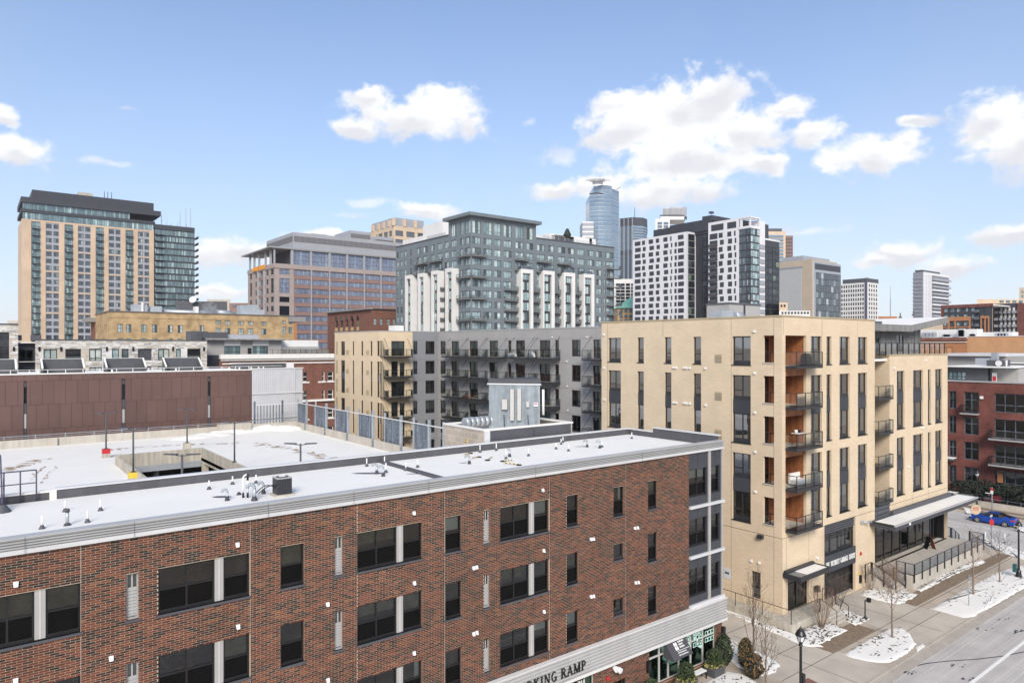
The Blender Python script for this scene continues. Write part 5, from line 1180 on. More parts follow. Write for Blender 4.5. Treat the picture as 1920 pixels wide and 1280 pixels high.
    for px in (1546, 1602): m.box(UR(px)-.06, UR(px)+.06, YC+.4, YC+5, 7, ZR-.8, 'room')
    for px in (1704, 1748): m.box(UR(px)-.06, UR(px)+.06, YC+.4, YC+5, 7, ZR2-.8, 'room')
    for i in range(70):
        f = r.choice(FL); h = r.uniform(.4, 1.3); w = r.uniform(.5, 1.4); mt = r.choice(['room_dark', 'cushion', 'wood', 'white_panel', 'cloth_blue', 'plant_leaf'])
        if i % 2: y = r.uniform(YC+5, YB-2); x = XC+r.uniform(.8, 3); m.box(x, x+w, y, y+w, f+.02, f+h, mt)
        else: x = r.choice([r.uniform(lx1+.5, XN0-2), r.uniform(XN1+.3, XE-2)]); y = YC+r.uniform(.8, 3); m.box(x, x+w, y, y+w, f+.02, f+h, mt)
    m.build('interior', root)
    # corner loggias: wood lining, slab, ceiling, balcony with railing
    for i, f in enumerate(FL):
        m = MB(); zc = f+2.33; yb = YC+2.3; xr = lx1-.02
        m.box(lx0-.02, xr, YC+.22, yb, f-.2, f, 'concrete_lite')
        m.build('loggia_floor', root)
        m = MB(); nb = 17
        for k in range(nb):
            za, zb = f+.0+(zc-f)*k/nb, f+(zc-f)*(k+.94)/nb
            m.box(XC+.7, xr+.06, yb-.03, yb, za, zb, 'wood'); m.box(xr+.0, xr+.03, YC+.225, yb-.04, za, zb, 'wood')
        m.box(XC+.24, xr+.05, YC+.22, yb, zc, zc+.04, 'wood'); m.box(XC+.24, xr+.1, yb, yb+.1, f, zc, 'room_dark'); m.build('wood_lining', root)
        if i < 4:
            m = MB(); m.fbox(fr, lx0+.01, lx1-.01, FL[i+1]+2.33, f-.2, -.22, -.16, 'wood'); m.build('fascia_board', root)
        m = MB(); m.box(XC+.75, XC+1.75, yb-.09, yb-.04, f+.02, f+2.15, 'black'); m.box(XC+.82, XC+1.68, yb-.095, yb-.091, f+.12, f+2.05, 'glass_black'); m.build('door', root)
        balcony(root, fr, lx0-.02, UR(1521.3), f, .95, 1.07, 3, rods=None)
        # low rail in the side opening
        m = MB(); m.fbox(fl, ly0, ly1, f+1.0, f+1.06, -.3, -.24, 'black_paint')
        for q in (ly0+.05, ly0+.5): m.fbox(fl, q-.03, q+.03, f, f+1.0, -.3, -.24, 'black_paint')
        m.fbox(fl, ly0-.02, ly1+.03, f+.17, f+.25, -.2, .06, 'concrete_lite'); m.build('side_rail', root)
    # notch balconies
    for k in range(1, 5):
        f = FL[k]
        balcony(root, fr, XN0+.03, XN1-.01, f, .35, 1.07, 2)
        m = MB(); m.box(XN0+.03, XN1-.03, YC+.003, YC+2.35, f-.2, f, 'dark_metal'); m.build('balcony_slab', root)
        m = MB(); m.box(XN0+.4, XN1-.6, YC+2.3, YC+2.38, f+.02, f+2.2, 'glass_black'); m.build('balcony_door', root)
    m = MB(); m.box(XN0+.02, XN1-.02, YC+.02, YC+.1, H-15.6, FL[4]-.25, 'charcoal_dark'); 
    for i in range(3): m.box(XN0+.02, XN1-.02, YC-.03, YC+.02, H-15.5+i*.42, H-15.2+i*.42, 'charcoal')
    m.build('louvre_panel', root)
    # wall fittings
    vm = MB(); vm.box(-.08, .08, -.13, 0, -.06, .09, 'white_vent'); vme = vm.mesh('vent_hood')
    for (px, py) in ((1133,627.5),(1133.5,690),(1134,749),(1415,621.5),(1415.5,699.5),(1416,773.5),(1416.5,847),(1417,921.5),(1263.5,689),(1268,689.3),(1283,689.6),(1287.5,689.8),(1294,690),(1264,754.6),(1268.5,755),(1283,755.5),(1287.5,756),(1294,756.5),(1323,690.5),(1323.5,759.5),(1409.4,1051.3),(1424,1054.6)):
        copy_to(root, 'vent_hood', vme, fl.P(UL(px), fl.z(px, py)), fl.rot)
    for (px, py) in ((1735,675.5),(1676,690),(1727,802),(1731,801.5),(1703,874.5),(1530.5,1045),(1532,1046)): copy_to(root, 'vent_hood', vme, fr.P(UR(px), fr.z(px, py)), 0)
    for (py0, py1) in ((664,679.5),(734.5,750),(804.5,822)):
        a, b = UL(1340.9), UL(1353.6); m = MB(); z0, z1 = fl.z(1347, py1), fl.z(1347, py0); m.fbox(fl, a, b, z0, z1, .0, .04, 'olive_panel')
        for i in range(5): m.fbox(fl, a+.0, b-.0, z0+.05+i*(z1-z0)*.16, z0+.08+i*(z1-z0)*.16, .041, .05, 'louver')
        m.build('wall_grille', root)
    m = MB(); u, z = UL(1427.5), fl.z(1427.5, 1005); m.fbox(fl, u-.22, u+.22, z-.14, z+.14, 0, .3, 'dark_metal'); m.build('flood_light', root)
    m = MB(); u, z = UR(1619), fr.z(1616, 977); m.fbox(fr, u-.6, u-.4, z-.1, z+.1, 0, .25, 'galv'); m.tube(fr.P(u-.4, z, .2), fr.P(u+.4, z-.05, .5), .06, .1, 8, 'galv'); m.build('flood_light', root)
    m = MB(); u, z = UL(1363.5), fl.z(1363.5, 1074); m.fbox(fl, u-.35, u+.35, z-.4, z+.4, 0, .03, 'sign_grey'); m.fbox(fl, u-.2, u+.2, z-.05, z+.12, .031, .035, 'charcoal'); m.build('wall_sign', root)
    m = MB(); u, z = UR(1613), fr.z(1613, 1037); m.fbox(fr, u-.1, u+.1, z-.12, z+.12, 0, .1, 'red'); m.build('fire_alarm', root)
    m = MB(); u, z = UR(1610), fr.z(1610, 1074); m.fbox(fr, u-.12, u+.12, z-.12, z+.12, 0, .03, 'yellow'); m.build('wall_sign', root)
    for i in range(3): m = MB(); u, z = UR(1612), fr.z(1612, 1080+i*4.4); m.fbox(fr, u-.13, u+.13, z-.13, z+.13, 0, .12, 'black'); m.build('meter_box', root)
    m = MB()
    for i, (px, py) in enumerate(((1627,1078),(1631,1072),(1634,1082),(1629,1086),(1635,1068))): u, z = UR(px), fr.z(px, py); m.fbox(fr, u-.17, u+.17, z-.22, z+.2, 0, .22, 'galv'); m.tube(fr.P(u, z-.2, .1), fr.P(u, z-.8, .1), .03, .03, 5, 'galv')
    m.build('gas_meter', root)
    # garage entry
    m = MB(); za = fr.z(1575, 1053); zs0 = H-18.55; zs1 = H-17.15
    m.fbox(fr, gx0, gx1, zs0, zs1, -.12, .02, 'charcoal_dark'); m.build('sign_panel', root)
    sg = 'THE VICINITY GARAGE ENTRY'; nat = sum((LET[q][0]+.16)*.4 for q in sg if q != ' '); write(root, fr, sg, gx0+.16, (zs0+zs1)/2-.22, .4, .022, 'letter_white', gap=.16, asp=(gx1-gx0-.32-3*.168)/nat, wt=.8)
    style('gar', (.25,.5,.75), ((.8,0,1),), .1, 'dark_metal', 'pane', True)
    win(root, fr, gx0, gx1, zs1, H-15.4, 'gar', .2)
    m = MB()
    for i in range(4): m.fbox(fr, gx0+.05, gx1-.05, H-15.35+i*.18, H-15.24+i*.18, -.2, -.08, 'charcoal')
    m.fbox(fr, gx0, gx1, H-15.4, H-14.6, -.25, -.2, 'charcoal_dark'); m.build('louvre', root)
    m = MB()
    for i in range(5): m.fbox(fr, gx0+.02, gx1-.02, .08+i*.47, .08+i*.47+.45, -.5, -.42, 'black')
    m.fbox(fr, gx0+.02, gx1-.02, 1.46, 1.5, -.41, -.38, 'charcoal'); m.fbox(fr, gx0+.02, gx1-.02, .02, .1, -.41, -.36, 'grey_fascia'); m.build('garage_door', root)
    m = MB(); m.box(gx0, gx1, YC+.6, YC+6, zs1-.1, zs1, 'room'); m.box(gx0-.2, gx1+.2, YC+6, YC+6.1, zs0, H-14.5, 'room'); m.build('lobby_room', root)
    # corner door and its canopy
    style('ent', (.5,), ((.74,0,1),), .09, 'black_paint', 'pane_dark', True)
    o = win(root, fr, dx0, dx1, .6, dtop, 'ent', .15); o.name = 'door'; o['label'] = 'black framed glass entrance door under the small canopy'
    m = MB(); m.box(dx0-.3, dx1+.2, YC+2.5, YC+2.6, .3, dtop, 'room'); m.box(dx0-.3, dx1+.2, YC+.4, YC+2.5, .4, .6, 'room'); m.build('entrance_hall', root)
    cx0, cx1, cy0, zc0 = XC+.1, 53.0, 27.6, H-17.55
    m = MB(); m.box(cx0, cx1, cy0, YC-.003, zc0-.02, zc0+.22, 'charcoal_dark'); 
    for b in ((cx0-.02,cx1+.02,cy0-.02,cy0+.1), (cx0-.02,cx0+.1,cy0+.1,YC-.004), (cx1-.1,cx1+.02,cy0+.1,YC-.004)): m.box(*b, zc0+.0, zc0+.36, 'dark_metal')
    m.box(cx0+.1, cx1-.1, YC-.25, YC-.005, zc0+.22, zc0+.5, 'dark_metal'); m.box(cx0+.1, cx0+1.3, cy0+.1, YC-.26, zc0+.22, zc0+.27, 'wood_grey'); m.build('canopy', root)
    m = MB(); m.box(cx0+1.3, cx1-.12, cy0+.12, YC-.26, zc0+.21, zc0+.30, 'snow'); m.build('canopy_snow', root)
    # plinth walk round the corner, its railing, steps
    m = MB(); px0, py0 = XC-1.2, YC-1.5; zp = .62
    m.box(px0, XC-.003, py0, YB-2, -.2, zp, 'concrete'); m.box(XC-.003, 54.0, py0, YC-.003, -.2, zp, 'concrete'); m.build('plinth', root)
    m = MB()
    for i in range(4): m.box(54.0+i*.3, 54.3+i*.3, YC-1.25, YC-.01, -.2, zp-.12*(i+1), 'concrete_lite')
    for i in range(4): m.box(51.6, 53.4, py0-.3*(i+1), py0-.3*i-.003, -.2, zp-.12*(i+1), 'concrete_lite')
    m.build('step', root)
    def rail(name, pts, z, hgt, n, par, ends=True, mid=False, rad=.028, m_='bronze_joint'):
        m = MB()
        for (p, q) in zip(pts[:-1], pts[1:]):
            m.tube((p[0],p[1],p[2]+hgt), (q[0],q[1],q[2]+hgt), rad, rad, 6, m_)
            k = max(1, int(math.dist(p, q)/n))
            for i in range(k+1): f = i/k; x, y, zz_ = [p[j]+(q[j]-p[j])*f for j in range(3)]; m.tube((x,y,zz_-.05), (x,y,zz_+hgt), rad, rad, 6, m_)
            if mid: m.tube((p[0],p[1],p[2]+hgt*.55), (q[0],q[1],q[2]+hgt*.55), rad*.7, rad*.7, 6, m_)
        return m.build(name, par)
    rail('handrail', [(px0+.12,YB-4,zp), (px0+.12,py0+.12,zp), (51.5,py0+.12,zp)], zp, 1.0, 2.1, root)
    rail('handrail', [(51.6,py0+.1,zp), (51.6,py0-1.2,0)], 0, 1.0, 1.2, root); rail('handrail', [(53.4,py0+.1,zp), (53.4,py0-1.2,0)], 0, 1.0, 1.2, root); rail('handrail', [(53.5,py0+.12,zp), (54.0,py0+.12,zp), (54.0,YC-.3,zp)], 0, 1.0, 1.0, root)
    # raised terrace, its glazed front, canopy, rails and stairs
    tx0, tx1, ty0 = 64.2, 80.2, 26.05
    m = MB(); m.box(tx0, tx1, ty0, YC+1.2, -.2, zter, 'concrete_lite'); m.box(61.9, tx0, YC-.5, YC-.003, -.2, zter, 'concrete_lite'); m.build('terrace', root)
    m = MB()
    for i in range(7): m.box(62.0, 63.9, YC-.5-.3*(i+1), YC-.5-.3*i-.003, -.2, zter-.165*(i+.5), 'concrete_lite')
    for q in (61.8, 63.9): m.box(q, q+.2, YC-2.5, YC-.5, -.2, .35, 'concrete_lite')
    m.build('step', root)
    zt = H-15.65; yg = YC+.75; fg = Fac('Y', yg)
    style('st', (), ((.86,0,1),), .11, 'black_paint', 'pane_dark', True)
    gx = [XN0+.15+i*(XE-.5-XN0-.15)/9 for i in range(10)]
    for i, (a, b) in enumerate(zip(gx[:-1], gx[1:])): win(root, fg, a, b, zter, zt, 'st', .0)
    m = MB(); m.box(XN0, XE-.3, yg+3.5, yg+3.6, 0, zt, 'room_dark'); m.box(XN0, XE-.3, yg+.15, yg+3.5, zter-.1, zter, 'room'); m.box(XE-.5, XE-.4, YC+.2, yg, zter, zt, 'black_paint')
    for i in range(8): m.box(XN0+1+i*1.8, XN0+1.8+i*1.8, yg+1, yg+1.6, zter, zter+r.uniform(.7, 1.6), r.choice(['room', 'wood', 'plant_leaf', 'cushion']))
    m.build('shop_interior', root)
    kx0, kx1, ky0, kz = 62.65, 81.2, 26.9, H-15.5
    m = MB(); m.box(kx0, kx1, ky0, YC-.003, kz-.35, kz, 'charcoal_dark')
    for i in range(3): m.box(kx0-.03-.02*i, kx1+.03+.02*i, ky0-.03-.02*i, YC-.004, kz-.36+.16*i, kz-.26+.16*i, 'charcoal')
    m.box(kx0-.1, kx1+.1, ky0-.1, ky0+.06, kz+.0, kz+.12, 'grey_fascia'); m.box(kx0-.1, kx0+.06, ky0+.06, YC-.005, kz+.0, kz+.12, 'dark_metal'); m.box(kx1-.06, kx1+.1, ky0+.06, YC-.005, kz, kz+.12, 'grey_fascia'); m.box(XN1+.02, XE, YC-.35, YC-.006, kz, kz+.42, 'charcoal'); m.build('canopy', root)
    m = MB(); m.box(kx0+.08, kx1-.08, ky0+.08, YC-.36, kz-.002, kz+.08, 'snow'); m.build('canopy_snow', root)
    m = MB(); m.box(kx0+2.4, kx0+2.7, ky0-.16, ky0-.11, kz-.2, kz-.02, 'letter_white'); m.build('canopy_lamp', root)
    m = MB()
    xk, yk = gnd(1748, 1010, zter); m.box(xk-.12, xk+.12, yk-.12, yk+.12, zter, kz-.37, 'black_paint'); m.box(XE-.25, XE-.02, YC+.3, YC+.6, zter, kz-.2, 'black_paint')
    m.build('column', root)
    def terr_rail(p, q, n, infill=True):
        m = MB(); L_ = math.dist(p, q); hg = 1.02
        for i in range(n+1):
            f = i/n; x, y, z = [p[j]+(q[j]-p[j])*f for j in range(3)]; m.box(x-.04, x+.04, y-.04, y+.04, z-.55, z+hg, 'black_paint')
        for hh in (hg, .1): m.tube((p[0],p[1],p[2]+hh), (q[0],q[1],q[2]+hh), .03, .03, 5, 'black_paint')
        m.build('railing', root)
        if infill:
            m = MB(); k = int(L_/.09)
            for i in range(1, k):
                f = i/k; x, y, z = [p[j]+(q[j]-p[j])*f for j in range(3)]; m.tube((x,y,z+.12), (x,y,z+hg-.02), .006, .006, 3, 'galv_dark', False)
            for i in range(1, 9): m.tube((p[0],p[1],p[2]+.12+.1*i), (q[0],q[1],q[2]+.12+.1*i), .006, .006, 3, 'galv_dark', False)
            m.build('mesh_infill', root, kind='stuff')
    yf = ty0-.06
    terr_rail((tx0,yf,zter), (tx1,yf,zter), 10); terr_rail((tx0-.03,yf,zter), (tx0-.03,YC-1.6,zter), 2); terr_rail((61.95,YC-.55,zter), (61.95,YC-2.5,.15), 2); terr_rail((63.85,YC-.55,zter), (63.85,YC-2.5,.15), 2); terr_rail((60.9,YC-.45,zter), (61.95,YC-.45,zter), 1, False)
    terr_rail((XE+.7,YC+2.6,zter), (tx1+.6,YC+2.5,zter), 1); terr_rail((tx1+.05,yf,zter), (tx1+.05,27.2,zter), 1); terr_rail((tx1+.1,27.3,zter), (tx1+2.0,27.3,.2), 2); terr_rail((tx1+.1,28.9,zter), (tx1+2.0,28.9,.2), 2); terr_rail((tx1+.05,29.0,zter), (tx1+.05,33.5,zter), 3)
    m = MB(); m.box(XE, tx1, YC+1.2, 34, -.2, zter, 'concrete_lite')
    for i in range(7): m.box(tx1+.3*i, tx1+.3*(i+1)-.003, 27.3, 28.9, -.2, zter-.165*(i+.5), 'concrete_lite')
    m.build('side_steps', root)
    # roofs
    m = MB(); m.box(XC+.25, XN0-.25, YC+.25, YB-.25, ZR-.6, ZR-.45, 'snow'); m.box(XN0-.25, XE-.25, YC+.25, YC+19, ZR2-.5, ZR2-.3, 'snow'); m.build('roof', root)
    m = MB(); o = .05
    for b in ((XC-o, XN0+o, YC-o, YC+.25, ZR), (XC-o, XC+.25, YC+.25, YB+o, ZR), (XC+.25, XC+10.4, YB-.25, YB+o, ZR), (XN0-.25, XN0+o, YC+.25, YC+19, ZR), (XN1-.2, XE+o, YC-o, YC+.25, ZR2), (XE-.25, XE+o, YC+.25, YC+19, ZR2)): m.box(*b[:4], b[4]-.02, b[4]+.10, 'olive_panel')
    m.build('coping', root)
    # lift head on the roof with silver unit
    a = at(1325, 66); b = at(1367, 64); c = at(1425, 70)
    hx0 = 56.0; fa = Fac('X', hx0); y1_ = fa.u(1325); y0_ = fa.u(1367.0); x1_ = oy(1425, y0_)
    m = MB(); zt_ = hz(569.5, hx0, y0_); m.box(hx0, x1_, y0_, y1_, ZR-.6, zt_, 'grey_siding'); m.box(hx0-.08, x1_+.08, y0_-.08, y1_+.08, zt_, zt_+.14, 'charcoal'); m.box(oy(1395.5,y0_)-.12, oy(1395.5,y0_)+.12, y0_-.05, y0_, ZR, zt_, 'dark_metal'); m.build('lift_head', root)
    m = MB(); m.box(oy(1353, y0_-3), oy(1375, y0_-3), y0_-3, y0_-1.8, ZR-.5, ZR+.78, 'duct'); m.tube((oy(1375, y0_-2.4), y0_-2.4, ZR+.35), (oy(1390, y0_-2.4), y0_-2.4, ZR+.35), .45, .38, 12, 'duct'); m.build('rooftop_unit', root)
    # terrace pavilion with folded roof
    yp = YC+2.1; fp = Fac('Y', yp); U = fp.u; z0 = ZR2-.05
    x0, x1 = XN0+.1, U(1726)
    style('pd', (.5,), (), .09, 'black_paint', 'pane_clear', True)
    po = [(U(1680), U(1694), z0+.35, z0+2.05+.0), (U(1708), U(1721.5), z0+.35, z0+2.75), (U(1641.5), U(1649), z0, z0+1.75)]
    zA, zM, zE = fp.z(1640, 621.5), fp.z(1687, 622), fp.z(1757, 606); xm, xe = U(1687), U(1757)
    m = MB(); wall(m, fp, x0, x1, z0, fp.z(1690, 622)-.02, [q for q in po if q is not po[1]], .15, 'wood_grey'); k = (zE-zM)/(xe-xm)
    m.face([fp.P(xm, zM-.1, .003), fp.P(x1, zM-.1, .003), fp.P(x1, zM+k*(x1-xm)-.05, .003), fp.P(xm, zM-.05, .003)], 'wood_grey'); m.box(x1-.02, x1, yp, yp+7, z0, zM+.3, 'wood_grey'); m.build('pavilion_wall', root)
    m = MB(); xq = x0
    while xq < x1: m.fbox(fp, xq, xq+.02, z0, zM-.12, .004, .012, 'charcoal'); xq += .32
    m.build('board_joint', root)
    for q in (po[0], (po[1][0], po[1][1], z0+.35, zM+.5)): win(root, fp, *q, 'pd', -.02, blind=('blind', .6))
    o = win(root, fp, *po[2], 'ent', .05); o.name = 'door'; o['label'] = 'dark door at the left end of the roof pavilion'
    m = MB(); yo, yi = yp-1.1, yp+8; th = .66
    def sec(x, z): return [(x, yo, z), (x, yi, z), (x, yi, z+th), (x, yo, z+th)]
    S0, S1, S2 = sec(x0-.0, zA), sec(xm, zM), sec(xe, zE)
    for p, q in ((S0, S1), (S1, S2)):
        for i in range(4):
            j = (i+1) % 4; m.face([p[i], q[i], q[j], p[j]], 'snow' if i == 2 else 'wood_grey')
    m.face(S0, 'wood_grey'); m.face(S2, 'grey_fascia')
    for (p, q) in ((S0, S1), (S1, S2)):
        for f in (.3, .62, .93): a_, b_ = Vector(p[0]).lerp(Vector(p[3]), f), Vector(q[0]).lerp(Vector(q[3]), f); m.hexa([a_+Vector((0,-.03,-.02)), b_+Vector((0,-.03,-.02)), b_+Vector((0,0,-.02)), a_+Vector((0,0,-.02)), a_+Vector((0,-.03,.02)), b_+Vector((0,-.03,.02)), b_+Vector((0,0,.02)), a_+Vector((0,0,.02))], 'grey_fascia')
    m.build('folded_roof', root)
    m = MB(); m.box(oy(1640, yp+1), oy(1654, yp+1), yp+1, yp+2, zA+th, zA+th+.42, 'charcoal')
    for px in (1688, 1713): x = oy(px, yp+4); zz_ = zM+th+max(0, k*(x-xm)); m.lathe(x, yp+4, [(.22,zz_), (.06,zz_+.25), (.05,zz_+.6)], 8, 'charcoal')
    m.build('roof_vent', root)
    m = MB(); z = ZR2+.1
    xa, xb = XN0+.1, XE-.4; m.box(xa, xb, YC+.12, YC+.18, z+1.0, z+1.07, 'black_paint'); n = 13
    for i in range(n+1): x = xa+(xb-xa)*i/n; m.box(x-.04, x+.04, YC+.11, YC+.19, z-.1, z+1.0, 'black_paint')
    m.box(xb-.03, xb+.03, YC+.2, YC+6, z+1.0, z+1.07, 'black_paint'); m.build('roof_railing', root)
    m = MB(); m.face([(xa, YC+.15, z), (xb, YC+.15, z), (xb, YC+.15, z+1), (xa, YC+.15, z+1)], 'pane_clear'); m.build('roof_railing_glass', root)

    # ---- rear wing round the court: grey siding with hung balconies, cream end
    XG = 59.0; fg2 = Fac('X', XG); YW = ox(822, XG); fw = Fac('Y', YW); xw0, xw1 = XC, oy(773.5, YW)
    flw = Fac('X', XC); UG, UW, ULW = fg2.u, fw.u, flw.u; fgb = Fac('X', XG-1.5); fwb = Fac('Y', YW-1.4)
    yend = ox(627, XC)
    style('g2', (.5,), ((.28,.5,1),), .07, 'dark_metal', 'pane', True, .1); style('g1', (), ((.28,0,1),), .07, 'dark_metal', 'pane', True, .1); style('gd', (.5,), (), .08, 'dark_metal', 'pane', True)
    style('w1', (), ((.3,0,1),), .07, 'dark_metal', 'pane_dark', True, .1)
    C3 = lambda q: 620+q/3.692
    go = []
    for (a, b, st) in ((757,795,'g1'), (835,888,'gd'), (960,1018,'gd'), (1097,1158,'gd'), (1227,1250,'g1'), (1280,1345,'gd'), (1445,1520,'gd'), (1552,1580,'g1'), (1667,1730,'g2'), (1816,1868,'gd')):
        for k in range(6): go.append((UG(C3(b)), UG(C3(a)), T[0]-3.11*k-(2.28 if st == 'gd' else 2.05), T[0]-3.11*k, st))
    m = MB(); wall(m, fg2, YB-.0, YW, 0, ZR, [q[:4] for q in go], .2, 'grey_siding')
    wo = []
    for (a, b, st) in ((572,601,'g2'), (657,720,'g2')):
        for k in range(6): wo.append((UW(C3(a)), UW(C3(b)), T[0]-3.11*k-2.05, T[0]-3.11*k, st))
    wall(m, fw, xw1, XG, 0, ZR, [q[:4] for q in wo], .2, 'grey_siding_dark'); m.build('court_wall', root)
    m = MB(); co = []
    for k in range(6):
        tz = T[0]-3.11*k
        if k % 2 == 0: co.append((UW(C3(420)), UW(C3(512)), tz-2.28, tz, 'gd'))
        else: co.append((UW(C3(420)), UW(C3(466)), tz-2.28, tz, 'w1')); co.append((UW(C3(478)), UW(C3(512)), tz-2.28, tz-.25, 'w1'))
    wall(m, fw, xw0, xw1-.003, 0, ZR, [q[:4] for q in co], .2, 'cream_panel')
    lo = []
    for (a, b) in ((70,98), (150,162), (210,224), (274,288), (320,354)):
        ua, ub = ULW(C3(b)), ULW(C3(a)); lo.append((ua, ub, T[0]-2.28, T[0]))
        for k in (1, 3): lo.append((ua, ub, T[k+1]-2.28, T[k]))
        lo.append((ua, ub, T[4]-3.11*2-2.28, T[4]-3.11))
    wall(m, flw, YW, yend, 0, ZR, lo, .2, 'cream_panel', back=None); m.build('end_wall', root)
    for (a, b, z0, z1) in lo:
        if z1-z0 > 3: 
            win(root, flw, a, b, z0, z0+2.3, 'w1', .12); win(root, flw, a, b, z1-2.0, z1, 'w1', .12); m = MB(); m.fbox(flw, a, b, z0+2.3, z1-2.0, -.15, -.1, 'charcoal'); m.build('spandrel_panel', root)
        else: win(root, flw, a, b, z0, z1, 'w1', .12)
    for a, b in ((37,50),):
        for k in range(5): m = MB(); m.fbox(flw, ULW(C3(b)), ULW(C3(a)), T[k]-2.2, T[k], .0, .03, 'olive_panel'); m.build('wall_grille', root)
    for k in range(5):
        for q in (118, 257): m = MB(); u = ULW(C3(q)); m.fbox(flw, u-.5, u+.5, T[k]-2.1, T[k]-1.4, 0, .05, 'olive_panel'); m.build('wall_grille', root)
    for q in go+wo+co:
        fc = fg2 if q in go else fw; rr = r.random()
        win(root, fc, *q[:4], q[4], .12, blind=('blind', r.uniform(.3, .95)) if rr < .45 else (('blind', .5, 'R') if rr < .65 else None))
    m = MB()
    for k in range(7):
        z = T[0]-3.11*k-2.45; m.box(XG+.3, XG+4, YB-1, YW-.3, z-.12, z+.05, 'room'); m.box(xw0+.3, XG+.3, YW+.3, YW+4, z-.12, z+.05, 'room'); m.box(xw0+.3, xw0+4, YW+4, yend-.3, z-.12, z+.05, 'room')
    m.box(XG+4, XG+4.1, YB-1, YW, 0, ZR-.7, 'room'); m.box(xw0+4, XG+4, YW+4, YW+4.1, 0, ZR-.7, 'room'); m.box(xw0+4, xw0+4.1, YW+4, yend, 0, ZR-.7, 'room')
    for y in [UG(C3(q)) for q in (820, 945, 1075, 1190, 1400, 1600, 1770)]: m.box(XG+.3, XG+4, y-.06, y+.06, 0, ZR-.7, 'room')
    m.build('interior', root)
    for (a, b, st) in ((770,891,0), (895,1022,0), (1028,1167,0), (1210,1356,0), (1370,1529,0), (1741,1872,0)):
        for k in range(6):
            balcony(root, fg2, fgb.u(C3(a)), fgb.u(C3(b)), H-1.52-3.11*k, 1.6, 1.07, 3, rods=2.75)
    for k in range(6): balcony(root, fw, fwb.u(C3(397)), fwb.u(C3(566)), H-1.52-3.11*k, 1.5, 1.07, 4, rods=2.75)
    m = MB()
    for k in range(6):
        for y in range(0, 34, 9): m.box(XG-.004, XG-.001, YB+y+2.2, YB+y+2.22, 0, ZR-.1, 'charcoal') if k == 0 else None
        m.box(XG-.004, XG-.001, YB, YW, T[0]-3.11*k+.16, T[0]-3.11*k+.18, 'charcoal'); m.box(xw1, XG, YW-.004, YW-.001, T[0]-3.11*k+.16, T[0]-3.11*k+.18, 'charcoal')
    m.build('siding_joint', root, kind='stuff')
    for (px, py) in ((1036,632.5),(1101,632),(1102.5,685),(1063,677.5),(1064,724),(1103.5,733),(1065,769),(943,675)): copy_to(root, 'vent_hood', vme, fg2.P(UG(px), fg2.z(px, py)), fg2.rot)
    m = MB(); m.box(XG+.2, XG+18, YB, YW+18, ZR-.5, ZR-.4, 'snow'); m.box(xw0+.2, XG+.2, YW+.2, yend-.2, ZR-.5, ZR-.401, 'snow'); m.box(xw0, XG+18, yend-.1, yend, 0, ZR, 'cream_panel'); m.build('wing_roof', root)
    m = MB()
    for b in ((XG-.05, XG+.2, YB, YW+.2), (xw0-.05, XG-.05, YW-.05, YW+.2), (xw0-.05, xw0+.2, YW+.2, yend)): m.box(*b, ZR-.02, ZR+.09, 'grey_fascia')
    m.build('coping', root)
    m = MB(); x = XG-2; m.box(oy(740, YW+3), oy(757, YW+3), YW+3, YW+5, ZR-.4, ZR+1.0, 'white_panel'); m.build('rooftop_unit', root)
    # balcony clutter seen on single balconies
    for (px, k, w, h, mt, nm, lab) in ((969,0,1.4,.7,'white_panel','balcony_bundle','white covered furniture on the top grey court balcony'),(1004,0,1.3,.8,'white_trim','balcony_bundle','pale covered bundle on the second grey court balcony of the top row'),(882,2,1.6,.5,'cushion','lounge_chair','orange cushioned lounge chair on a grey court balcony')):
        u = UG(px); f = H-1.52-3.11*k; x, y = XG-.8, u
        t = thing(nm, lab, 'chair' if 'chair' in nm else 'bundle', (x, y, f)); m = MB(); m.hexa([(x-.3,y-w/2,f+.05),(x+.3,y-w/2,f+.05),(x+.3,y+w/2,f+.05),(x-.3,y+w/2,f+.05),(x-.22,y-w/2+.1,f+h),(x+.25,y-w/2+.2,f+h*.8),(x+.25,y+w/2-.1,f+h*.9),(x-.2,y+w/2-.2,f+h*.7)], mt); m.build('cover', t)
    # umbrella and barbecues on the corner balconies
    f = FL[0]; x, y = XC+1.1, YC+.9; t = thing('folded_parasol', 'closed grey parasol on the top corner balcony', 'parasol', (x, y, f)); m = MB(); m.tube((x,y,f), (x,y,f+.5), .04, .04, 6, 'dark_metal'); m.build('pole', t); m = MB(); m.tube((x,y,f+.5), (x,y,f+1.9), .3, .03, 9, 'grey_panel'); m.build('canopy', t)
    f = FL[0]; x, y = XC+3.1, YC-.2; t = thing('barbecue', 'dark covered barbecue on the top corner balcony', 'barbecue', (x, y, f)); m = MB(); m.box(x-.4, x+.4, y-.25, y+.25, f, f+.7, 'black'); m.build('cover', t); m = MB(); m.tube((x-.38,y,f+.72), (x+.38,y,f+.72), .24, .24, 10, 'black'); m.build('hood', t)
    f = FL[1]; x, y = XC+1.9, YC-.5; t = thing('privacy_screen', 'tan bamboo screen tied inside the corner balcony railing, second from the top', 'screen', (x, y, f)); m = MB()
    for i in range(14): m.tube((x-.55+i*.085,y,f+.1), (x-.55+i*.085,y,f+.98), .035, .035, 5, 'tan_panel')
    m.build('cane', t)
    f = FL[2]; x, y = XC+2.1, YC-.1; t = thing('patio_table', 'small table with pots on the third corner balcony from the top', 'table', (x, y, f)); m = MB(); m.box(x-.5, x+.5, y-.3, y+.3, f+.98, f+1.03, 'white_panel'); m.build('top', t)
    for q in ((-.45,-.25),(.45,-.25),(.45,.25),(-.45,.25)): m = MB(); m.tube((x+q[0],y+q[1],f), (x+q[0],y+q[1],f+.98), .025, .025, 5, 'dark_metal'); m.build('leg', t)
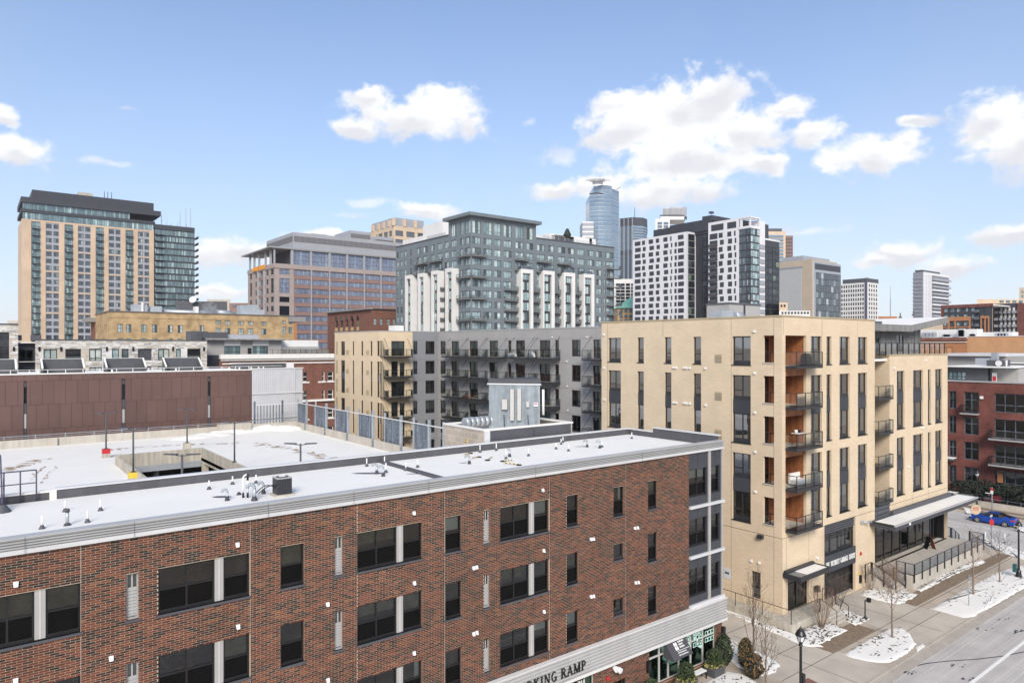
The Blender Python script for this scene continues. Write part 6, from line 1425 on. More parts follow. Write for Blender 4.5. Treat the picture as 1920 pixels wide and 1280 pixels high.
    for q, mt in ((-.3,'white_trim'),(.2,'black')): m = MB(); m.tube((x+q,y,f+1.03), (x+q,y,f+1.27), .1, .14, 8, mt); m.build('plant_pot', None, org=(x+q, y, f+1.03), label='%s pot standing on the third corner balcony table' % ('white' if mt == 'white_trim' else 'black'), cat='pot')
    f = FL[3]; x, y = XC+2.9, YC+.2; t = thing('patio_sofa', 'pale patio sofa on the fourth corner balcony from the top', 'sofa', (x, y, f)); m = MB(); m.box(x-.9, x+.6, y-.3, y+.3, f+.1, f+.42, 'white_panel'); m.build('seat', t); m = MB(); m.box(x-.9, x+.6, y+.3, y+.45, f+.1, f+.9, 'white_trim'); m.build('backrest', t)
cream_house()
# ------------------------------------------------------------------ the city beyond
style('t1', (.5,), (), .14, 'dark_metal', 'glass_greygreen'); style('t0', (), (), .12, 'dark_metal', 'glass_greygreen'); style('cw', (.2,.4,.6,.8), (), .10, 'charcoal_dark', 'glass_teal')
style('cw2', (.25,.5,.75), ((.35,0,1),), .10, 'charcoal_dark', 'glass_teal'); style('pale2', (.5,), ((.26,.5,1),), .075, 'charcoal_dark', 'glass_pale'); style('pale3', (.36,.68), ((.26,.68,1),), .075, 'charcoal_dark', 'glass_pale'); style('pale1', (), ((.26,0,1),), .07, 'charcoal_dark', 'glass_pale')
style('dark2', (.5,), ((.3,0,.5),), .16, 'black', 'glass_dark'); style('dark1', (), (), .14, 'black', 'glass_dark'); style('strip', (.125,.25,.375,.5,.625,.75,.875), (), .09, 'charcoal', 'glass_blue'); style('big', (.2,.4,.6,.8), ((.33,0,1),(.66,0,1)), .1, 'charcoal_dark', 'glass_blue'); style('big3', (.33,.67), ((.33,0,1),(.66,0,1)), .1, 'charcoal_dark', 'glass_blue')
style('blk', (), (), .05, 'black', 'glass_black'); style('old', (.5,), ((.5,0,1),), .1, 'charcoal', 'glass_lit'); style('oldd', (.5,), ((.5,0,1),), .1, 'charcoal', 'glass_pale'); style('sash', (), ((.5,0,1),), .14, 'white_trim', 'glass_dark')
def faces(px, d):
    x, y = at(px, d); return Fac('X', x), Fac('Y', y), x, y
def windowed(root, fc, mb, u0, u1, z0, z1, wins, mat, rec=.25):
    ops = [w[:4] for w in wins]; wall(mb, fc, u0, u1, z0, z1, ops, rec, mat)
    for w in wins: win(root, fc, *w[:5], rec*.75)

def left_tower():
    f = Fac('Y', 371.0); U = f.u; c = lambda q: U(q/4); D = 30.0
    root = thing('apartment_tower', 'tall tan and grey apartment tower on the left with dark crown and glass end', 'tower', (50, 385, 0))
    zt = f.z(160, 420.0)+1.0; fh = 3.09; rows = [f.z(98, 420.5)-fh*k for k in range(17)]
    ztan = f.z(165, 421.0); x0, xr, xe = c(163), c(1155), c(1460)
    gl = [(235,303), (484,548), (718,778), (942,1000)]; gr = [(343,443,348,388,402,440), (586,680,588,628,640,678), (815,905,818,856,868,903), (1035,1120,1037,1072,1085,1118)]
    m = MB(); tan = [(163,235), (303,343), (443,484), (548,586), (680,718), (778,815), (905,942), (1000,1035), (1120,1155)]
    for a, b in tan: m.fbox(f, c(a), c(b), -.2, ztan, -1, 0, 'tan_panel')
    for a, b in gl+[(g[0], g[1]) for g in gr]: m.fbox(f, c(a), c(b), rows[0]+.5, ztan, -1, -.02, 'tan_panel')
    m.box(x0-.0, x0+.5, 372.0, 371+D, -.2, ztan, 'tan_panel'); m.build('pier', root)
    m = MB()
    for g in gr:
        ws = []
        for k, z in enumerate(rows):
            for (a, b) in ((g[2], g[3]), (g[4], g[5])): ws.append((c(a), c(b), z-1.95, z, 't1'))
        fi = Fac('Y', 371.25); windowed(root, fi, m, c(g[0]), c(g[1]), -.2, rows[0]+.5, ws, 'grey_panel', .25)
    m.build('infill_wall', root)
    for g in gr:
        for k in (3, 6, 9, 12): m = MB(); z = rows[k]-2.35; m.fbox(f, c(g[0]), c(g[1]), z-.5, z+.02, -.2, -.05, 'tan_panel'); m.build('band', root)
    for a, b in gl:
        for k, z in enumerate(rows): win(root, f, c(a), c(b), z-2.6, z+.49, 'cw2', .45); balcony(root, Fac('Y', 371.35), c(a)+.4, c(b)-.4, z-2.55, 1.2, 1.05, 2, small=True)
    # upper glass storeys between dark bands
    zs = [f.z(42, y) for y in (410.0, 397.0, 391.3, 379.0, 369.0)]; dz = ztan-zs[0]; zs = [z+dz for z in zs]
    pz = zs[4]; zpt = Fac('Y', 375.0).z(62.5, 355.5)
    m = MB(); m.fbox(f, x0-.3, xr+.5, zs[1], zs[2], -D, .15, 'charcoal_dark'); m.fbox(f, x0-.3, c(1205), zs[3], zs[4], -D, .5, 'charcoal_dark'); m.fbox(f, c(1150), xe, zs[1]-2.0, zs[1]+.2, -D, .15, 'charcoal_dark'); m.fbox(f, c(246), c(1166), pz, zpt, -D+4, -4.0, 'charcoal_dark'); m.build('crown', root)
    m = MB(); m.fbox(f, c(615), c(727), zpt-.1, zpt+3.2, -22, -14, 'concrete_lite'); m.build('roof_plant', root)
    for z0, z1, xx in ((zs[0], zs[1], xr), (zs[2], zs[3], c(975))):
        n = 11; 
        for i in range(n): a, b = x0+.2+(xx-x0-.2)*i/n, x0+.2+(xx-x0-.2)*(i+1)/n; win(root, f, a, b, z0, z1, 'cw', .3)
    m = MB(); m.fbox(f, x0+1, xe-1, -.2, zs[1], -D, -1.2, 'charcoal_dark'); m.build('core', root)
    nn = 15
    for k in range(nn):
        z1 = zs[1]-2.0-fh*k; 
        for i in range(6): a, b = c(1160)+(xe-c(1160))*i/6, c(1160)+(xe-c(1160))*(i+1)/6; win(root, f, a, b, z1-2.75, z1-.25, 'cw', .1)
        balcony(root, f, c(1160), c(1222), z1-2.8, 1.1, 1.05, 2, small=True)
        m = MB(); m.fbox(f, xe, xe+2.0, z1-3.0, z1-2.75, -6, -.5, 'charcoal_dark'); m.fbox(f, xe+1.9, xe+2.0, z1-2.75, z1-1.7, -6, -.5, 'galv_dark'); m.build('end_balcony', root)
    m = MB(); m.fbox(f, c(1160), xe, -.2, zs[1]-2, -D, -.2, 'charcoal_dark'); m.build('glass_end_core', root)
    m = MB(); r = random.Random(2)
    for i in range(14): x = r.uniform(c(1210), xe-.5); h = r.uniform(1.5, 5) if i > 3 else r.uniform(7, 11); m.tube((x,374+i,zs[1]), (x,374+i,zs[1]+h), .16, .1, 4, 'grey_panel')
    for px in (800, 826, 855): m.tube((c(px),378,zpt), (c(px),378,zpt+3.5), .2, .15, 4, 'charcoal')
    m.build('antenna', root, kind='stuff')
left_tower()

def office():
    fx, fy, X, Y = faces(515, 300); U = fy.u; c = lambda q: U(440+q/4.74); cl = lambda q: fx.u(440+q/4.74); py = lambda q: 370+q/4.74
    root = thing('office_building', 'brown brick office building with blue strip windows, grey rooftop storey and orange sign', 'office', (X+25, Y+20, 0))
    z = lambda q, p=560: fy.z(440+p/4.74, py(q)); xe = c(1640); ye = cl(118)
    zb, zp = fy.z(515, 502.0), fy.z(515, 493.4)
    rws = [(zb-.3-4.0*k-2.35, zb-.3-4.0*k) for k in range(10)]; pil = [525, 680, 842, 995, 1150, 1298, 1440]
    m = MB(); ws = []
    for (a, b) in rws:
        for p, q in zip(pil[:-1], pil[1:]): ws.append((c(p)+.5, c(q)-.35, a, b, 'strip'))
    windowed(root, fy, m, c(525), xe, -.2, zb, ws, 'office_brick', .3)
    st = [(c(398), c(487), rws[0][0], rws[0][1], 'big3'), (c(398), c(487), rws[2][0], rws[1][1], 'big3'), (c(398), c(487), rws[3][0], rws[3][1], 'blk'), (c(398), c(487), rws[5][0], rws[4][1], 'blk')]
    windowed(root, fy, m, X, c(525)-.02, -.2, zb, st, 'office_stone', .3)
    wl = []
    for k, (a, b) in enumerate(rws):
        for p, q in ((135,152), (183,206), (228,266), (280,300), (320,346)):
            if p in (135, 320) and k == 2: continue
            wl.append((cl(q), cl(p), a if not (p in (135,320) and k == 1) else rws[2][0], b, 'big3' if p == 228 else 'blk'))
    windowed(root, fx, m, Y, ye, -.2, zb, wl, 'office_stone', .3); m.build('wall', root)
    m = MB(); m.box(X-.3, xe, Y-.3, ye, zb, zp, 'office_stone'); m.build('parapet_band', root)
    for p in pil[1:]: m = MB(); m.fbox(fy, c(p)-.28, c(p)+.28, -.2, zb, -.1, .5, 'office_metal'); m.build('pilaster', root)
    for q in (212, 268): m = MB(); m.fbox(fx, cl(q)-.35, cl(q)+.35, -.2, zb, -.1, .7, 'office_metal'); m.build('pilaster', root)
    for k in range(9): m = MB(); m.fbox(fx, cl(215), cl(275), rws[k][0]-1.5, rws[k][0]-.15, -.05, .05, 'office_brick'); m.build('spandrel', root)
    # glazed top storey
    ys = Y+1.5; f2 = Fac('Y', ys); z1 = f2.z(548, 468.5); c2 = lambda q: f2.u(440+q/4.74)
    for a, b in ((515,665), (684,832), (848,988), (1004,1140), (1154,1285), (1300,1428)): win(root, f2, c2(a), c2(b), zp, z1, 'big', .2)
    for p in (508, 675, 840, 996, 1147, 1293, 1437): m = MB(); m.fbox(f2, c2(p)-.5, c2(p)+.5, zp, z1, -.5, .6, 'office_metal'); m.build('column', root)
    m = MB(); m.box(c2(500), xe, ys+.5, ys+25, zp, z1, 'charcoal_dark'); m.box(c2(330), xe, ys-.8, ys+25, z1, z1+.6, 'cornice_grey'); m.build('top_storey', root)
    yr = ys+1.5; f3 = Fac('Y', yr); zr0, zr1 = z1+.6, f3.z(550, 435.0); xa = f3.u(549.5); x3 = lambda q: f3.u(440+q/4.74)
    m = MB(); m.box(xa, xe, yr, yr+35, zr0, zr1, 'office_metal'); m.build('plant_storey', root)
    m = MB(); l0, l1 = f3.z(551, 452.5), f3.z(551, 442.0); n = 24
    for i in range(n): a, b = xa+.4+(xe-xa)*i/n, xa+.4+(xe-xa)*(i+.93)/n; m.fbox(f3, a, b, l0, l1, 0, .12, 'louver')
    fxp = Fac('X', xa); 
    for i in range(9): m.fbox(fxp, yr+.5+i*3.8, yr+4.1+i*3.8, l0, l1, 0, .12, 'louver')
    m.build('louvre_band', root)
    m = MB(); m.box(x3(745), x3(885), yr+8, yr+20, zr1, zr1+1.6, 'office_metal'); m.box(x3(1075), x3(1260), yr+6, yr+24, zr1-1, zr1+4.6, 'office_metal'); m.box(x3(1080), x3(1255), yr+5.9, yr+6, zr1+1.2, zr1+3.2, 'louver'); m.build('plant_box', root)
    # thin roof on columns over the end terrace
    zc = fx.z(512, 462.5); yl = fx.u(458.0); m = MB(); m.hexa([(X-1.5,yl,zc-.5),(c2(520),yl,zc-.5),(c2(520),ys-1,zc-.5),(X-2,ys-1,zc-.5),(X-1.5,yl,zc),(c2(520),yl,zc),(c2(520),ys-1,zc),(X-2,ys-1,zc)], 'office_metal'); m.build('canopy', root)
    for q in (130, 168, 211, 268, 312): m = MB(); y = cl(q); m.box(X+.0, X+.8, y-.4, y+.4, zp, zc-.5, 'office_metal'); m.build('column', root)
    m = MB(); m.box(X+.2, X+.8, ys, ys+.8, zp, zc-.5, 'office_metal'); m.build('column', root)
    m = MB(); m.box(X+14, X+16, Y+6, ye-3, zp, zc-.6, 'charcoal_dark'); m.build('terrace_wall', root)
    y0, y1 = cl(282), cl(176); r = random.Random(9); 
    for i in range(11):
        if i == 5: continue
        m = MB(); a = y1+(y0-y1)*i/11; b = y1+(y0-y1)*(i+.72)/11; lo, hi = min(a, b), max(a, b); z0, z1_ = zb+.5, zp-.2+.6; w = (hi-lo)
        m.box(X-.9, X-.5, lo, lo+w*.3, z0, z1_, 'orange_letter'); m.box(X-.9, X-.5, lo+w*.3, hi, z0, z0+.7, 'orange_letter') if r.random() < .5 else m.box(X-.9, X-.5, lo+w*.3, hi, z1_-.7, z1_, 'orange_letter')
        if r.random() < .6: m.box(X-.9, X-.5, hi-w*.28, hi, z0+.7, z1_-.71, 'orange_letter')
        m.build('letter', root)
office()

def tan_tower():
    fx, fy, X, Y = faces(738.5, 430); root = thing('office_tower', 'small tan office tower with grey top peeping out behind the office and grey apartments', 'tower', (X+10, Y+10, 0))
    c = lambda q: fy.u(680+q/10.67); cl = lambda q: fx.u(680+q/10.67); z = lambda q: fy.z(739, 400+q/10.67)
    xe, ye = c(1250), cl(150); m = MB()
    m.box(X+.8, xe-.5, Y+.8, ye-.8, z(240), z(75), 'grey_panel'); m.build('crown', root)
    rr = [(z(445), z(335)), (z(640), z(510)), (z(840), z(710)), (z(1040), z(910))]; ws = [(c(655), c(810), a, b, 't0') for a, b in rr]+[(c(875), c(1040), a, b, 't0') for a, b in rr]+[(c(1100), c(1230), a, b, 't0') for a, b in rr]
    wl = [(cl(q), cl(p), a, b, 't0') for a, b in rr for p, q in ((265,285), (310,395), (420,500), (525,585))]
    m = MB(); windowed(root, fy, m, X, xe, -.2, z(245), ws, 'tan_tower', .5); windowed(root, fx, m, Y, ye, -.2, z(245), wl, 'tan_tower', .5); m.build('wall', root)
    for a, b in ((590,650), (810,865), (1030,1085)): m = MB(); m.fbox(fy, c(a), c(b), z(245), z(95), -1, .4, 'tan_tower'); m.build('pier', root)
    for a in (180, 290, 395, 505): m = MB(); m.fbox(fx, cl(a+35), cl(a), z(245), z(115), -1, .4, 'tan_tower'); m.build('pier', root)
    x0, y0 = at(708, 415); t = MB(); t.prism([(x0, y0), (x0+11, y0), (x0+14, y0+8), (x0+10, y0+16), (x0-2, y0+12)], hz(449, x0, y0), hz(443, x0, y0), 'grey_panel'); t.build('roof_canopy', root)
tan_tower()

def grey_flats():
    fx, fy, X, Y = faces(883, 201); root = thing('apartment_block', 'slate grey apartment block with white bay fins and balconies in the middle distance', 'apartments', (X+25, Y+20, 0))
    P = lambda q: 720+q/4.174; Q = lambda q: 380+q/4.174; c = lambda q: fy.u(P(q)); cl = lambda q: fx.u(P(q))
    zm = fy.z(1005, 447.0); xt1 = c(1190); yt1 = cl(505); xe, ye = c(1800), cl(93)
    z0 = fy.z(892, Q(268)); rows = [z0-3.10*k for k in range(11)]
    ztw = fy.z(883, Q(103)); zth = (fy.z(892, Q(238)), fy.z(892, Q(140)))
    m = MB(); ws = []; wl = []
    for (a, b, s) in ((692,757,'pale3'), (778,845,'pale3'), (863,915,'pale2'), (937,998,'pale3'), (1030,1090,'pale3'), (1117,1167,'pale2')):
        ws.append((c(a), c(b), zth[0], zth[1], s)); ws += [(c(a), c(b), z-1.95, z, s) for z in rows]
    for (a, b, s) in ((1198,1258,'pale3'), (1283,1330,'pale2'), (1365,1418,'pale2'), (1440,1490,'pale2'), (1515,1567,'pale3'), (1593,1645,'pale3'), (1662,1703,'pale2'), (1722,1734,'pale1'), (1742,1795,'pale2')): ws += [(c(a), c(b), z-1.95, z, s) for z in rows]
    for (a, b, s) in ((525,567,'pale3'), (595,620,'pale2'), (633,676,'pale3')): wl.append((cl(a), cl(b), zth[0], zth[1], s))
    for (a, b, s) in ((99,115,'pale1'), (128,145,'pale1'), (158,174,'pale1'), (205,217,'pale1'), (257,288,'pale2'), (305,343,'pale3'), (365,397,'pale2'), (420,455,'pale3'), (475,505,'pale2'), (525,567,'pale3'), (595,620,'pale2'), (633,676,'pale3')): wl += [(cl(a), cl(b), z-1.95, z, s) for z in rows]
    wt = [w for w in ws if w[1] <= xt1+.1]; wr = [w for w in ws if w[1] > xt1+.1]; w1 = [w for w in wl if max(w[:2]) <= yt1+.1]; w2 = [w for w in wl if max(w[:2]) > yt1+.1]
    windowed(root, fy, m, X, xt1, -.2, ztw, wt, 'grey_apt', .2); windowed(root, fy, m, xt1, xe, -.2, zm, wr, 'grey_apt', .2); windowed(root, fx, m, Y, yt1, -.2, ztw, w1, 'grey_apt', .2); windowed(root, fx, m, yt1, ye, -.2, zm, w2, 'grey_apt', .2)
    m.box(xt1-.05, xt1, Y+.02, Y+20, zm, ztw, 'grey_apt'); m.box(X+.02, xt1, yt1-.05, yt1, zm, ztw, 'grey_apt'); m.box(X+3, xe-.02, Y+3, ye-.02, zm-.4, zm-.2, 'snow'); m.box(xe-.05, xe, Y, Y+20, -.2, zm, 'grey_apt'); m.build('wall', root)
    m = MB(); m.box(X-1.4, xt1+1.2, Y-1.4, yt1+1.2, ztw, ztw+.95, 'grey_apt'); m.box(X+4, X+14, Y+5, Y+12, ztw+.95, ztw+2.4, 'white_apt'); m.build('roof_slab', root)
    m = MB(); m.box(xt1+.1, xe+.15, Y-.15, Y+.3, zm, zm+.35, 'charcoal'); m.box(X-.15, X+.3, yt1+.1, ye, zm, zm+.35, 'charcoal'); m.build('coping', root)
    m = MB()
    for i in range(24): y = yt1+2+i*(cl(330)-yt1-2)/24; m.box(X+.1, X+.2, y-.05, y+.05, zm+.35, zm+1.3, 'galv')
    for i in range(40): x = xt1+3+i*(xe-12-xt1)/40; m.box(x-.05, x+.05, Y+.1, Y+.2, zm+.35, zm+1.3, 'galv')
    m.build('roof_railing', root, kind='stuff')
    for (a, b, w0, w1_, top) in ((1013,1133,1060,1117,525), (1187,1300,1228,1283,537), (1350,1460,1393,1442,551), (1505,1610,1545,1595,562)):
        u0, u1, zt = c(a)+1.2, c(b), fy.z(P((a+b)/2), Q(top)); f2 = Fac('Y', Y-2.2); s = MB(); wd = [(c(w0)-.35, c(w1_)-.35, z-2.6, z+.2, 'pale3') for z in rows if z < zt-.2]
        wall(s, f2, u0, u1, -.2, zt, [(c(w0)-.45, c(w1_)-.25, -.1, zt-1.2)], .8, 'white_apt', back='charcoal_dark'); s.box(u0, u0+.1, Y-2.199, Y, -.2, zt, 'white_apt'); s.box(u1-.1, u1, Y-2.199, Y, -.2, zt, 'white_apt'); s.box(u0, u1, Y-2.19, Y, zt-.1, zt, 'white_apt'); s.build('bay_fin', root)
        for w in wd: win(root, f2, w[0], w[1], w[2]+.3, w[3], 'pale3', .6)
        m = MB(); m.box(u0+.3, u1-.3, Y-1.8, Y-.3, zt, zt+1.0, 'galv_dark'); m.build('fin_railing', root)
    for (a, b, w0, w1_, top) in ((163,248,175,205,575), (262,350,275,307,560), (367,460,380,415,540), (478,578,492,527,520)):
        f2 = Fac('X', X-2.2); g = lambda q: f2.u(P(q)); zt = fx.z(P((a+b)/2), Q(top)); ua, ub = g(w1_+8), g(a); s = MB()
        wall(s, f2, ua, ub, -.2, zt, [(g(w1_), g(w0), -.1, zt-1.2)], .8, 'white_apt', back='charcoal_dark'); s.box(X-2.199, X, ua, ua+.1, -.2, zt, 'white_apt'); s.box(X-2.199, X, ub-.1, ub, -.2, zt, 'white_apt'); s.box(X-2.19, X, ua, ub, zt-.1, zt, 'white_apt'); s.build('bay_fin', root)
        for z in rows:
            if z < zt-.3: win(root, f2, g(w1_), g(w0), z-2.3, z+.2, 'pale2', .6)
    B = [(683,785,(1,3,5,7,9)), (1020,1115,(1,2)), (1190,1290,(1,2)), (1350,1450,(1,2)), (940,1030,(4,5,6,7,8,9)), (1140,1200,(4,5,6,7,8,9)), (1308,1362,(4,5,6,7,8,9)), (1468,1522,(4,5,6,7,8,9)), (1738,1838,(1,2,3,4,5,6,7,8,9))]
    for a, b, ks in B:
        for k in ks: balcony(root, fy, c(a), min(c(b), xe+3), rows[k]-2.45-.0, 1.5, 1.1, 3, slab='wood_grey', small=True)
    for a, b, ks in ((258,345,(1,2)), (370,460,(1,2)), (597,682,(1,3,5,7,9)), (325,362,(4,5,6,7,8,9)), (435,475,(4,5,6,7,8,9))):
        for k in ks: balcony(root, fx, cl(b), cl(a), rows[k]-2.45, 1.5, 1.1, 3, slab='wood_grey', small=True)
    # white rooftop blocks
    m = MB(); xa = X+6; f2 = Fac('X', xa); a, b, d_ = f2.u(755), f2.u(793), f2.u(830)
    m.box(xa, xa+12, b, a, zm-.3, fx.z(755, 447.5)+1.2, 'white_apt'); m.box(xa, xa+25, d_, b, zm-.3, hz(424, xa, b), 'white_apt'); m.build('roof_block', root)
    win(root, f2, f2.u(774.5), f2.u(767.5), zm-.2, zm+3.6, 'pale2', .05); win(root, f2, f2.u(797), f2.u(792), zm, zm+4.2, 'pale1', .05)
    f3 = Fac('Y', Y+9); g3 = f3.u; m = MB(); 
    for (p, q, t) in ((1030,1068,437), (1040,1076,440), (1068,1110,442), (1105,1117,447)): m.box(g3(p), g3(q), Y+9, Y+16, zm-.3, f3.z(p, t), 'white_apt')
    m.build('roof_plant', root)
    m = MB(); m.box(g3(1030), g3(1052), Y+7, Y+8, zm+3, zm+3.2, 'wood_grey')
    for q in (1030, 1040, 1052): m.box(g3(q)-.1, g3(q)+.1, Y+7, Y+7.2, zm, zm+3, 'wood_grey')
    m.lathe(g3(1060), Y+8, [(.5,zm+2.5),(1.4,zm+4.0),(.4,zm+6.2)], 7, 'leaf_dark'); m.build('roof_pergola', root)
grey_flats()

def white_tower():
    X = 256.0; fx = Fac('X', X); P = lambda q: 1080+q/4.267; Q = lambda q: 320+q/4.267; c = lambda q: fx.u(P(q))
    root = thing('apartment_tower', 'white grid apartment tower with a black core and glass corner right of the skyline', 'tower', (X+15, 200, 0))
    yA0, yA1 = c(890), c(455); zA = fx.z(P(890), Q(487)); m = MB()
    z0 = fx.z(P(830), Q(515)); rows = [z0-3.05*k for k in range(14)]
    cols = [(470,517,525,537), (590,617,590,617), (645,677,645,677), (700,733,700,733), (760,773,760,773), (793,858,793,858)]
    C0 = [(470,517,'dark2'), (530,555,'dark1'), (583,620,'dark2'), (640,668,'dark1'), (700,735,'dark2'), (755,768,'dark1'), (787,806,'dark1'), (815,862,'dark2')]
    ws = []
    for k, z in enumerate(rows):
        o = (k % 2)*8-4
        for a, b, s in C0:
            if k == 0 and a in (787,): continue
            aa = a+o*(.8 if a not in (470, 787, 815) else .4); bb = b+o*(.8 if a not in (470, 787, 815) else .4)
            ws.append((c(bb), c(aa), z-2.05, z, s))
    windowed(root, fx, m, yA0, yA1, -.2, zA, ws, 'white_tower', .4); m.box(X, X+18, yA0, yA0+.1, -.2, zA, 'white_tower'); m.box(X+.1, X+18, yA0+.1, yA1, -.2, zA-.5, 'black_tower'); m.build('wall', root)
    # black recess between the two white parts, glass strip beside it
    yC1, yC0 = fx.u(1328), fx.u(1386.0); m = MB(); xb = X+6; m.box(xb, xb+20, yC1-.1, yA0+.0, -.2, zA+4, 'black_tower'); zB = hz(404, X+7, 215)
    fb = Fac('X', X+5); m.box(X+5, X+24, fb.u(1334), fb.u(1255.5), zA+.1, fb.z(1256, 423)-.0, 'black_tower'); m.box(X+5.5, X+24, fb.u(1334), fb.u(1224), zA-1, fb.z(1224, 431.5), 'black_tower')
    m.box(X+6, X+20, fb.u(1332), fb.u(1314), zA, fb.z(1330, 403), 'black_tower'); m.box(X+12, X+14, fb.u(1316), fb.u(1311), zA+10, fb.z(1312, 397), 'charcoal'); m.build('black_core', root)
    fa = Fac('Y', yA0-.0)
    for k in range(14):
        z = rows[k]; win(root, Fac('Y', yA0-.05), X+.6, X+5.2, z-2.7, z+.1, 'dark2', -.1); win(root, Fac('X', xb-.02), yC1+.5, yC1+3.5, z-2.4, z-.1, 'dark2', -.05); win(root, Fac('X', xb-.02), yC1+5, yC1+7.5, z-2.4, z-.1, 'dark1', -.05)
    m = MB(); m.box(X+5.3, X+5.8, yA0-.3, yA0, -.2, zA-6, 'white_tower'); m.build('white_strip', root)
    # second white part
    zC = fx.z(1328, Q(415)); zC2 = fx.z(1386, Q(375)); zC = max(zC, zC2)-.2; yG = fx.u(1407); m = MB(); ws = []
    r0 = fx.z(P(1222), Q(488)); rws = [r0-3.05*k for k in range(14)]
    for k, z in enumerate(rws):
        o = (k % 2)*6-3
        for a, b, s in ((1145+o*1.6,1178+o*1.6,'dark2'), (1212+o,1246+o,'dark2'), (1265+o,1280+o,'dark1')): ws.append((c(b), c(a), z-2.15, z, s))
        ws.append((c(1132), c(1068), z-2.4, z+.1, 'dark2'))
    ws += [(c(1180), c(1080), r0+1.2, zC-1.2, 'blk'), (c(1282), c(1208), r0+1.2, zC-1.2, 'dark2')]
    windowed(root, fx, m, yC0, yC1, -.2, zC, ws, 'white_tower', .5); m.box(X+.1, X+22, yC0, yC1-.1, -.2, zC-.6, 'black_tower'); m.build('wall', root)
    for k in range(1, 14): m = MB(); z = rws[k]-2.45; m.box(X-1.0, X, c(1132), c(1066), z-.15, z+.05, 'black'); m.box(X-1.0, X-.95, c(1132), c(1066), z+.05, z+1.0, 'charcoal'); m.build('balcony', root)
    # glazed corner
    xg = oy(1424, yG); zG = fx.z(1407, Q(452)); m = MB()
    for k in range(15):
        z = zG-.3-3.05*k
        for i in range(3): a, b = yG+.2+(yC0-yG-.3)*i/3, yG+.2+(yC0-yG-.3)*(i+1)/3; win(root, fx, a, b, z-2.6, z, 'pale2' if i else 'dark2', .0, gl='glass_greygreen')
        for i in range(2): a, b = X+.2+(xg-X-.2)*i/2, X+.2+(xg-X-.2)*(i+1)/2; win(root, Fac('Y', yG), a, b, z-2.6, z, 'pale2', .0, gl='glass_pale')
        m.box(X-.1, xg, yG-.1, yC0, z-3.05, z-2.6, 'charcoal_dark')
    m.box(X+.3, xg, yG+.3, yC0, -.2, zG, 'black_tower'); m.build('glass_corner', root)
    m = MB(); m.box(X-.3, xg+.2, yG-.3, yC0-.0, zG-.3, zG+.7, 'white_tower'); m.box(X-.2, xg+.3, yG-.2, yG+.4, zC-.6, zC, 'white_tower'); m.box(X-.2, X+.4, yG+.4, yC0, zC-.6, zC, 'white_tower')
    for y in (yG, yG+4, yC0-.8): m.box(X, X+.5, y, y+.5, zG+.7, zC-.6, 'white_tower')
    for i in range(8): x = X+.4+i*.9; m.box(x, x+.35, yG+.4, yC0, zC-.45, zC-.1, 'white_tower')
    m.box(xg-.3, xg+.2, yG-.2, yG+.5, zG+.7, zC-.6, 'white_tower'); m.build('roof_frame', root)
    xs = oy(1436, yG+.2); xd = oy(1461, yG+4); m = MB(); m.box(xg+.05, xs, yG+.6, yG+18, -.2, zC-1.0, 'white_tower'); m.box(xs, xd, yG+4, yG+18, -.2, zG-3.2, 'black_tower'); m.box(xs, xd, yG+3.8, yG+18, zG-3.2, zG-2.5, 'white_tower'); m.build('rear_wall', root)
    for k in range(14):
        z = zG-6-3.05*k
        for i in range(3): a, b = xs+.1+(xd-xs)*i/3, xs+(xd-xs)*(i+1)/3; win(root, Fac('Y', yG+4), a, b, z-2.5, z, 'dark2', -.1)
        m = MB(); m.box(xg+.6, xs-.5, yG+.3, yG+.6, z-2.3, z-.4, 'grey_panel'); m.build('balcony', root)
white_tower()

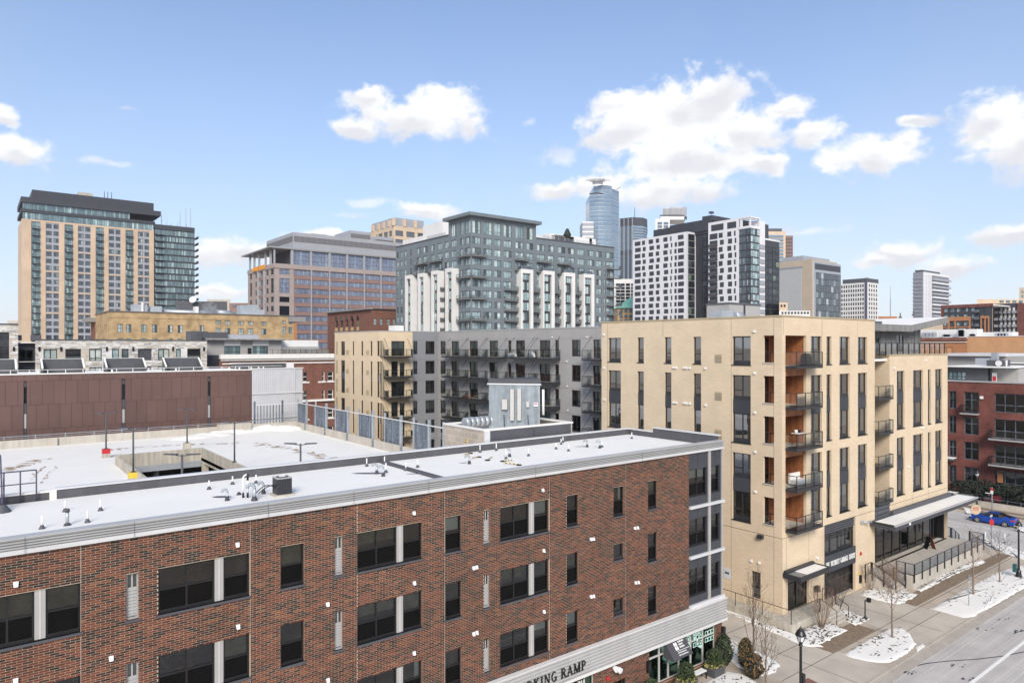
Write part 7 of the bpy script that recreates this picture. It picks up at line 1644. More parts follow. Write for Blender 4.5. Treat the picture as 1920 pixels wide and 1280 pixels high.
def city_towers():
    # slim blue glass tower with a halo crown
    x, y = at(1133, 820); k = 820/F; root = thing('glass_tower', 'tallest pale blue glass skyscraper with a fanned halo crown', 'skyscraper', (x, y, 0))
    def rr(px): return at(px, 820)
    zT = lambda py: H-(py-HY)*k
    xl, yl = rr(1105); xm, ym = rr(1147); xr, yr = rr(1160.5)
    m = MB(); d = Vector((C_, S_, 0)); rgt = Vector((S_, -C_, 0)); c0 = Vector((x, y, 0))
    def poly(a0, a1, dep0, bow): return [tuple((Vector((*at(a0+(a1-a0)*i/8, 820), 0))-d*bow*math.sin(math.pi*i/8)).xy) for i in range(9)]+[tuple((Vector((*at(a1, 820), 0))+d*dep0).xy), tuple((Vector((*at(a0, 820), 0))+d*dep0).xy)]
    def banded(mb, pl, z0, z1, n, g, b, fr=.2):
        hh = (z1-z0)/n
        for i in range(n): mb.prism(pl, z0+hh*i, z0+hh*(i+1-fr), g); cx_ = sum(p[0] for p in pl)/len(pl); cy_ = sum(p[1] for p in pl)/len(pl); q = [(cx_+(a-cx_)*1.004, cy_+(b_-cy_)*1.004) for a, b_ in pl]; mb.prism(q, z0+hh*(i+1-fr), z0+hh*(i+1), b)
    P1 = poly(1105, 1146, 40, 5); P2 = poly(1113, 1147, 40, 4.5)
    banded(m, P1, 0, zT(367), 44, 'glass_sky', 'duct', .14); banded(m, P2, zT(367), zT(349), 5, 'glass_sky', 'duct', .14); m.build('curved_front', root)
    m = MB(); pl = [tuple(at(1144.5, 822)), tuple(at(1160.5, 840)), tuple((Vector((*at(1160.5, 840), 0))+d*30).xy), tuple((Vector((*at(1144.5, 822), 0))+d*40).xy)]
    banded(m, pl, 0, zT(351.5), 48, 'glass_sky', 'duct', .12); m.build('side_wing', root)
    m = MB(); pl = [tuple(at(1092, 800)), tuple(at(1113, 800)), tuple((Vector((*at(1113, 800), 0))+d*30).xy), tuple((Vector((*at(1092, 800), 0))+d*30).xy)]; banded(m, pl, 0, zT(421), 30, 'grey_panel', 'white_tower', .3); m.build('low_wing', root)
    m = MB(); cc = Vector((*at(1120, 815), 0))
    for i in range(13):
        a = math.radians(200+i*11); p = cc+rgt*math.cos(a)*(-6)+d*math.sin(a)*6; q = cc+rgt*math.cos(a)*(-13 if i > 3 else -10)+d*math.sin(a)*14
        m.tube((cc.x+(p-cc).x*.4,cc.y+(p-cc).y*.4,zT(347)), (q.x,q.y,zT(341)), .7, .5, 4, 'white_tower'); m.tube((p.x,p.y,zT(349)), (p.x,p.y,zT(343)), .6, .6, 4, 'white_tower')
    for f in (.6, .8, 1.0):
        pts = [tuple(cc+rgt*math.cos(math.radians(180+i*15))*14*f+d*math.sin(math.radians(180+i*15))*14*f+Vector((0,0,zT(344-f*2.5)))) for i in range(13)]; m.path(pts, .5, 4, 'white_tower')
    pts = [tuple(Vector((*at(1105+i*2.6, 806), 0))+Vector((0,0,zT(367+1.5*abs(i-5)/5)))) for i in range(11)]; m.path(pts, .7, 4, 'bronze_joint'); m.tube((*at(1156, 830), zT(352)), (*at(1164, 830), zT(347)), .5, .4, 4, 'charcoal'); m.build('halo_crown', root)
    # dark glass tower beside it
    x, y = at(1186, 900); k2 = 900/F; zT = lambda py: H-(py-HY)*k2; root = thing('glass_tower', 'dark blue glass skyscraper with vertical ribs beside the haloed tower', 'skyscraper', (x, y, 0))
    pl = [tuple(at(1161, 900)), tuple(at(1186.5, 890)), tuple(at(1206, 894)), tuple(at(1213, 905)), tuple(at(1213, 960)), tuple(at(1161, 960))]
    m = MB(); m.prism(pl, 0, zT(470), 'glass_deep'); m.prism(pl, zT(470), zT(425), 'glass_sky', 'charcoal'); q = [((a-x)*1.01+x, (b-y)*1.0+y-.4) for a, b in pl]; m.prism(q, zT(425), zT(410), 'charcoal_dark'); m.prism(q, zT(478), zT(472), 'charcoal'); m.build('tower_body', root)
    m = MB()
    for i in range(7): p = at(1162+i*3.9, 899-i*1.5); m.box(p[0]-.5, p[0]+.5, p[1]-.6, p[1]+.2, 0, zT(411), 'charcoal_dark' if i % 2 else 'grey_panel')
    for py in range(430, 540, 5):
        for a, b in zip(pl[1:3], pl[2:4]): m.tube((a[0],a[1]-.2,zT(py)), (b[0],b[1]-.2,zT(py)), .5, .5, 4, 'charcoal')
    m.build('rib', root, kind='stuff'); m = MB(); p = at(1190, 910); m.prism([tuple(at(1189, 905)), tuple(at(1201, 905)), tuple(at(1201, 925)), tuple(at(1189, 925))], zT(410), zT(407), 'charcoal'); m.tube((*p, zT(410)), (*p, zT(386)), .5, .25, 4, 'charcoal'); m.build('mast', root)
    # stepped white tower with a glass barrel crown
    x, y = at(1258, 640); k3 = 640/F; zT = lambda py: H-(py-HY)*k3; root = thing('office_tower', 'white stepped tower with a curved glass crown rising behind the black core', 'skyscraper', (x, y, 0))
    def pr(mb, a, b, d0, d1, p0, p1, mt): mb.prism([tuple(at(a, d0)), tuple(at(b, d0)), tuple(at(b, d1)), tuple(at(a, d1))], zT(p0) if p0 else 0, zT(p1), mt)
    m = MB(); pr(m, 1229, 1256, 640, 670, 0, 410, 'white_apt'); pr(m, 1238, 1283, 645, 670, 410, 404, 'white_apt'); pr(m, 1237, 1284, 648, 670, 404, 400, 'charcoal'); m.build('wall', root)
    for i in range(4):
        for j in range(2): m = MB(); a = 1233+j*11.5; pr(m, a, a+8.5, 639.4, 639.9, 420.5+i*6.2, 416.5+i*6.2, 'glass_deep'); m.build('window', root)
    m = MB(); pr(m, 1242, 1279, 650, 668, 400, 387, 'court_grey'); pr(m, 1255, 1288, 655, 672, 400, 382, 'grey_panel'); m.build('glass_crown', root); m = MB()
    for i in range(17): pr(m, 1242.3+i*2.25, 1242.9+i*2.25, 649, 649.6, 399, 387.5-i*.35, 'light_metal')
    m.build('crown_rib', root, kind='stuff')
    # sandy tower right of the glass corner
    x, y = at(1460, 700); k4 = 700/F; zT = lambda py: H-(py-HY)*k4; root = thing('office_tower', 'narrow sandstone tower with turquoise windows behind the white grid tower', 'skyscraper', (x, y, 0))
    m = MB(); pr2 = lambda mb, a, b, d0, p0, p1, mt: mb.prism([tuple(at(a, d0)), tuple(at(b, d0)), tuple(at(b, d0+30)), tuple(at(a, d0+30))], zT(p0) if p0 else 0, zT(p1), mt)
    pr2(m, 1436, 1473, 700, 0, 434, 'tan_tower'); pr2(m, 1472, 1487, 704, 0, 440.5, 'office_brick'); pr2(m, 1440, 1466, 706, 434, 426.5, 'charcoal'); m.build('wall', root)
    for i in range(14):
        m = MB(); pr2(m, 1437, 1469, 699.2, 445+i*6.5, 441+i*6.5, 'glass_sky'); m.build('window', root)
        for j in range(3): m = MB(); pr2(m, 1473.5+j*4.4, 1476.2+j*4.4, 703.2, 448+i*6.5, 445+i*6.5, 'charcoal'); m.build('window', root)
    # courthouse
    fx, fy, X, Y = faces(1523, 420); root = thing('courthouse', 'grey courthouse with tan frame and leaning glass front right of the towers', 'courthouse', (X+20, Y+20, 0))
    y1 = fx.u(1455); xr = fy.u(1575); z1 = fx.z(1520, 486); m = MB(); m.box(X, X+30, Y, y1, 0, z1, 'court_stone'); m.box(X+.5, X+32, Y+6, y1-4, z1, z1+2.8, 'grey_panel'); m.build('wall', root)
    m = MB(); fw_ = Fac('X', X-.4); a, b = fx.u(1504.5), y1; za = fx.z(1503, 499)
    m.fbox(fx, a, b, 0, za, 0, .4, 'court_grey')
    n = 20
    for i in range(n): u = a+(b-a)*(i+.5)/n; m.fbox(fx, u-.45, u+.45, 0, za-1.5, .4, 1.2, 'grey_fascia')
    for i in range(9):
        u = fx.u(1486+i*2); m.fbox(fx, u-.3, u+.3, fx.z(1495, 572), fx.z(1495, 569), .8, .9, 'black')
    m.build('striped_front', root)
    m = MB(); A = [fy.P(X+1.8, 0, .6), fy.P(xr, 0, .6), fy.P(xr, z1-1.2, .6), fy.P(X+.3, z1-1.0, .6)]; B = [fy.P(X+1.8, 0, -14), fy.P(xr, 0, -14), fy.P(xr, z1-1.2, -14), fy.P(X+.3, z1-1.0, -14)]
    m.face(A, 'duct'); 
    for i in range(4): j = (i+1) % 4; m.face([A[i], A[j], B[j], B[i]], 'light_metal')
    m.build('leaning_frame', root); m = MB(); zq0, zq1 = fy.z(1550, 508), fy.z(1550, 497); m.fbox(fy, X+2, xr-.8, zq0, zq1, .62, .66, 'charcoal_dark'); m.build('loggia', root)
    x0_, x1_ = X+3, xr-.5; zq = zq0-1.6
    for i in range(5):
        for j in range(9): a, b = x0_+(x1_-x0_)*i/5, x0_+(x1_-x0_)*(i+1)/5; win(root, fy, a, b, zq-(j+1)*3.9, zq-j*3.9, 't1', -.7, gl='glass_greygreen')
    # white grid block with dark stripe
    fx, fy, X, Y = faces(1627, 480); root = thing('apartment_tower', 'pale gridded apartment block with a dark stripe, just right of the courthouse', 'tower', (X+10, Y+20, 0)); y1 = fx.u(1576); xr = fy.u(1646.5); z1 = fx.z(1600, 531); ws = []; wr = []
    for j in range(15):
        z = z1-1.2-3.1*j
        for i in range(11): a = 1577+i*4.4; ws.append((fx.u(a+2.9), fx.u(a), z-2.0, z, 'dark1')) if not 1621 < a < 1626 else None
        for i in range(4): a = 1629+i*4.4; wr.append((fy.u(a), fy.u(a+2.6), z-2.0, z, 'dark1'))
    m = MB(); windowed(root, fx, m, Y, y1, -.2, z1, ws, 'white_apt', .3); windowed(root, fy, m, X, xr, -.2, z1, wr, 'white_apt', .3); m.box(X+.35, xr-.1, Y+.35, y1, 0, z1-.4, 'charcoal'); m.build('wall', root); m = MB(); m.fbox(fx, fx.u(1626), fx.u(1621.5), 0, z1+.2, 0, .25, 'navy_steel'); m.build('dark_stripe', root); m = MB(); m.box(X+2, X+20, fx.u(1637 if False else 1622), y1-.5, z1, fx.z(1600, 522.5), 'charcoal'); m.box(X+6, X+9, fx.u(1614), fx.u(1618), z1, fx.z(1600, 521), 'charcoal'); m.build('roof_plant', root)
    # far tower with white spine
    fx, fy, X, Y = faces(1731, 560); root = thing('apartment_tower', 'solitary far tower with a white spine and balconies on the right of the skyline', 'tower', (X+10, Y+10, 0)); y1 = fx.u(1712); xr = fy.u(1779); z1 = fx.z(1731, 509.5); m = MB(); m.box(X, xr, Y, y1, 0, z1, 'court_grey'); m.build('core', root)
    m = MB(); m.fbox(fy, X, fy.u(1746), 0, z1, 0, .5, 'white_tower'); m.fbox(fy, fy.u(1746), xr, z1-2.0, z1, 0, .5, 'white_tower'); m.build('spine', root); m = MB(); m.box(X+1, fy.u(1765), Y+1, y1-1, z1, z1+1.8, 'charcoal'); m.build('roof_plant', root)
    for j in range(26):
        z = z1-2.5-3.0*j
        for a, b in ((1734.5,1736.5), (1739,1744.5)): win(root, fy, fy.u(a), fy.u(b), z-1.8, z, 'dark1', -.52)
        m = MB(); m.fbox(fy, fy.u(1747), xr+1, z-2.9, z-1.6, .2, 1.6, 'white_tower' if j % 2 else 'grey_panel'); m.fbox(fy, fy.u(1747), xr+1, z-3.0, z-2.9, 0, 1.7, 'white_tower'); m.build('balcony', root); m = MB(); m.fbox(fx, Y+.5, y1+.8, z-2.9, z-2.4, -.2, .6, 'grey_panel'); m.build('side_balcony', root)
    # low city fillers
    def plain(name, lab, cat, px0, px1, py, d, depth_, mat, wins=None, st='dark1', sn='snow'):
        x0, y0 = at(px0, d); x1, y1 = at(px1, d); zt = H-(py-HY)/F*d; a, b = at(px1, d+depth_), at(px0, d+depth_)
        root = thing(name, lab, cat, ((x0+x1)/2, (y0+y1)/2, 0)); m = MB(); m.prism([(x0,y0), (x1,y1), a, b], -.2, zt, mat, sn); m.build('wall', root)
        if wins:
            ang = math.atan2(y1-y0, x1-x0)
            for (p, q, c, e) in wins:
                mm = MB(); u, v = Vector(at(p, d-.35)), Vector(at(q, d-.35)); z0, z1_ = H-(e-HY)/F*d, H-(c-HY)/F*d; w = (v-u); nrm = Vector((C_, S_))*.3
                mm.hexa([(u.x,u.y,z0), (v.x,v.y,z0), (v.x+nrm.x,v.y+nrm.y,z0), (u.x+nrm.x,u.y+nrm.y,z0), (u.x,u.y,z1_), (v.x,v.y,z1_), (v.x+nrm.x,v.y+nrm.y,z1_), (u.x+nrm.x,u.y+nrm.y,z1_)], st); mm.build('window', root)
        return root
    g = [(a, a+8.3, 531.5+i*6.2, 535.5+i*6.2) for i in range(10) for a in (1154.5, 1163, 1173, 1183)]
    plain('office_building', 'white gridded office block between the grey apartments and the white tower', 'office', 1143, 1200, 523, 380, 30, 'white_apt', [(a+.6, b, c, e) for a, b, c, e in g], 'glass_black')
    plain('museum_building', 'low white crenellated building below the courthouse', 'building', 1461, 1519, 582.5, 250, 20, 'white_apt', [(1466+i*6, 1469+i*6, 584.5, 588) for i in range(9)], 'glass_black')
    plain('stone_house', 'small cream stone house peeping up left of the courthouse front', 'house', 1461, 1477, 567, 300, 12, 'tan_tower', [(1464, 1467, 571, 575), (1470, 1473, 571, 575)], 'glass_black')
    plain('far_building', 'far brown low building at the foot of the radio mast', 'building', 1646, 1682, 593, 500, 40, 'orange_dark'); plain('far_building', 'far grey low building just right of the radio mast', 'building', 1682, 1714, 596.5, 520, 40, 'wood_grey')
    plain('far_building', 'grey flat plant building with satellite dish at the foot of the tan tower', 'building', 330, 426, 565, 270, 12, 'charcoal', None, sn='charcoal')
    plain('far_building', 'distant pale round topped building behind the steaming roof', 'building', 388, 432, 561, 500, 20, 'concrete_lite'); plain('far_building', 'distant red brick block left of the brown office', 'building', 430, 470, 568, 330, 20, 'office_brick', [(436, 452, 572, 575), (455, 468, 572, 575)], 'glass_deep', 'office_brick')
    plain('far_building', 'far pale block at the left edge behind the white stone flats', 'building', 14, 42, 601, 480, 20, 'concrete_lite', [(18+i*4, 20+i*4, 606, 610) for i in range(5)], 'glass_deep')
    x, y = at(1669.5, 900); root = thing('radio_mast', 'hair thin radio mast standing far away between the two right hand towers', 'mast', (x, y, 0)); m = MB(); m.tube((x,y,0), (x,y,H+(649-560)*900/F), .7, .6, 4, 'grey_panel'); m.tube((x,y,H+(649-560)*900/F), (x,y,H+(649-536)*900/F), .35, .2, 4, 'grey_panel'); m.build('mast_pole', root)
    # city hall corner: copper roof over sandstone
    x0, y0 = at(1158, 365); x1, y1 = at(1205, 365); d = Vector((C_, S_, 0))*25; k5 = 365/F; zT = lambda py: H-(py-HY)*k5; root = thing('city_hall', 'orange sandstone city hall corner with a green copper roof', 'city hall', ((x0+x1)/2, (y0+y1)/2, 0))
    m = MB(); m.prism([(x0,y0), (x1,y1), (x1+d.x,y1+d.y), (x0+d.x,y0+d.y)], -.2, zT(577.5), 'sandstone'); m.build('wall', root); m = MB(); e0, e1 = at(1157, 364), at(1206, 364); a0, a1 = at(1181, 373), at(1200, 373)
    m.face([(*e0, zT(577.5)), (*e1, zT(577.5)), (*a1, zT(556)), (*a0, zT(556))], 'copper'); m.face([(*e0, zT(577.5)), (e0[0]+d.x,e0[1]+d.y,zT(577.5)), (*a0, zT(556))], 'copper'); m.build('copper_roof', root)
    for i in range(5):
        for j, py in enumerate((580, 590, 598.5)): m = MB(); p, q = at(1162+i*9, 364.6), at(1167.5+i*9, 364.6); m.hexa([(*p,zT(py+5.5)), (*q,zT(py+5.5)), (q[0]+.2,q[1]+.3,zT(py+5.5)), (p[0]+.2,p[1]+.3,zT(py+5.5)), (*p,zT(py)), (*q,zT(py)), (q[0]+.2,q[1]+.3,zT(py)), (p[0]+.2,p[1]+.3,zT(py))], 'glass_deep'); m.build('window', root)
    # brick and charcoal flats on the far right
    fx, fy, X, Y = faces(1861, 300); root = thing('apartment_block', 'orange and charcoal apartment block on the far right of the skyline', 'apartments', (X+10, Y+30, 0)); y1 = fx.u(1766); z1 = fx.z(1850, 569); m = MB(); ws = []; c = lambda q: fx.u(1440+q/4); Zq = lambda q: fx.z(1840, 440+q/4)
    zr = [Zq(538)-3.1*j for j in range(8)]
    for j, z in enumerate(zr):
        for a, b in ((1320,1348), (1368,1398), (1415,1445), (1468,1500), (1525,1548)): ws.append((c(b), c(a), z-2.0, z, 'pale2'))
        for a, b in ((1560,1590), (1604,1625)): ws.append((c(b), c(a), z-2.3, z, 't1'))
    wall(m, fx, Y, y1, -.2, z1, [w[:4] for w in ws], .3, 'charcoal_dark'); m.build('wall', root)
    for w in ws: win(root, fx, *w[:5], .2)
    m = MB(); m.fbox(fx, Y-.2, y1+.2, z1-1.4, z1, 0, .5, 'condo_brick'); m.fbox(fx, c(1318), y1+.2, 0, z1-1.4, 0, .5, 'condo_brick'); m.build('red_frame', root)
    m = MB(); zo = Zq(610); wall(m, Fac('X', X-.6), c(1525), c(1317), -.2, zo, [(c(b)-.2, c(a)+.2, z-2.4, z+.2) for z in zr[2:] for a, b in ((1320,1348), (1368,1398), (1415,1505))], .6, 'orange_dark'); m.fbox(Fac('X', X-.6), c(1660), c(1596), zo-1, zo, -.6, 0, 'orange_dark')
    for a in (1596, 1626, 1652): m.fbox(Fac('X', X-.6), c(a+9), c(a), 0, zo-1, -.6, 0, 'orange_dark')
    m.build('orange_frame', root); m = MB(); m.box(X+1, X+30, Y, y1, z1-.8, z1-.4, 'snow'); m.build('roof', root)
    for j, z in enumerate(zr[:6]): m = MB(); m.fbox(fx, c(1592), c(1555), z-2.6, z-2.4, 0, 1.4, 'charcoal'); m.fbox(fx, c(1592), c(1555), z-2.4, z-1.4, 1.35, 1.4, 'galv_dark'); m.build('balcony', root)
    fx, fy, X, Y = faces(1915, 310); root = thing('apartment_block', 'dark apartment block with white balconies and red brick ends at the right edge', 'apartments', (X+5, Y+20, 0)); c = lambda q: fx.u(1440+q/4); y1 = fx.u(1861.5); z1 = fx.z(1880, 569); m = MB(); m.box(X, X+25, Y, y1, 0, z1, 'charcoal_dark'); m.fbox(fx, c(1925), c(1872), 0, z1-.3, 0, .6, 'condo_brick'); m.build('wall', root)
    for j in range(6):
        for i in range(5): m = MB(); u = c(1720+i*31); z = z1-3.4-3.1*j; m.fbox(fx, u-1.1, u+.9, z-1.1, z, .2, 1.3, 'grey_panel'); m.build('balcony', root); m = MB(); m.fbox(fx, u-2.0, u-1.2, z-1.8, z+1.4, .02, .12, 'white_panel'); m.build('white_panel', root)
    plain('far_building', 'long low tan building with plants on its roof behind the dark flats', 'building', 1832, 1925, 561, 420, 20, 'tan_tower', [(1875+i*12, 1882+i*12, 563, 567) for i in range(4)], 'glass_deep'); plain('far_building', 'tan stone block with small windows at the very right edge of the skyline', 'building', 1911, 1960, 539, 520, 20, 'court_stone', [(1916+i*6, 1919+i*6, 545+j*8, 549+j*8) for i in range(4) for j in range(3)], 'glass_deep')
    plain('far_building', 'low cream building just below the tip of the tilted pavilion roof', 'building', 1722, 1768, 607, 240, 12, 'court_stone')
city_towers()

def middle_left():
    r = random.Random(31)
    # white ledge stone flats
    Y = 140.0; f = Fac('Y', Y); U = f.u; c = lambda q: U(q/4.571); zq = lambda px, q: f.z(px, 580+q/4.571)
    root = thing('apartment_block', 'low white and grey stone clad flats with black framed windows on the left', 'apartments', (20, Y+8, 0))
    style('ls', (.5,), ((.22,0,1),), .12, 'black', 'glass_lit'); style('ls1', (), ((.22,0,1),), .11, 'black', 'glass_pale')
    zt = zq(200, 266); zt2 = zq(15, 130); ops = []; W = []
    for (a, b, s) in ((373,490,'ls'), (560,695,'blk'), (764,873,'ls'), (960,1020,'ls1'), (1043,1103,'ls1'), (1183,1300,'door'), (1355,1453,'ls'), (1510,1550,'ls1'), (1605,1720,'blk')):
        for k in range(4):
            z1 = zq(200, 338)-3.15*k*1.0; z0 = z1-2.1; ops.append((c(a), c(b), z0, z1)); W.append((c(a), c(b), z0, z1, s))
    o2 = [(c(-60), c(78), zq(10, 435)-3.2*k*2, zq(10, 195)-3.2*k*2) for k in range(2)]
    m = MB(); wall(m, f, c(303), c(1773), -.2, zt, ops, .3, 'ledge_stone'); wall(m, f, c(-200), c(155), -.2, zt2, o2, .3, 'ledge_stone'); m.box(c(155), c(303), Y+1.5, Y+1.6, -.2, zt-.3, 'charcoal_dark'); m.box(c(1773)-.02, c(1773), Y, Y+14, -.2, zt, 'ledge_stone'); m.build('wall', root)
    m = MB(); 
    def stones(x0, x1, z0, z1, holes):
        z = z0
        while z < z1:
            h = r.uniform(.14, .26); x = x0-r.uniform(0, .5)
            while x < x1:
                l = r.uniform(.4, 1.3); a, b = max(x, x0), min(x+l-.015, x1); x += l
                if b-a < .05: continue
                if any(q[0] < b and q[1] > a and q[2] < z+h and q[3] > z for q in holes): continue
                m.box(a, b, Y-r.uniform(.02, .07), Y, z, min(z+h-.012, z1), 'ledge_stone', skip=(4,))
            z += h
    stones(c(303), c(1773), BZ(3.6), zt-.03, ops); stones(c(-160), c(155), BZ(3.6), zt2-.03, o2); m.build('stone_veneer', root, kind='stuff')
    for w in W:
        if w[4] == 'door': mm = MB(); mm.fbox(f, w[0], w[1], w[2], w[3], -.32, -.25, 'charcoal'); [mm.fbox(f, w[0], w[1], w[2]+.3*i, w[2]+.3*i+.03, -.25, -.22, 'black') for i in range(8)]; mm.build('shutter', root)
        else: win(root, f, *w[:5], .22)
        if w[4] == 'blk': mm = MB(); mm.fbox(f, w[0], w[1], w[2]+.85, w[2]+.95, -.1, -.05, 'black'); mm.fbox(f, w[0], w[1], w[2], w[2]+.85, -.09, -.06, 'glass_dark'); mm.build('balustrade', root)
    for q in o2: win(root, f, *q, 'ls', .2, gl='glass_dark'); mm = MB(); mm.fbox(f, q[0], q[1], q[2]+2.2, q[2]+3.3, -.15, -.1, 'charcoal_dark'); mm.build('spandrel_panel', root)
    fi = Fac('Y', Y+1.5); 
    for k in range(3): win(root, fi, c(165), c(290), zq(48, 445)-3.2*k, zq(48, 345)-3.2*k, 'ls', -.05, gl='glass_dark'); mm = MB(); mm.fbox(fi, c(157), c(301), zq(48, 450)-3.2*k, zq(48, 447)-3.2*k, 0, 1.4, 'white_trim'); mm.build('balcony_edge', root)
    m = MB(); m.box(c(300), c(1778), Y-.15, Y+.4, zt, zt+.18, 'charcoal'); m.box(c(-200), c(158), Y-.15, Y+.4, zt2, zt2+.18, 'charcoal'); m.box(c(-200), c(1770), Y+.4, Y+20, zt-.5, zt-.3, 'snow'); m.box(c(-200), c(140), Y+.4, Y+14, zt-.3, zt2-.2, 'ledge_stone'); m.build('coping', root)
    lm = MB(); lm.box(-.14, .14, -.2, -.07, -.35, .35, 'black'); lme = lm.mesh('wall_lamp')
    for q in (118, 337, 523, 915, 1140, 1481, 1746): copy_to(root, 'wall_lamp', lme, f.P(c(q), zq(q/4.571, 338)))
    m = MB()
    for a, b in ((170,205), (285,380), (790,827)): m.box(c(a), c(b), Y+6, Y+7, zt, zt+.9, 'charcoal')
    m.box(c(1725), c(1880), Y+8, Y+12, zt-.2, zt+2.0, 'charcoal'); m.build('roof_unit', root)
    # old tan brick warehouse
    Y = 223.0; f = Fac('Y', Y); U = f.u; X = U(205); fx = Fac('X', X); root = thing('warehouse', 'old tan brick warehouse with blotchy walls and rows of sash windows', 'warehouse', (X+25, Y+12, 0))
    c = lambda q: U(q/4); z = lambda q, p=250: f.z(p, 320+q/4); xe = U(551); ztop = f.z(205, 583.7)-.0; ye = fx.u(179); ops = []; W = []
    for q in (883,948,1060,1142,1257,1333,1497): 
        w = 38 if q < 1400 else 32
        for k in range(4): zz_ = z(1152)-3.95*k; W.append((c(q), c(q+w), zz_-2.3, zz_, 'oldd'))
    for q in (1617,1688,1788,1860,1958): W.append((c(q), c(q+40), z(1147)+.2, z(1116)+.2, 'old')); W += [(c(q), c(q+40), z(1220)-4.1*k, z(1170)-4.1*k, 'oldd' if q % 3 else 'old') for k in range(3)]
    for a, b in ((1100,1148), (1190,1240)): W.append((U(380+a/7.385), U(380+b/7.385), f.z(540, 608), f.z(540, 600.5), 'old')); W += [(U(380+a/7.385), U(380+b/7.385), f.z(540, 625.5)-4.1*k, f.z(540, 613)-4.1*k, 'oldd') for k in range(3)]
    m = MB(); windowed(root, f, m, X, xe, -.2, ztop, W, 'tan_old', .3); wl = [(fx.u(180+i*3.6+2.0), fx.u(180+i*3.6), z(1152)-3.95*k-2.3, z(1152)-3.95*k, 'oldd') for i in range(6) for k in range(3)]
    windowed(root, fx, m, Y, ye, -.2, ztop, wl, 'tan_old', .3); m.box(X+.4, xe, Y+.4, ye, 0, ztop-.6, 'tan_old'); m.build('wall', root)
    m = MB(); m.box(X-.3, xe+.1, Y-.3, Y+.3, ztop, ztop+.25, 'louver'); m.box(X-.3, X+.3, Y+.3, ye, ztop, ztop+.25, 'louver'); m.box(X+.3, xe, Y+.3, ye, ztop-.2, ztop-.1, 'snow'); m.build('coping', root)
    m = MB(); zc = z(1100, 250); m.box(X-.12, U(470), Y-.12, Y, zc-.15, zc+.1, 'tan_old'); m.build('string_course', root)
    m = MB(); m.box(U(551), U(556), Y-.3, Y+10, -.2, ztop-1.8, 'orange_dark'); m.box(U(540), U(572), Y-.6, Y+9, ztop-1.8, ztop-.2, 'cornice_grey'); m.build('corner_pier', root)
    m = MB(); m.box(X-.2, X+6, ye+.05, ye+9, -.2, ztop-2.2, 'red_old'); m.box(X-2.2, X+6, ye-.6, ye+13, ztop-2.2, ztop-.9, 'cornice_grey'); m.build('side_wing', root)
    g = lambda q: U(q); yy = Y+6
    m = MB(); m.box(g(258), g(284), yy, yy+5, ztop, ztop+2.6, 'grey_panel'); m.box(g(272), g(276), yy-.5, yy, ztop, ztop+3.2, 'white_panel'); m.box(g(290), g(312), yy, yy+4, ztop, ztop+2.2, 'duct'); m.tube((g(312),yy+2,ztop+.7), (g(455),yy+2,ztop+.5), .8, .8, 8, 'duct'); m.tube((g(418),yy+1,ztop+.9), (g(448),yy+1,ztop+.7), .9, .8, 8, 'duct'); m.box(g(462), g(474), yy, yy+4, ztop, ztop+3.4, 'galv'); m.box(g(474), g(497), yy, yy+4, ztop, ztop+3.6, 'duct'); m.box(g(497), g(507), yy, yy+4, ztop, ztop+2.1, 'duct'); m.box(g(376), g(382), yy, yy+3, ztop, ztop+2.5, 'white_panel'); m.build('roof_machinery', root)
    m = MB(); N = 14; R_ = 8
    for j in range(R_+1):
        for i in range(N): t = math.pi*j/R_; a = 2*math.pi*i/N; m.v.append((math.sin(t)*math.cos(a), math.sin(t)*math.sin(a), math.cos(t)))
    for j in range(R_):
        for i in range(N): m.f.append((j*N+i, (j+1)*N+i, (j+1)*N+(i+1) % N, j*N+(i+1) % N)); m.m.append('steam'); m.sm.append(True)
    o = m.build('steam_plume', None); o.location = (g(402), yy-1, ztop+1.4); o.scale = (2.9, 1.5, 3.0); o.rotation_euler = (0, .55, 0); tag(o, None, None, None, 'stuff')
    o2_ = o.copy(); link(o2_); p = at(411, 150); o2_.location = (*p, f.z(411, 622)*0+H+(649-622)*150/F); o2_.scale = (1.3, 1.0, .9); o2_.rotation_euler = (0, .2, .8)
    x, y = at(393, 300) if False else (g(386), Y+30); root = thing('satellite_dish', 'grey satellite dish beside the dark plant building under the tan tower', 'dish', (*at(362, 268), H+12)); p = Vector((*at(362, 268), H+(649-562)*268/F)); m = MB(); d = Vector((-.6,-.75,.4)).normalized(); m.tube(p-d*.3, p+d*.3, .4, 1.4, 12, 'white_panel'); m.build('dish', root)
    # brick block with white cornice and its penthouse
    Y = 143.0; f = Fac('Y', Y); U = f.u; c = lambda q: U(380+q/7.385); z = lambda q, p=520: f.z(p, 560+q/7.385); root = thing('brick_building', 'red brick building with a heavy white cornice and grey penthouse behind the ribbed wall', 'building', (U(520), Y+10, 0))
    x0, xe = c(265), U(640); zc = z(765); ops = []
    for (a, b) in ((568,578), (597.5,609), (614.5,625)):
        for k in range(4): ops.append((U(a), U(b), f.z(600, 714.5)-3.95*k, f.z(600, 696.5)-3.95*k))
    m = MB(); wall(m, f, x0, xe, -.2, zc-1, ops, .25, 'red_old'); m.box(x0, x0+.02, Y, Y+20, -.2, zc-1, 'red_old'); m.build('wall', root)
    for q in ops: win(root, f, *q, 'sash', .2); mm = MB(); mm.fbox(f, q[0]-.2, q[1]+.2, q[2]-.3, q[2], -.1, .15, 'white_trim'); mm.build('sill', root)
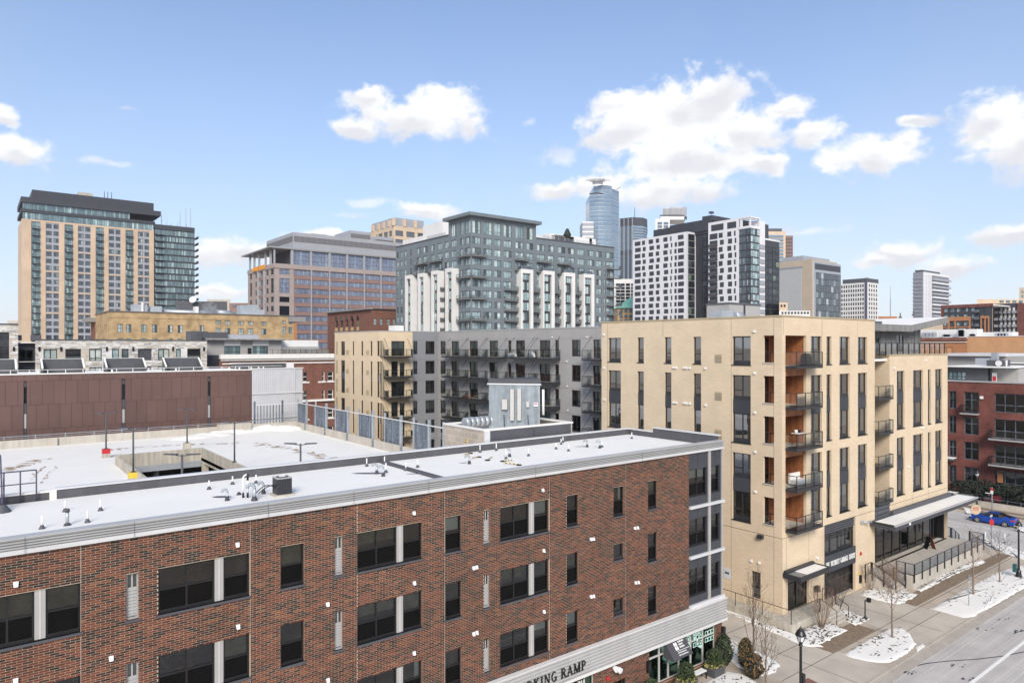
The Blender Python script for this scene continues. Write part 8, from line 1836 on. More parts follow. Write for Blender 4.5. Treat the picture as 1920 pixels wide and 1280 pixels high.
    m = MB(); m.fbox(f, x0-.4, xe, zc-.9, zc, -.5, .7, 'white_trim'); m.fbox(f, x0-.2, xe, zc-1.3, zc-.9, -.5, .4, 'white_trim'); m.build('cornice', root); m = MB(); zl = z(890); m.fbox(f, x0, xe, zl-.12, zl+.12, -.1, .25, 'white_trim'); zl2 = f.z(590, 750); m.fbox(f, x0, xe, zl2-.25, zl2+.2, -.1, .5, 'white_trim'); m.build('string_course', root)
    for q in (280, 460, 720, 860, 1100, 1240, 1480, 1610): m = MB(); m.fbox(f, c(q)-.7, c(q)+.7, -.2, zc-1.3, 0, .12, 'red_old'); m.build('pilaster', root)
    f2 = Fac('Y', Y+4); c2 = lambda q: f2.u(380+q/7.385); z2 = lambda q: f2.z(470, 560+q/7.385); m = MB()
    pw = [(c2(300), c2(522), z2(775), z2(652), 'cw2'), (c2(692), c2(905), z2(775), z2(648), 'cw2'), (c2(622), c2(680), z2(775), z2(682), 'blk')]
    windowed(root, f2, m, c2(55), c2(1090), zc-1, z2(575), pw, 'grey_siding', .2); m.box(c2(1085), c2(1625), Y+5, Y+14, zc-.5, z2(570), 'white_apt'); m.box(c2(1080), c2(1730), Y+3.5, Y+5, zc-.5, z2(665) if False else z2(705), 'wood_grey'); m.box(c2(1085), c2(1620), Y+4.4, Y+5, zc-.5, z2(662), 'grey_siding'); m.build('penthouse', root)
    m = MB(); m.box(c2(20), c2(1120), Y+2.6, Y+13, z2(575), z2(555), 'wood_grey'); m.box(c2(20), c2(1110), Y+2.8, Y+13, z2(555), z2(553), 'snow'); m.box(c2(400), c2(820), Y+6, Y+9, z2(553), z2(495), 'grey_panel'); m.box(c2(0), c2(330), Y+3, Y+7, z2(555), z2(470), 'charcoal'); m.build('flat_roof', root)
    for q in (300, 692): m = MB(); m.fbox(f2, c2(q), c2(q+222), z2(650), z2(578), 0, .06, 'white_apt'); m.build('white_panel', root)
    m = MB(); m.fbox(f, c(930), xe, zc+.9, zc+.96, -2, -1.94, 'black')
    for i in range(14): q = c(930)+(xe-c(930))*i/13; m.fbox(f, q-.03, q+.03, zc, zc+.9, -2, -1.94, 'black')
    m.build('roof_railing', root)
    for q in (175, 208, 234, 262): m = MB(); m.tube((c2(q),Y+3.4,z2(553)), (c2(q),Y+3.4,z2(500 if q > 200 else 525)), .14, .14, 6, 'white_vent'); m.build('steam_pipe', root)
    m = MB(); m.box(U(388), x0-.1, Y+1, Y+12, -.2, z(775), 'charcoal_dark'); m.build('side_wall', root)
    # arched brick house
    fx, fy, X, Y = faces(697, 240); root = thing('brick_building', 'dark red brick building with a row of arched windows below the office', 'building', (X+10, Y+10, 0)); P = lambda q: 440+q/4.74; Q = lambda q: 370+q/4.74; cl = lambda q: fx.u(P(q)); c = lambda q: fy.u(P(q)); ye = fx.u(614); xe = fy.u(760); zt = fx.z(697, 579.5)
    m = MB(); wl = []; za = fx.z(650, Q(1145)); 
    for q in (893, 938, 985, 1033, 1083): wl.append((cl(q+25), cl(q), za-.2, za+2.3)); wl.append((cl(q+25), cl(q), za-6, za-2.2))
    wall(m, fx, Y, ye, -.2, zt, wl, .5, 'red_arch', back='glass_dark'); ws = [(c(a), c(a+26), fy.z(720, Q(1135))-4*k, fy.z(720, Q(1078))-4*k, 'oldd') for a in (1237, 1290, 1355, 1405) for k in range(3)]
    windowed(root, fy, m, X, xe, -.2, zt, ws, 'red_arch', .3); m.box(X+.6, xe, Y+.6, ye, 0, zt-.3, 'red_arch'); m.build('wall', root)
    m = MB(); m.box(X-1.0, X+.2, Y-.5, ye, zt, zt+.5, 'cornice_grey'); m.box(X+.2, xe, Y-.5, Y+.3, zt, zt+.3, 'charcoal'); m.build('cornice', root)
    for q in (893, 938, 985, 1033, 1083):
        a, b = cl(q+25), cl(q); cy = (a+b)/2; rad = (b-a)/2; mm = MB(); n = 8; top = za+2.3
        pts = [(cy+rad*math.cos(math.pi*i/n), top+rad*1.3*math.sin(math.pi*i/n)) for i in range(n+1)]; mm.face([(X-.03, y_, z_) for y_, z_ in pts], 'glass_dark')
        for i in range(n):
            p, q2 = pts[i], pts[i+1]; o1 = (cy+(p[0]-cy)*1.35, top+(p[1]-top)*1.35); o2 = (cy+(q2[0]-cy)*1.35, top+(q2[1]-top)*1.35); mm.hexa([(X,*p), (X,*q2), (X,*o2), (X,*o1), (X-.15,*p), (X-.15,*q2), (X-.15,*o2), (X-.15,*o1)], 'red_old')
        mm.box(X-.1, X, a+.1, b-.1, za-1.7, za-.4, 'sandstone'); mm.box(X-.12, X, a-.5, a-.1, za-1.9, za+.2, 'charcoal'); mm.build('arched_window', root)
middle_left()

def right_side():
    r = random.Random(41)
    # orange brick hall
    fx = Fac('X', 190.0); X = 190.0; root = thing('brick_hall', 'long low orange brick hall with narrow slit windows on the right', 'hall', (X+10, 80, 0)); z = lambda py, p=1860: fx.z(p, py); P = lambda q: 1780+q/8; y0, y1 = fx.u(1975), fx.u(1815); m = MB(); W = []
    px = 275
    zt = z(631.0)
    for i in range(27):
        a = 275+i*31.5+(8 if i > 5 else 0); W.append((fx.u(P(a+15)), fx.u(P(a)), z(661), z(649.5), 'blk'))
    windowed(root, fx, m, y0, y1, -.2, zt, W, 'orange_brick', .4); fb = Fac('X', X-1); yb0, yb1 = fb.u(1813), fb.u(1724); wb = [(fb.u(b), fb.u(a), z(662), z(650.5), 'dark2') for a, b in ((1727,1735), (1739,1747), (1748,1756), (1763,1775), (1776,1786))]
    windowed(root, fb, m, yb0, yb1, -.2, z(632.5), wb, 'orange_dark', .4); m.box(X-.8, X+20, y0, yb1, 0, zt-.8, 'orange_brick'); m.build('wall', root)
    m = MB(); m.fbox(fb, yb0, yb1, z(638), z(632), 0, .5, 'red_old'); m.fbox(fb, yb0, yb1, z(641.5), z(640.3), 0, .3, 'white_trim'); m.build('cornice', root); m = MB(); m.fbox(fx, y0, y1, zt, zt+.15, -.5, .1, 'light_metal'); m.box(X+.6, X+20, y0, yb1, zt-.7, zt-.5, 'snow'); m.build('coping', root)
    f2 = Fac('X', X+8); g = lambda q: f2.u(q); m = MB(); m.box(X+8, X+12, g(1832), g(1722), zt-.5, f2.z(1780, 617.5), 'white_apt'); m.box(X+9, X+13, g(1896), g(1832), zt-.5, f2.z(1860, 622.5), 'white_apt'); m.build('roof_screen', root)
    for (a, b, t) in ((1735,1762,622), (1773,1789,625), (1804,1812,616.5), (1826,1832,624), (1872,1895,623)):
        m = MB(); m.box(X+6, X+7.5, g(b), g(a), zt-.5, f2.z(a, t), 'light_metal'); n = 4
        for i in range(n): u = g(a)+(g(b)-g(a))*(i+.5)/n; m.box(X+5.9, X+6, u-.5, u+.5, zt+.2, f2.z(a, t)-.3, 'grey_panel')
        m.build('rooftop_unit', root)
    # red brick lofts across the side street
    X = 112.0; fx = Fac('X', X); U = fx.u; P = lambda q: 1600+q/4.572; Qa = lambda q: 580+q/4.572; Qb = lambda q: 820+q/4.572; c = lambda q: U(P(q))
    root = thing('loft_building', 'red brick loft building with steel balconies across the side street', 'building', (X+8, 40, 0)); z = lambda q: fx.z(1850, Qa(q)); zb = lambda q: fx.z(1850, Qb(q)); y0, y1 = U(2010), U(1755); zt = z(627)
    style('lf', (.33,.67), ((.62,0,1),), .1, 'galv_dark', 'pane_dark', True); style('lf2', (.5,), ((.62,0,1),), .1, 'galv_dark', 'pane_dark', True); style('lf5', (.2,.4,.6,.8), ((.38,0,1),), .1, 'galv_dark', 'pane_dark', True)
    R_ = [(z(862), z(712)), (z(1072), z(918)), (z(1258), z(1160)), (zb(165), zb(64))]; fhh = 3.4; T0 = z(714); rows = [T0-3.55*k for k in range(6)]
    W = []
    for k, t in enumerate(rows): W += [(c(882), c(818), t-2.5, t, 'lf2'), (c(1075), c(948), t-(2.9 if k == 0 else 2.5), t, 'lf2'), (U(1965), c(1208), t-2.6, t, 'lf5'), (c(690), c(600), t-2.5, t, 'lf2')]
    m = MB(); wall(m, fx, y0, y1, -.2, zt, [w[:4] for w in W], .3, 'condo_brick'); m.build('wall', root)
    for w in W: q = r.random(); win(root, fx, *w[:5], .2, blind=('blind', r.uniform(.3, .9)) if q < .5 else None)
    m = MB(); m.fbox(fx, y0, y1, zt, zt+.2, -.4, .12, 'grey_fascia'); m.box(X+.4, X+18, y0, y1, zt-.3, zt-.1, 'snow'); m.build('coping', root)
    m = MB()
    for t in rows: m.box(X+.4, X+4, y0, y1, t-2.75, t-2.6, 'room')
    m.box(X+4, X+4.1, y0, y1, 0, zt-.3, 'room'); m.build('interior', root)
    for k in (1, 2, 3): balcony(root, fx, U(1990), c(1190), rows[k]-2.6, 1.6, 1.1, 5, slab='grey_fascia')
    balcony(root, fx, c(1080), c(932), rows[0]-2.95, .9, 1.15, 1, slab='grey_fascia')
    m = MB(); m.fbox(fx, c(1115), c(1088), z(768), z(745), 0, .2, 'white_vent'); m.build('vent_hood', root)
    m = MB(); m.fbox(fx, c(888), c(800), zb(222), zb(205), 0, 1.6, 'charcoal'); m.fbox(fx, c(888), c(800), zb(204.9), zb(198), .05, 1.55, 'snow'); m.build('entrance_canopy', root)
    m = MB(); m.fbox(fx, c(1282), c(1235), zb(370), zb(290), -.1, .05, 'orange_dark'); m.build('orange_door', root)
    # its roof: set back flats and machinery
    f2 = Fac('X', X+4); g = lambda q: f2.u(P(q)); z2 = lambda q: f2.z(1850, Qa(q)); m = MB(); wp = [(g(966), g(810), z2(610), z2(538), 'cw2')]
    windowed(root, f2, m, g(1170), y1, zt-.2, z2(498), wp, 'charcoal', .2); m.box(X+4, X+14, g(1170), g(1172)+.2, zt-.2, z2(498), 'charcoal'); m.box(X+5, X+14, g(1395), g(1170), zt-.2, z2(505), 'grey_siding'); m.build('penthouse', root)
    m = MB(); m.box(X+2.8, X+15, g(1400), y1, z2(498), z2(490), 'white_panel'); m.box(X+3, X+15, g(1390), y1, z2(490), z2(488), 'snow'); m.build('flat_roof', root)
    m = MB(); m.fbox(f2, g(1232), g(1190), zt, z2(540), 0, .05, 'white_panel'); m.fbox(f2, g(1225), g(1195), zt+.1, z2(570), .05, .08, 'red'); m.build('painted_door', root)
    m = MB(); m.box(X+6, X+9, g(1242), g(1098), z2(488), z2(437), 'charcoal'); m.tube((X+5.95,g(1205),z2(462)), (X+5.8,g(1205),z2(462)), .42, .42, 12, 'white_panel'); m.box(X+7, X+8, g(1165), g(1115), z2(437), z2(372), 'duct'); m.tube((X+6,g(1270),z2(488)), (X+6,g(1270),z2(435)), .12, .12, 6, 'white_vent'); m.build('rooftop_unit', root)
    m = MB(); m.box(X+12, X+13, g(984), g(870), z2(488), z2(425), 'grey_panel'); m.box(X+12, X+13, g(1062), g(1008), z2(488), z2(425), 'louver'); m.build('plant_screen', root)
    f3 = Fac('X', X+30); g3 = lambda q: f3.u(P(q)); z3 = lambda q: f3.z(1850, Qa(q)); root2 = thing('grey_building', 'grey metal clad building with long white roof behind the lofts', 'building', (X+35, 60, 0)); m = MB(); m.box(X+30, X+44, g3(1600), g3(780), -.2, z3(400), 'grey_siding'); m.build('wall', root2); m = MB(); m.box(X+29, X+45, g3(1320), g3(775), z3(400), z3(378), 'light_metal'); m.box(X+29.2, X+45, g3(1600), g3(1320), z3(460), z3(455), 'white_panel'); m.build('roof', root2)
    m = MB(); m.box(X+26, X+29, g3(1600), g3(1400), z3(530), z3(460), 'grey_siding'); m.box(X+25.5, X+29, g3(1600), g3(1290), z3(455), z3(448), 'snow'); m.build('lower_wing', root2)
right_side()
# ------------------------------------------------------------------ street furniture, plants, car
def street_lamp(px, py, lab, banner=False, box=False, h=5.25, xy=None):
    x, y = xy or gnd(px, py); t = thing('street_lamp', lab, 'street lamp', (x, y, 0), 'black lantern street lamps')
    m = MB(); m.lathe(x, y, [(.3,0), (.3,.12), (.24,.2), (.2,.55), (.13,.7), (.1,.9), (.085,1.1), (.07,h-1.2), (.075,h-1.15), (.12,h-1.1), (.09,h-1.02), (.13,h-.86)], 10, 'black_paint'); m.build('post', t)
    m = MB(); m.lathe(x, y, [(.13,h-.86), (.24,h-.52)], 8, 'lamp_glass'); m.build('lamp_glass', t)
    m = MB(); m.lathe(x, y, [(.30,h-.53), (.29,h-.46), (.2,h-.28), (.08,h-.14), (.03,h-.06), (.02,h)], 10, 'black_paint')
    for i in range(4): a = i*math.pi/2+.4; m.tube((x+.13*math.cos(a),y+.13*math.sin(a),h-.88), (x+.27*math.cos(a),y+.27*math.sin(a),h-.5), .018, .018, 4, 'black_paint')
    m.build('lantern_hood', t)
    if banner:
        for k in range(2): m = MB(); z = 3.3-.35*k; m.box(x+.12, x+.7, y-.42, y-.38, z-.33, z, 'banner_teal' if k == 0 else 'teal'); m.build('banner', t)
        m = MB(); m.box(x-.6, x-.25, y+.05, y+.3, .55, 1.25, 'teal'); m.build('side_box', t)
    if box: m = MB(); m.box(x+.05, x+.3, y-.12, y+.12, 1.9, 2.5, 'black_paint'); m.build('side_box', t)
street_lamp(0, 0, 'black lantern street lamp in the foreground by the driveway, cut off by the picture bottom', box=True, xy=(36.95, 20.95))
street_lamp(1910, 1082, 'black lantern street lamp with a teal banner at the kerb near the corner', banner=True); street_lamp(1832, 956, 'black lantern street lamp across the side street by the blue car')

def branch(m, p, d, l, r, depth, rnd, mat, n=5, spread=.5, up=.15):
    q = p+d*l; k = 3 if depth > 2 else 2; a = p
    for i in range(k): b = p.lerp(q, (i+1)/k)+Vector((rnd.uniform(-1,1), rnd.uniform(-1,1), rnd.uniform(-.5,.5)))*l*.035; m.tube(a, b, r*(1-.35*i/k), r*(1-.35*(i+1)/k), n if r > .012 else 3, mat, False); a = b
    if depth == 0: return [a]
    out = []
    for i in range(rnd.choice((2, 3))):
        nd = (d+Vector((rnd.uniform(-1,1), rnd.uniform(-1,1), rnd.uniform(-.4,.9)))*spread+Vector((0,0,up))).normalized(); out += branch(m, a, nd, l*rnd.uniform(.6,.85), r*.62, depth-1, rnd, mat, n, spread, up)
    return out
def tree(px, py, h, lab, seed, mat='twig', crown=.62, leaves=0, name='bare_tree', cat='tree', nb=9, wide=.5, xy=None, group=None):
    x, y = xy or gnd(px, py); rnd = random.Random(seed); t = thing(name, lab, cat, (x, y, 0), group)
    m = MB(); a = Vector((x, y, 0)); top = Vector((x+rnd.uniform(-.1,.1), y+rnd.uniform(-.1,.1), h*.93)); k = 8; pts = [a.lerp(top, i/k)+Vector((rnd.uniform(-1,1), rnd.uniform(-1,1), 0))*.03*(i > 0) for i in range(k+1)]; r0 = .013*h
    for i in range(k): m.tube(pts[i], pts[i+1], r0*(1-.9*i/k)+.008, r0*(1-.9*(i+1)/k)+.008, 7, 'bark', False)
    m.tube(a, a+Vector((0,0,.25)), r0*1.6, r0, 7, 'bark', False); m.build('trunk', t)
    m = MB(); tips = []
    for i in range(nb):
        f = 1-crown+crown*(i+.3)/nb; p = pts[min(k-1, int(f*k))].lerp(pts[min(k, int(f*k)+1)], f*k-int(f*k)); an = i*2.4+rnd.uniform(-.3,.3); d = Vector((math.cos(an)*wide, math.sin(an)*wide, .55)).normalized(); tips += branch(m, p, d, h*.16*(1.25-f*.75), .02*(1.2-f*.6), 3, rnd, mat)
    for i in range(leaves):
        p = rnd.choice(tips)+Vector((rnd.gauss(0,.15), rnd.gauss(0,.15), rnd.gauss(0,.25))); s = rnd.uniform(.03,.07); m.face([p+Vector((-s,0,0)), p+Vector((0,-s,s*.3)), p+Vector((s,0,.2*s)), p+Vector((0,s,-s*.4))], 'leaf_brown' if rnd.random() < .7 else 'leaf_yellow')
    m.build('crown', t)
tree(1673, 1196, 5.0, 'young bare tree in the teardrop snow bed beside the driveway', 1, nb=12, wide=.35); tree(1825, 1115, 5.6, 'slim bare tree in the long snow bed next to the grey parking sign', 2, nb=12, wide=.4); tree(1874, 1092, 4.6, 'spreading bare tree in the long snow bed beside the bannered lamp', 3, nb=13, wide=.75, mat='twig_dark')
tree(1412, 1262, 6.4, 'slender upright tree holding a few brown leaves at the driveway entrance', 4, nb=16, crown=.85, wide=.16, leaves=170, mat='twig_dark')
tree(1436, 1292, 4.4, 'second slender upright tree with sparse brown leaves, nearer the picture bottom', 5, nb=14, crown=.9, wide=.3, leaves=90, mat='twig_dark')
tree(1815, 905, 6.5, 'leafless brown tree in front of the red brick lofts', 6, nb=14, wide=.7, leaves=160, xy=(108, 42))
tree(1786, 930, 4.5, 'bushy leafless pale tree behind the end of the long canopy', 7, nb=14, wide=.9, xy=(109.5, 48.5))
def shrub(px, py, h, rad, lab, seed, n=16, mat='twig', xy=None):
    x, y = xy or gnd(px, py); rnd = random.Random(seed); t = thing('bare_shrub', lab, 'shrub', (x, y, 0)); m = MB()
    for i in range(n): an = i*2.399; s = rnd.uniform(.35,1); p = Vector((x+.12*math.cos(an), y+.12*math.sin(an), 0)); d = Vector((math.cos(an)*rad*s/h, math.sin(an)*rad*s/h, 1)).normalized(); branch(m, p, d, h*rnd.uniform(.4,.52), .018, 3, rnd, mat, 4, .32, .1)
    m.build('stem', t)
shrub(1541, 1177, 2.3, 1.0, 'multi stemmed bare shrub in the snow bed beside the entrance steps', 8, 20); shrub(1667, 1108, 2.0, 1.0, 'multi stemmed bare shrub in the snow bed below the terrace stair', 9, 18)
shrub(1585, 1118, 2.2, .9, 'tangled dark bare shrub in front of the black garage door', 10, 14, 'twig_dark', xy=(54.9, 27.9)); shrub(1648, 1062, 1.6, .7, 'small bare shrub squeezed against the wall left of the terrace stair', 11, 10, 'twig', xy=(61.2, 28.3))
def leafball(m, c, rx, ry, rz, n, rnd, mats, s0=.05, s1=.11, cone=0.0):
    for i in range(n):
        z = rnd.uniform(-1, 1); a = rnd.uniform(0, 6.283); rr = math.sqrt(1-z*z)*rnd.uniform(.55, 1.0)**.4*(1-cone*(z+1)/2)*(1+.14*math.sin(3*a+5*z)+.1*math.sin(7*a)); p = Vector((c[0]+rx*rr*math.cos(a), c[1]+ry*rr*math.sin(a), c[2]+rz*z)); s = rnd.uniform(s0, s1)
        u = Vector((rnd.gauss(0,1), rnd.gauss(0,1), rnd.gauss(0,1))).normalized()*s; v = u.orthogonal().normalized()*s*.6; m.face([p-u, p-v, p+u, p+v], rnd.choice(mats))
def planter(px, py, lab, seed, xy=None):
    x, y = xy or gnd(px, py); rnd = random.Random(seed); t = thing('planter', lab, 'planter', (x, y, 0), 'evergreen planters at the shop front'); m = MB(); m.hexa([(x-.5,y-.35,0),(x+.5,y-.35,0),(x+.5,y+.35,0),(x-.5,y+.35,0),(x-.6,y-.42,.62),(x+.6,y-.42,.62),(x+.6,y+.42,.62),(x-.6,y+.42,.62)], 'charcoal'); m.build('tub', t)
    m = MB(); leafball(m, (x,y,1.08), .5, .45, .58, 1500, rnd, ['leaf_green','leaf_green','leaf_dark'], .04, .09); m.build('evergreen_bush', t); m = MB(); leafball(m, (x,y,.68), .72, .52, .16, 420, rnd, ['leaf_yellow','leaf_green','leaf_yellow'], .04, .1); m.build('fringe_plant', t)
planter(1345, 1246, 'evergreen planter right of the snowy bench at the shop front', 1, (37.6, 27.15)); planter(1294, 1277, 'evergreen planter left of the snowy bench at the shop front', 2, (34.6, 27.05)); planter(1247, 1310, 'evergreen planter at the bottom edge in front of the shop door', 3, (31.2, 26.9))
def bench():
    x, y = 36.15, 27.35; t = thing('bench', 'small dark bench with snow on its seat between two evergreen planters', 'bench', (x, y, 0)); m = MB(); m.box(x-.65, x+.65, y-.22, y+.22, .42, .48, 'charcoal'); m.build('seat', t); m = MB(); m.box(x-.62, x+.6, y-.2, y+.2, .481, .54, 'snow'); m.build('snow_cap', t)
    for q in (-.6, .6):
        for w in (-.18, .18): m = MB(); m.box(x+q-.03, x+q+.03, y+w-.03, y+w+.03, 0, .42, 'black_paint'); m.build('leg', t)
bench()
def bush(x, y, h, rad, lab, seed, mats, cone=.3, n=1500, ln=(.05, .12), name='evergreen_shrub'):
    rnd = random.Random(seed); t = thing(name, lab, 'shrub', (x, y, 0)); m = MB()
    for i in range(5): a = i*1.26; m.tube((x+.08*math.cos(a),y+.08*math.sin(a),0), (x+rad*.5*math.cos(a),y+rad*.5*math.sin(a),h*.7), .03, .012, 5, 'twig_dark', False)
    m.build('stem', t); m = MB(); leafball(m, (x,y,h*.52), rad, rad, h*.5, n, rnd, mats, *ln, cone); m.build('foliage', t)
bush(39.2, 27.6, 2.0, .6, 'dark green upright evergreen at the corner of the brick house', 20, ['leaf_dark','leaf_dark','leaf_green']); bush(40.0, 26.5, 1.9, .55, 'bronze and yellow conifer just right of the dark evergreen', 21, ['leaf_dark','leaf_brown','leaf_brown','leaf_green']); bush(39.2, 25.4, 1.5, .65, 'rusty brown shrub in front of the bronze conifer', 22, ['leaf_brown','leaf_dark','leaf_brown','leaf_dark'], .2, 1000)
for i, (px, w) in enumerate(((1800,1.5), (1822,1.7), (1845,1.6), (1862,1.9), (1880,2.0), (1897,2.1), (1914,2.1), (1932,2.2))):
    y = ox(px, 109.0); bush(109.0-.25*(i % 2), y, 2.2+.25*(i % 3), w, 'rounded evergreen shrub of the hedge below the lofts, %s' % (('at its far left end','beside the leafless brown tree','right behind the far lamp','just right of the far lamp','behind the no parking sign','above the blue car roof','above the blue car boot','at the picture edge')[i]), 30+i, ['leaf_dark'], .1, 900, (.09, .2))
def loft_front():
    m = MB()
    for i, (x, mt) in enumerate(((100.6,'paver_brown'), (102.6,'paver_brown'))): m.box(x, x+1.3, 26, 60, 0, .012+.002*i, mt)
    m.build('paver_strip', None, kind='structure'); w = thing('garden_wall', 'low concrete garden wall with thin grey rail in front of the lofts', 'wall', (105.5, 40, 0)); m = MB(); m.box(105.3, 105.6, 27, 62, 0, .55, 'concrete_lite'); m.build('wall', w); m = MB(); m.box(105.42, 105.48, 27, 62, 1.0, 1.05, 'galv_dark')
    for i in range(24): m.box(105.42, 105.48, 27+i*1.5, 27.06+i*1.5, .55, 1.0, 'galv_dark')
    m.build('rail', w); m = MB(); m.box(105.6, 111.9, 27, 62, 0, .3, 'soil'); m.build('planting_bed', None, kind='structure')
    y = ox(1860, 106.5); t = thing('patio_bench', 'red patio bench behind the garden wall of the lofts', 'bench', (106.5, y, .3)); m = MB(); m.box(106.3, 106.9, y-1, y+1, .65, .75, 'dark_red'); m.build('seat', t); m = MB(); m.box(106.85, 106.95, y-1, y+1, .75, 1.25, 'dark_red'); m.build('backrest', t)
    for q in (-.9, .9): m = MB(); m.box(106.4, 106.8, y+q-.05, y+q+.05, .3, .65, 'black_paint'); m.build('leg', t)
    y = ox(1852, 106.6); t = thing('barbecue', 'dark barbecue with snow on its lid behind the garden wall', 'barbecue', (106.6, y, .3)); m = MB(); m.tube((106.6,y-.35,1.25), (106.6,y+.35,1.25), .28, .28, 10, 'black'); m.build('hood', t); m = MB(); m.box(106.4, 106.8, y-.35, y+.35, .3, 1.1, 'charcoal'); m.build('cabinet', t); m = MB(); m.box(106.45, 106.75, y-.25, y+.25, 1.5, 1.56, 'snow'); m.build('snow_cap', t)
    y = ox(1799, 107); t = thing('patio_furniture', 'snow covered dark patio furniture behind the garden wall near the canopy end', 'furniture', (107, y, .3)); m = MB(); m.box(106.5, 107.6, y-1.6, y+.2, .3, .9, 'charcoal'); m.build('cover', t); m = MB(); m.box(106.6, 107.5, y-.2, y+1.4, .8, .9, 'snow'); m.build('table_snow', t)
loft_front()
def signs():
    x, y = gnd(1858.5, 1028); t = thing('stop_sign', 'red stop sign on a thin pole in front of the blue car', 'stop sign', (x, y, 0)); m = MB(); m.tube((x,y,0), (x,y,3.55), .03, .03, 6, 'galv_dark'); m.build('pole', t); a = math.radians(38); ux, uy = math.cos(a)*.6, -math.sin(a)*.6
    m = MB(); pts = [(x-.05+.25*math.cos(math.pi/8+i*math.pi/4)*S_, y-.05-.25*math.cos(math.pi/8+i*math.pi/4)*C_, 2.75+.36*math.sin(math.pi/8+i*math.pi/4)) for i in range(8)]; m.face(pts, 'red'); m.face([(p[0]-.02*C_,p[1]-.02*S_,p[2]) for p in pts], 'red'); m.build('plate', t); m = MB(); m.box(x-.3, x+.3, y-.02, y+.02, 3.3, 3.5, 'sign_grey'); m.build('street_name_plate', t)
    x, y = gnd(1860, 957); t = thing('parking_sign', 'red topped white sign on a grey post across the side street', 'sign', (x, y, 0)); m = MB(); m.tube((x,y,0), (x,y,3.0), .05, .05, 6, 'grey_panel'); m.build('pole', t); m = MB(); m.box(x-.08, x-.05, y-.15, y+.15, 2.15, 2.6, 'letter_white'); m.box(x-.1, x-.07, y-.17, y+.17, 2.6, 2.9, 'red'); m.build('plate', t)
    x, y = gnd(1816.5, 1136); t = thing('parking_sign', 'small grey parking sign seen from behind in the long snow bed', 'sign', (x, y, 0)); m = MB(); m.tube((x,y,0), (x,y,2.6), .03, .03, 6, 'galv'); m.build('pole', t); m = MB(); m.box(x-.14, x+.14, y-.015, y+.015, 2.1, 2.6, 'galv_dark'); m.build('plate', t)
    x, y = gnd(1622, 1160); t = thing('entry_post', 'black gooseneck intercom post in the small snow patch by the driveway', 'intercom post', (x, y, 0)); m = MB(); m.path([(x,y,0), (x,y,1.3), (x+.03,y+.02,1.42), (x+.2*S_,y-.2*C_,1.47)], .05, 8, 'black_paint'); m.build('post', t); m = MB(); m.box(x-.15, x+.15, y-.15, y+.15, 0, .12, 'charcoal'); m.build('base', t); m = MB(); m.box(x+.1, x+.36, y-.3, y-.05, 1.32, 1.62, 'black'); m.build('keypad', t)
    x, y = 53.2, 28.75; t = thing('mailbox', 'dark box on a post beside the entrance door', 'box', (x, y, .62)); m = MB(); m.tube((x,y,.62), (x,y,1.5), .04, .04, 6, 'dark_metal'); m.build('post', t); m = MB(); m.box(x-.2, x+.2, y-.14, y+.14, 1.5, 1.95, 'dark_metal'); m.build('housing', t)
    x, y = gnd(1743, 1028, 1.18); t = thing('sandwich_board', 'dark sandwich board standing open on the terrace under the canopy', 'sandwich board', (x, y, 1.18))
    for s in (-1, 1): m = MB(); q = Vector((S_, -C_, 0))*s; w = Vector((C_, S_, 0))*.35; p = Vector((x, y, 1.18)); a, b = p+q*.42, p+q*.04+Vector((0,0,1.15)); th = Vector((.02*S_*s,-.02*C_*s,0)); m.hexa([a-w, a+w, a+w+th, a-w+th, b-w, b+w, b+w+th, b-w+th], 'black' if s < 0 else 'wood'); m.build('board', t)
    x, y = 81.0, 26.95; t = thing('round_sign', 'round tan sign with red lettering hanging at the end of the long canopy', 'sign', (x, y, 4.0)); m = MB(); c = Vector((x, y, 4.35)); d = Vector((C_, S_, 0)); m.tube(c-d*.03, c+d*.03, .52, .52, 24, 'tan_disc'); m.build('disc', t); m = MB()
    for j, n in ((.1, 5), (-.08, 4)):
        for i in range(n): p = c-d*.035+Vector((S_, -C_, 0))*((i-(n-1)/2)*.14)+Vector((0,0,j)); e = Vector((S_, -C_, 0))*.045; m.face([p-e, p+e, p+e+Vector((0,0,.11)), p-e+Vector((0,0,.11))], 'red')
    m.build('lettering', t); m = MB(); m.tube((x,y,4.85), (x,y,5.3), .02, .02, 5, 'black_paint'); m.build('hanger', t)
    for i, (px, py) in enumerate(((1847.5,1013), (1884,1016))): x, y = gnd(px, py); t = thing('marker_post', 'white plastic marker post %s' % ('in the snow verge left of the stop sign' if i == 0 else 'in the snow verge right of the stop sign'), 'post', (x, y, 0)); m = MB(); m.tube((x,y,0), (x,y,.95), .045, .045, 8, 'white_vent'); m.build('post', t); m = MB(); m.lathe(x, y, [(.16,0), (.1,.06)], 8, 'charcoal'); m.build('base', t)
signs()
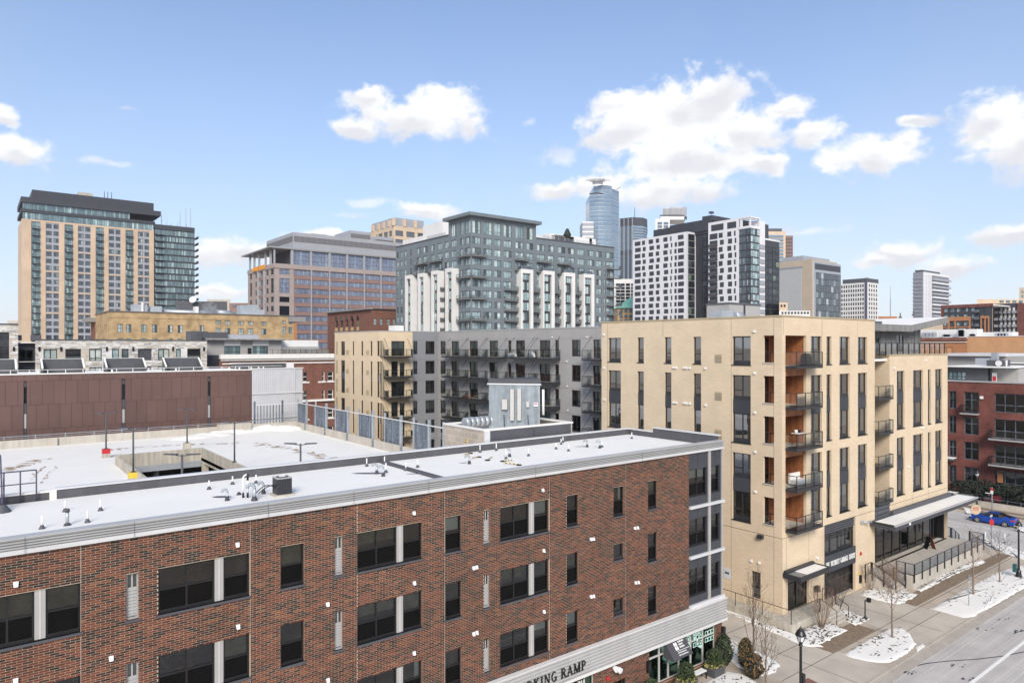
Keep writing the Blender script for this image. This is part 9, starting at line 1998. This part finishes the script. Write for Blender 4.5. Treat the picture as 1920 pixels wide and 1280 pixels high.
def car():
    cx, cy, z0 = 96.3, 30.2, -.125; t = thing('parked_car', 'bright blue sedan parked on the far side of the side street', 'car', (cx, cy, z0)); W = .91
    # cross sections along the length: (y from tail to nose, half width at belt, sill height, belt height, roof height, roof half width)
    S = [(-2.33,.62,.42,.80,.86,.55), (-2.25,.80,.30,.92,1.0,.62), (-1.9,.88,.24,1.0,1.10,.66), (-1.35,.91,.22,1.01,1.22,.66), (-.75,.92,.22,1.0,1.40,.63), (-.1,.92,.22,.98,1.43,.62), (.45,.92,.22,.96,1.36,.61), (1.0,.91,.22,.95,1.06,.66), (1.3,.90,.22,.92,.95,.70), (1.9,.87,.24,.84,.87,.66), (2.2,.78,.30,.70,.74,.58), (2.33,.60,.40,.60,.62,.5)]
    m = MB(); g = MB(); rings = []
    for (y, w, s, b, rf, rw) in S:
        k = [(w*.93,s), (w,(s+b)/2), (w*.985,b), (w*.5+rw*.5,b+(rf-b)*.45), (rw,rf-.035), (rw*.6,rf), (0,rf+.012)]; rings.append([(x, y, z) for x, z in k]+[(-x, y, z) for x, z in reversed(k[:-1])])
    def T(p): return (cx+p[0], cy+p[1], z0+p[2])
    n = len(rings[0])
    for i in range(len(S)-1):
        for j in range(n-1):
            q = [T(rings[i][j]), T(rings[i][j+1]), T(rings[i+1][j+1]), T(rings[i+1][j])]; side = j in (2, 3, n-5, n-4); glassy = (side and 3 <= i <= 6 and S[i][4]-S[i][3] > .05) or (4 <= j <= n-6 and i in (2, 3, 6)) 
            (g if glassy else m).face(q, 'car_glass' if glassy else 'car_blue', True)
    m.face([T(p) for p in rings[0]], 'car_blue'); m.face([T(p) for p in rings[-1]], 'car_blue'); m.build('body', t); g.build('window', t)
    for y in (-1.42, 1.4):
        for s in (-1, 1):
            m = MB(); x = cx+s*.82; m.tube((x-.1*s,cy+y,z0+.33), (x+.112*s,cy+y,z0+.33), .33, .33, 18, 'tyre'); o = m.build('wheel', t); m = MB(); m.tube((x+.113*s,cy+y,z0+.33), (x+.12*s,cy+y,z0+.33), .22, .2, 14, 'charcoal_dark')
            for i in range(5): a = i*1.2566; m.tube((x+.125*s,cy+y,z0+.33), (x+.125*s,cy+y+.21*math.cos(a),z0+.33+.21*math.sin(a)), .045, .03, 4, 'alloy')
            for i in range(14): a, b = i*.4488, (i+1)*.4488; m.tube((x+.12*s,cy+y+.215*math.cos(a),z0+.33+.215*math.sin(a)), (x+.12*s,cy+y+.215*math.cos(b),z0+.33+.215*math.sin(b)), .02, .02, 4, 'alloy')
            m.build('rim', o)
    for s in (-1, 1): m = MB(); m.box(cx+s*.58-.2, cx+s*.58+.26*(s > 0)+.2*(s < 0)-.0, cy-2.33, cy-2.15, z0+.74, z0+.9, 'red'); m.box(cx+s*.80-.06, cx+s*.80+.06, cy-2.27, cy-1.95, z0+.76, z0+.9, 'red'); m.build('tail_light', t); m = MB(); m.box(cx+s*.66-.16, cx+s*.66+.14, cy+2.0, cy+2.24, z0+.6, z0+.72, 'lamp_glass'); m.build('headlight', t); m = MB(); m.box(cx+s*.98-.09, cx+s*.98+.09, cy+.7, cy+.82, z0+.95, z0+1.08, 'car_blue'); m.build('mirror', t)
    for y in (.42, -.62): m = MB(); m.box(cx-.945, cx-.918, cy+y-.2, cy+y-.05, z0+.82, z0+.86, 'car_blue'); m.build('door_handle', t)
    m = MB(); m.box(cx-.26, cx+.26, cy-2.355, cy-2.325, z0+.5, z0+.62, 'letter_white'); m.build('number_plate', t); m = MB(); m.box(cx-.7, cx+.7, cy+2.3, cy+2.35, z0+.3, z0+.5, 'black'); m.build('grille', t)
car()

# ------------------------------------------------------------------ thin winter haze over the whole town
def haze():
    m = bpy.data.materials.new('haze_air'); m.use_nodes = True; nt = m.node_tree; nt.nodes.remove(nt.nodes['Principled BSDF']); MATS['haze_air'] = m
    v = N_(nt, 'ShaderNodeVolumePrincipled'); v.inputs['Color'].default_value = (.86, .90, 1, 1); v.inputs['Density'].default_value = .00011; nt.links.new(v.outputs[0], nt.nodes['Material Output'].inputs['Volume'])
    b = MB(); b.box(-700, 1300, -500, 1500, -1.3, 232, 'haze_air'); b.build('haze', None, kind='stuff')
haze()
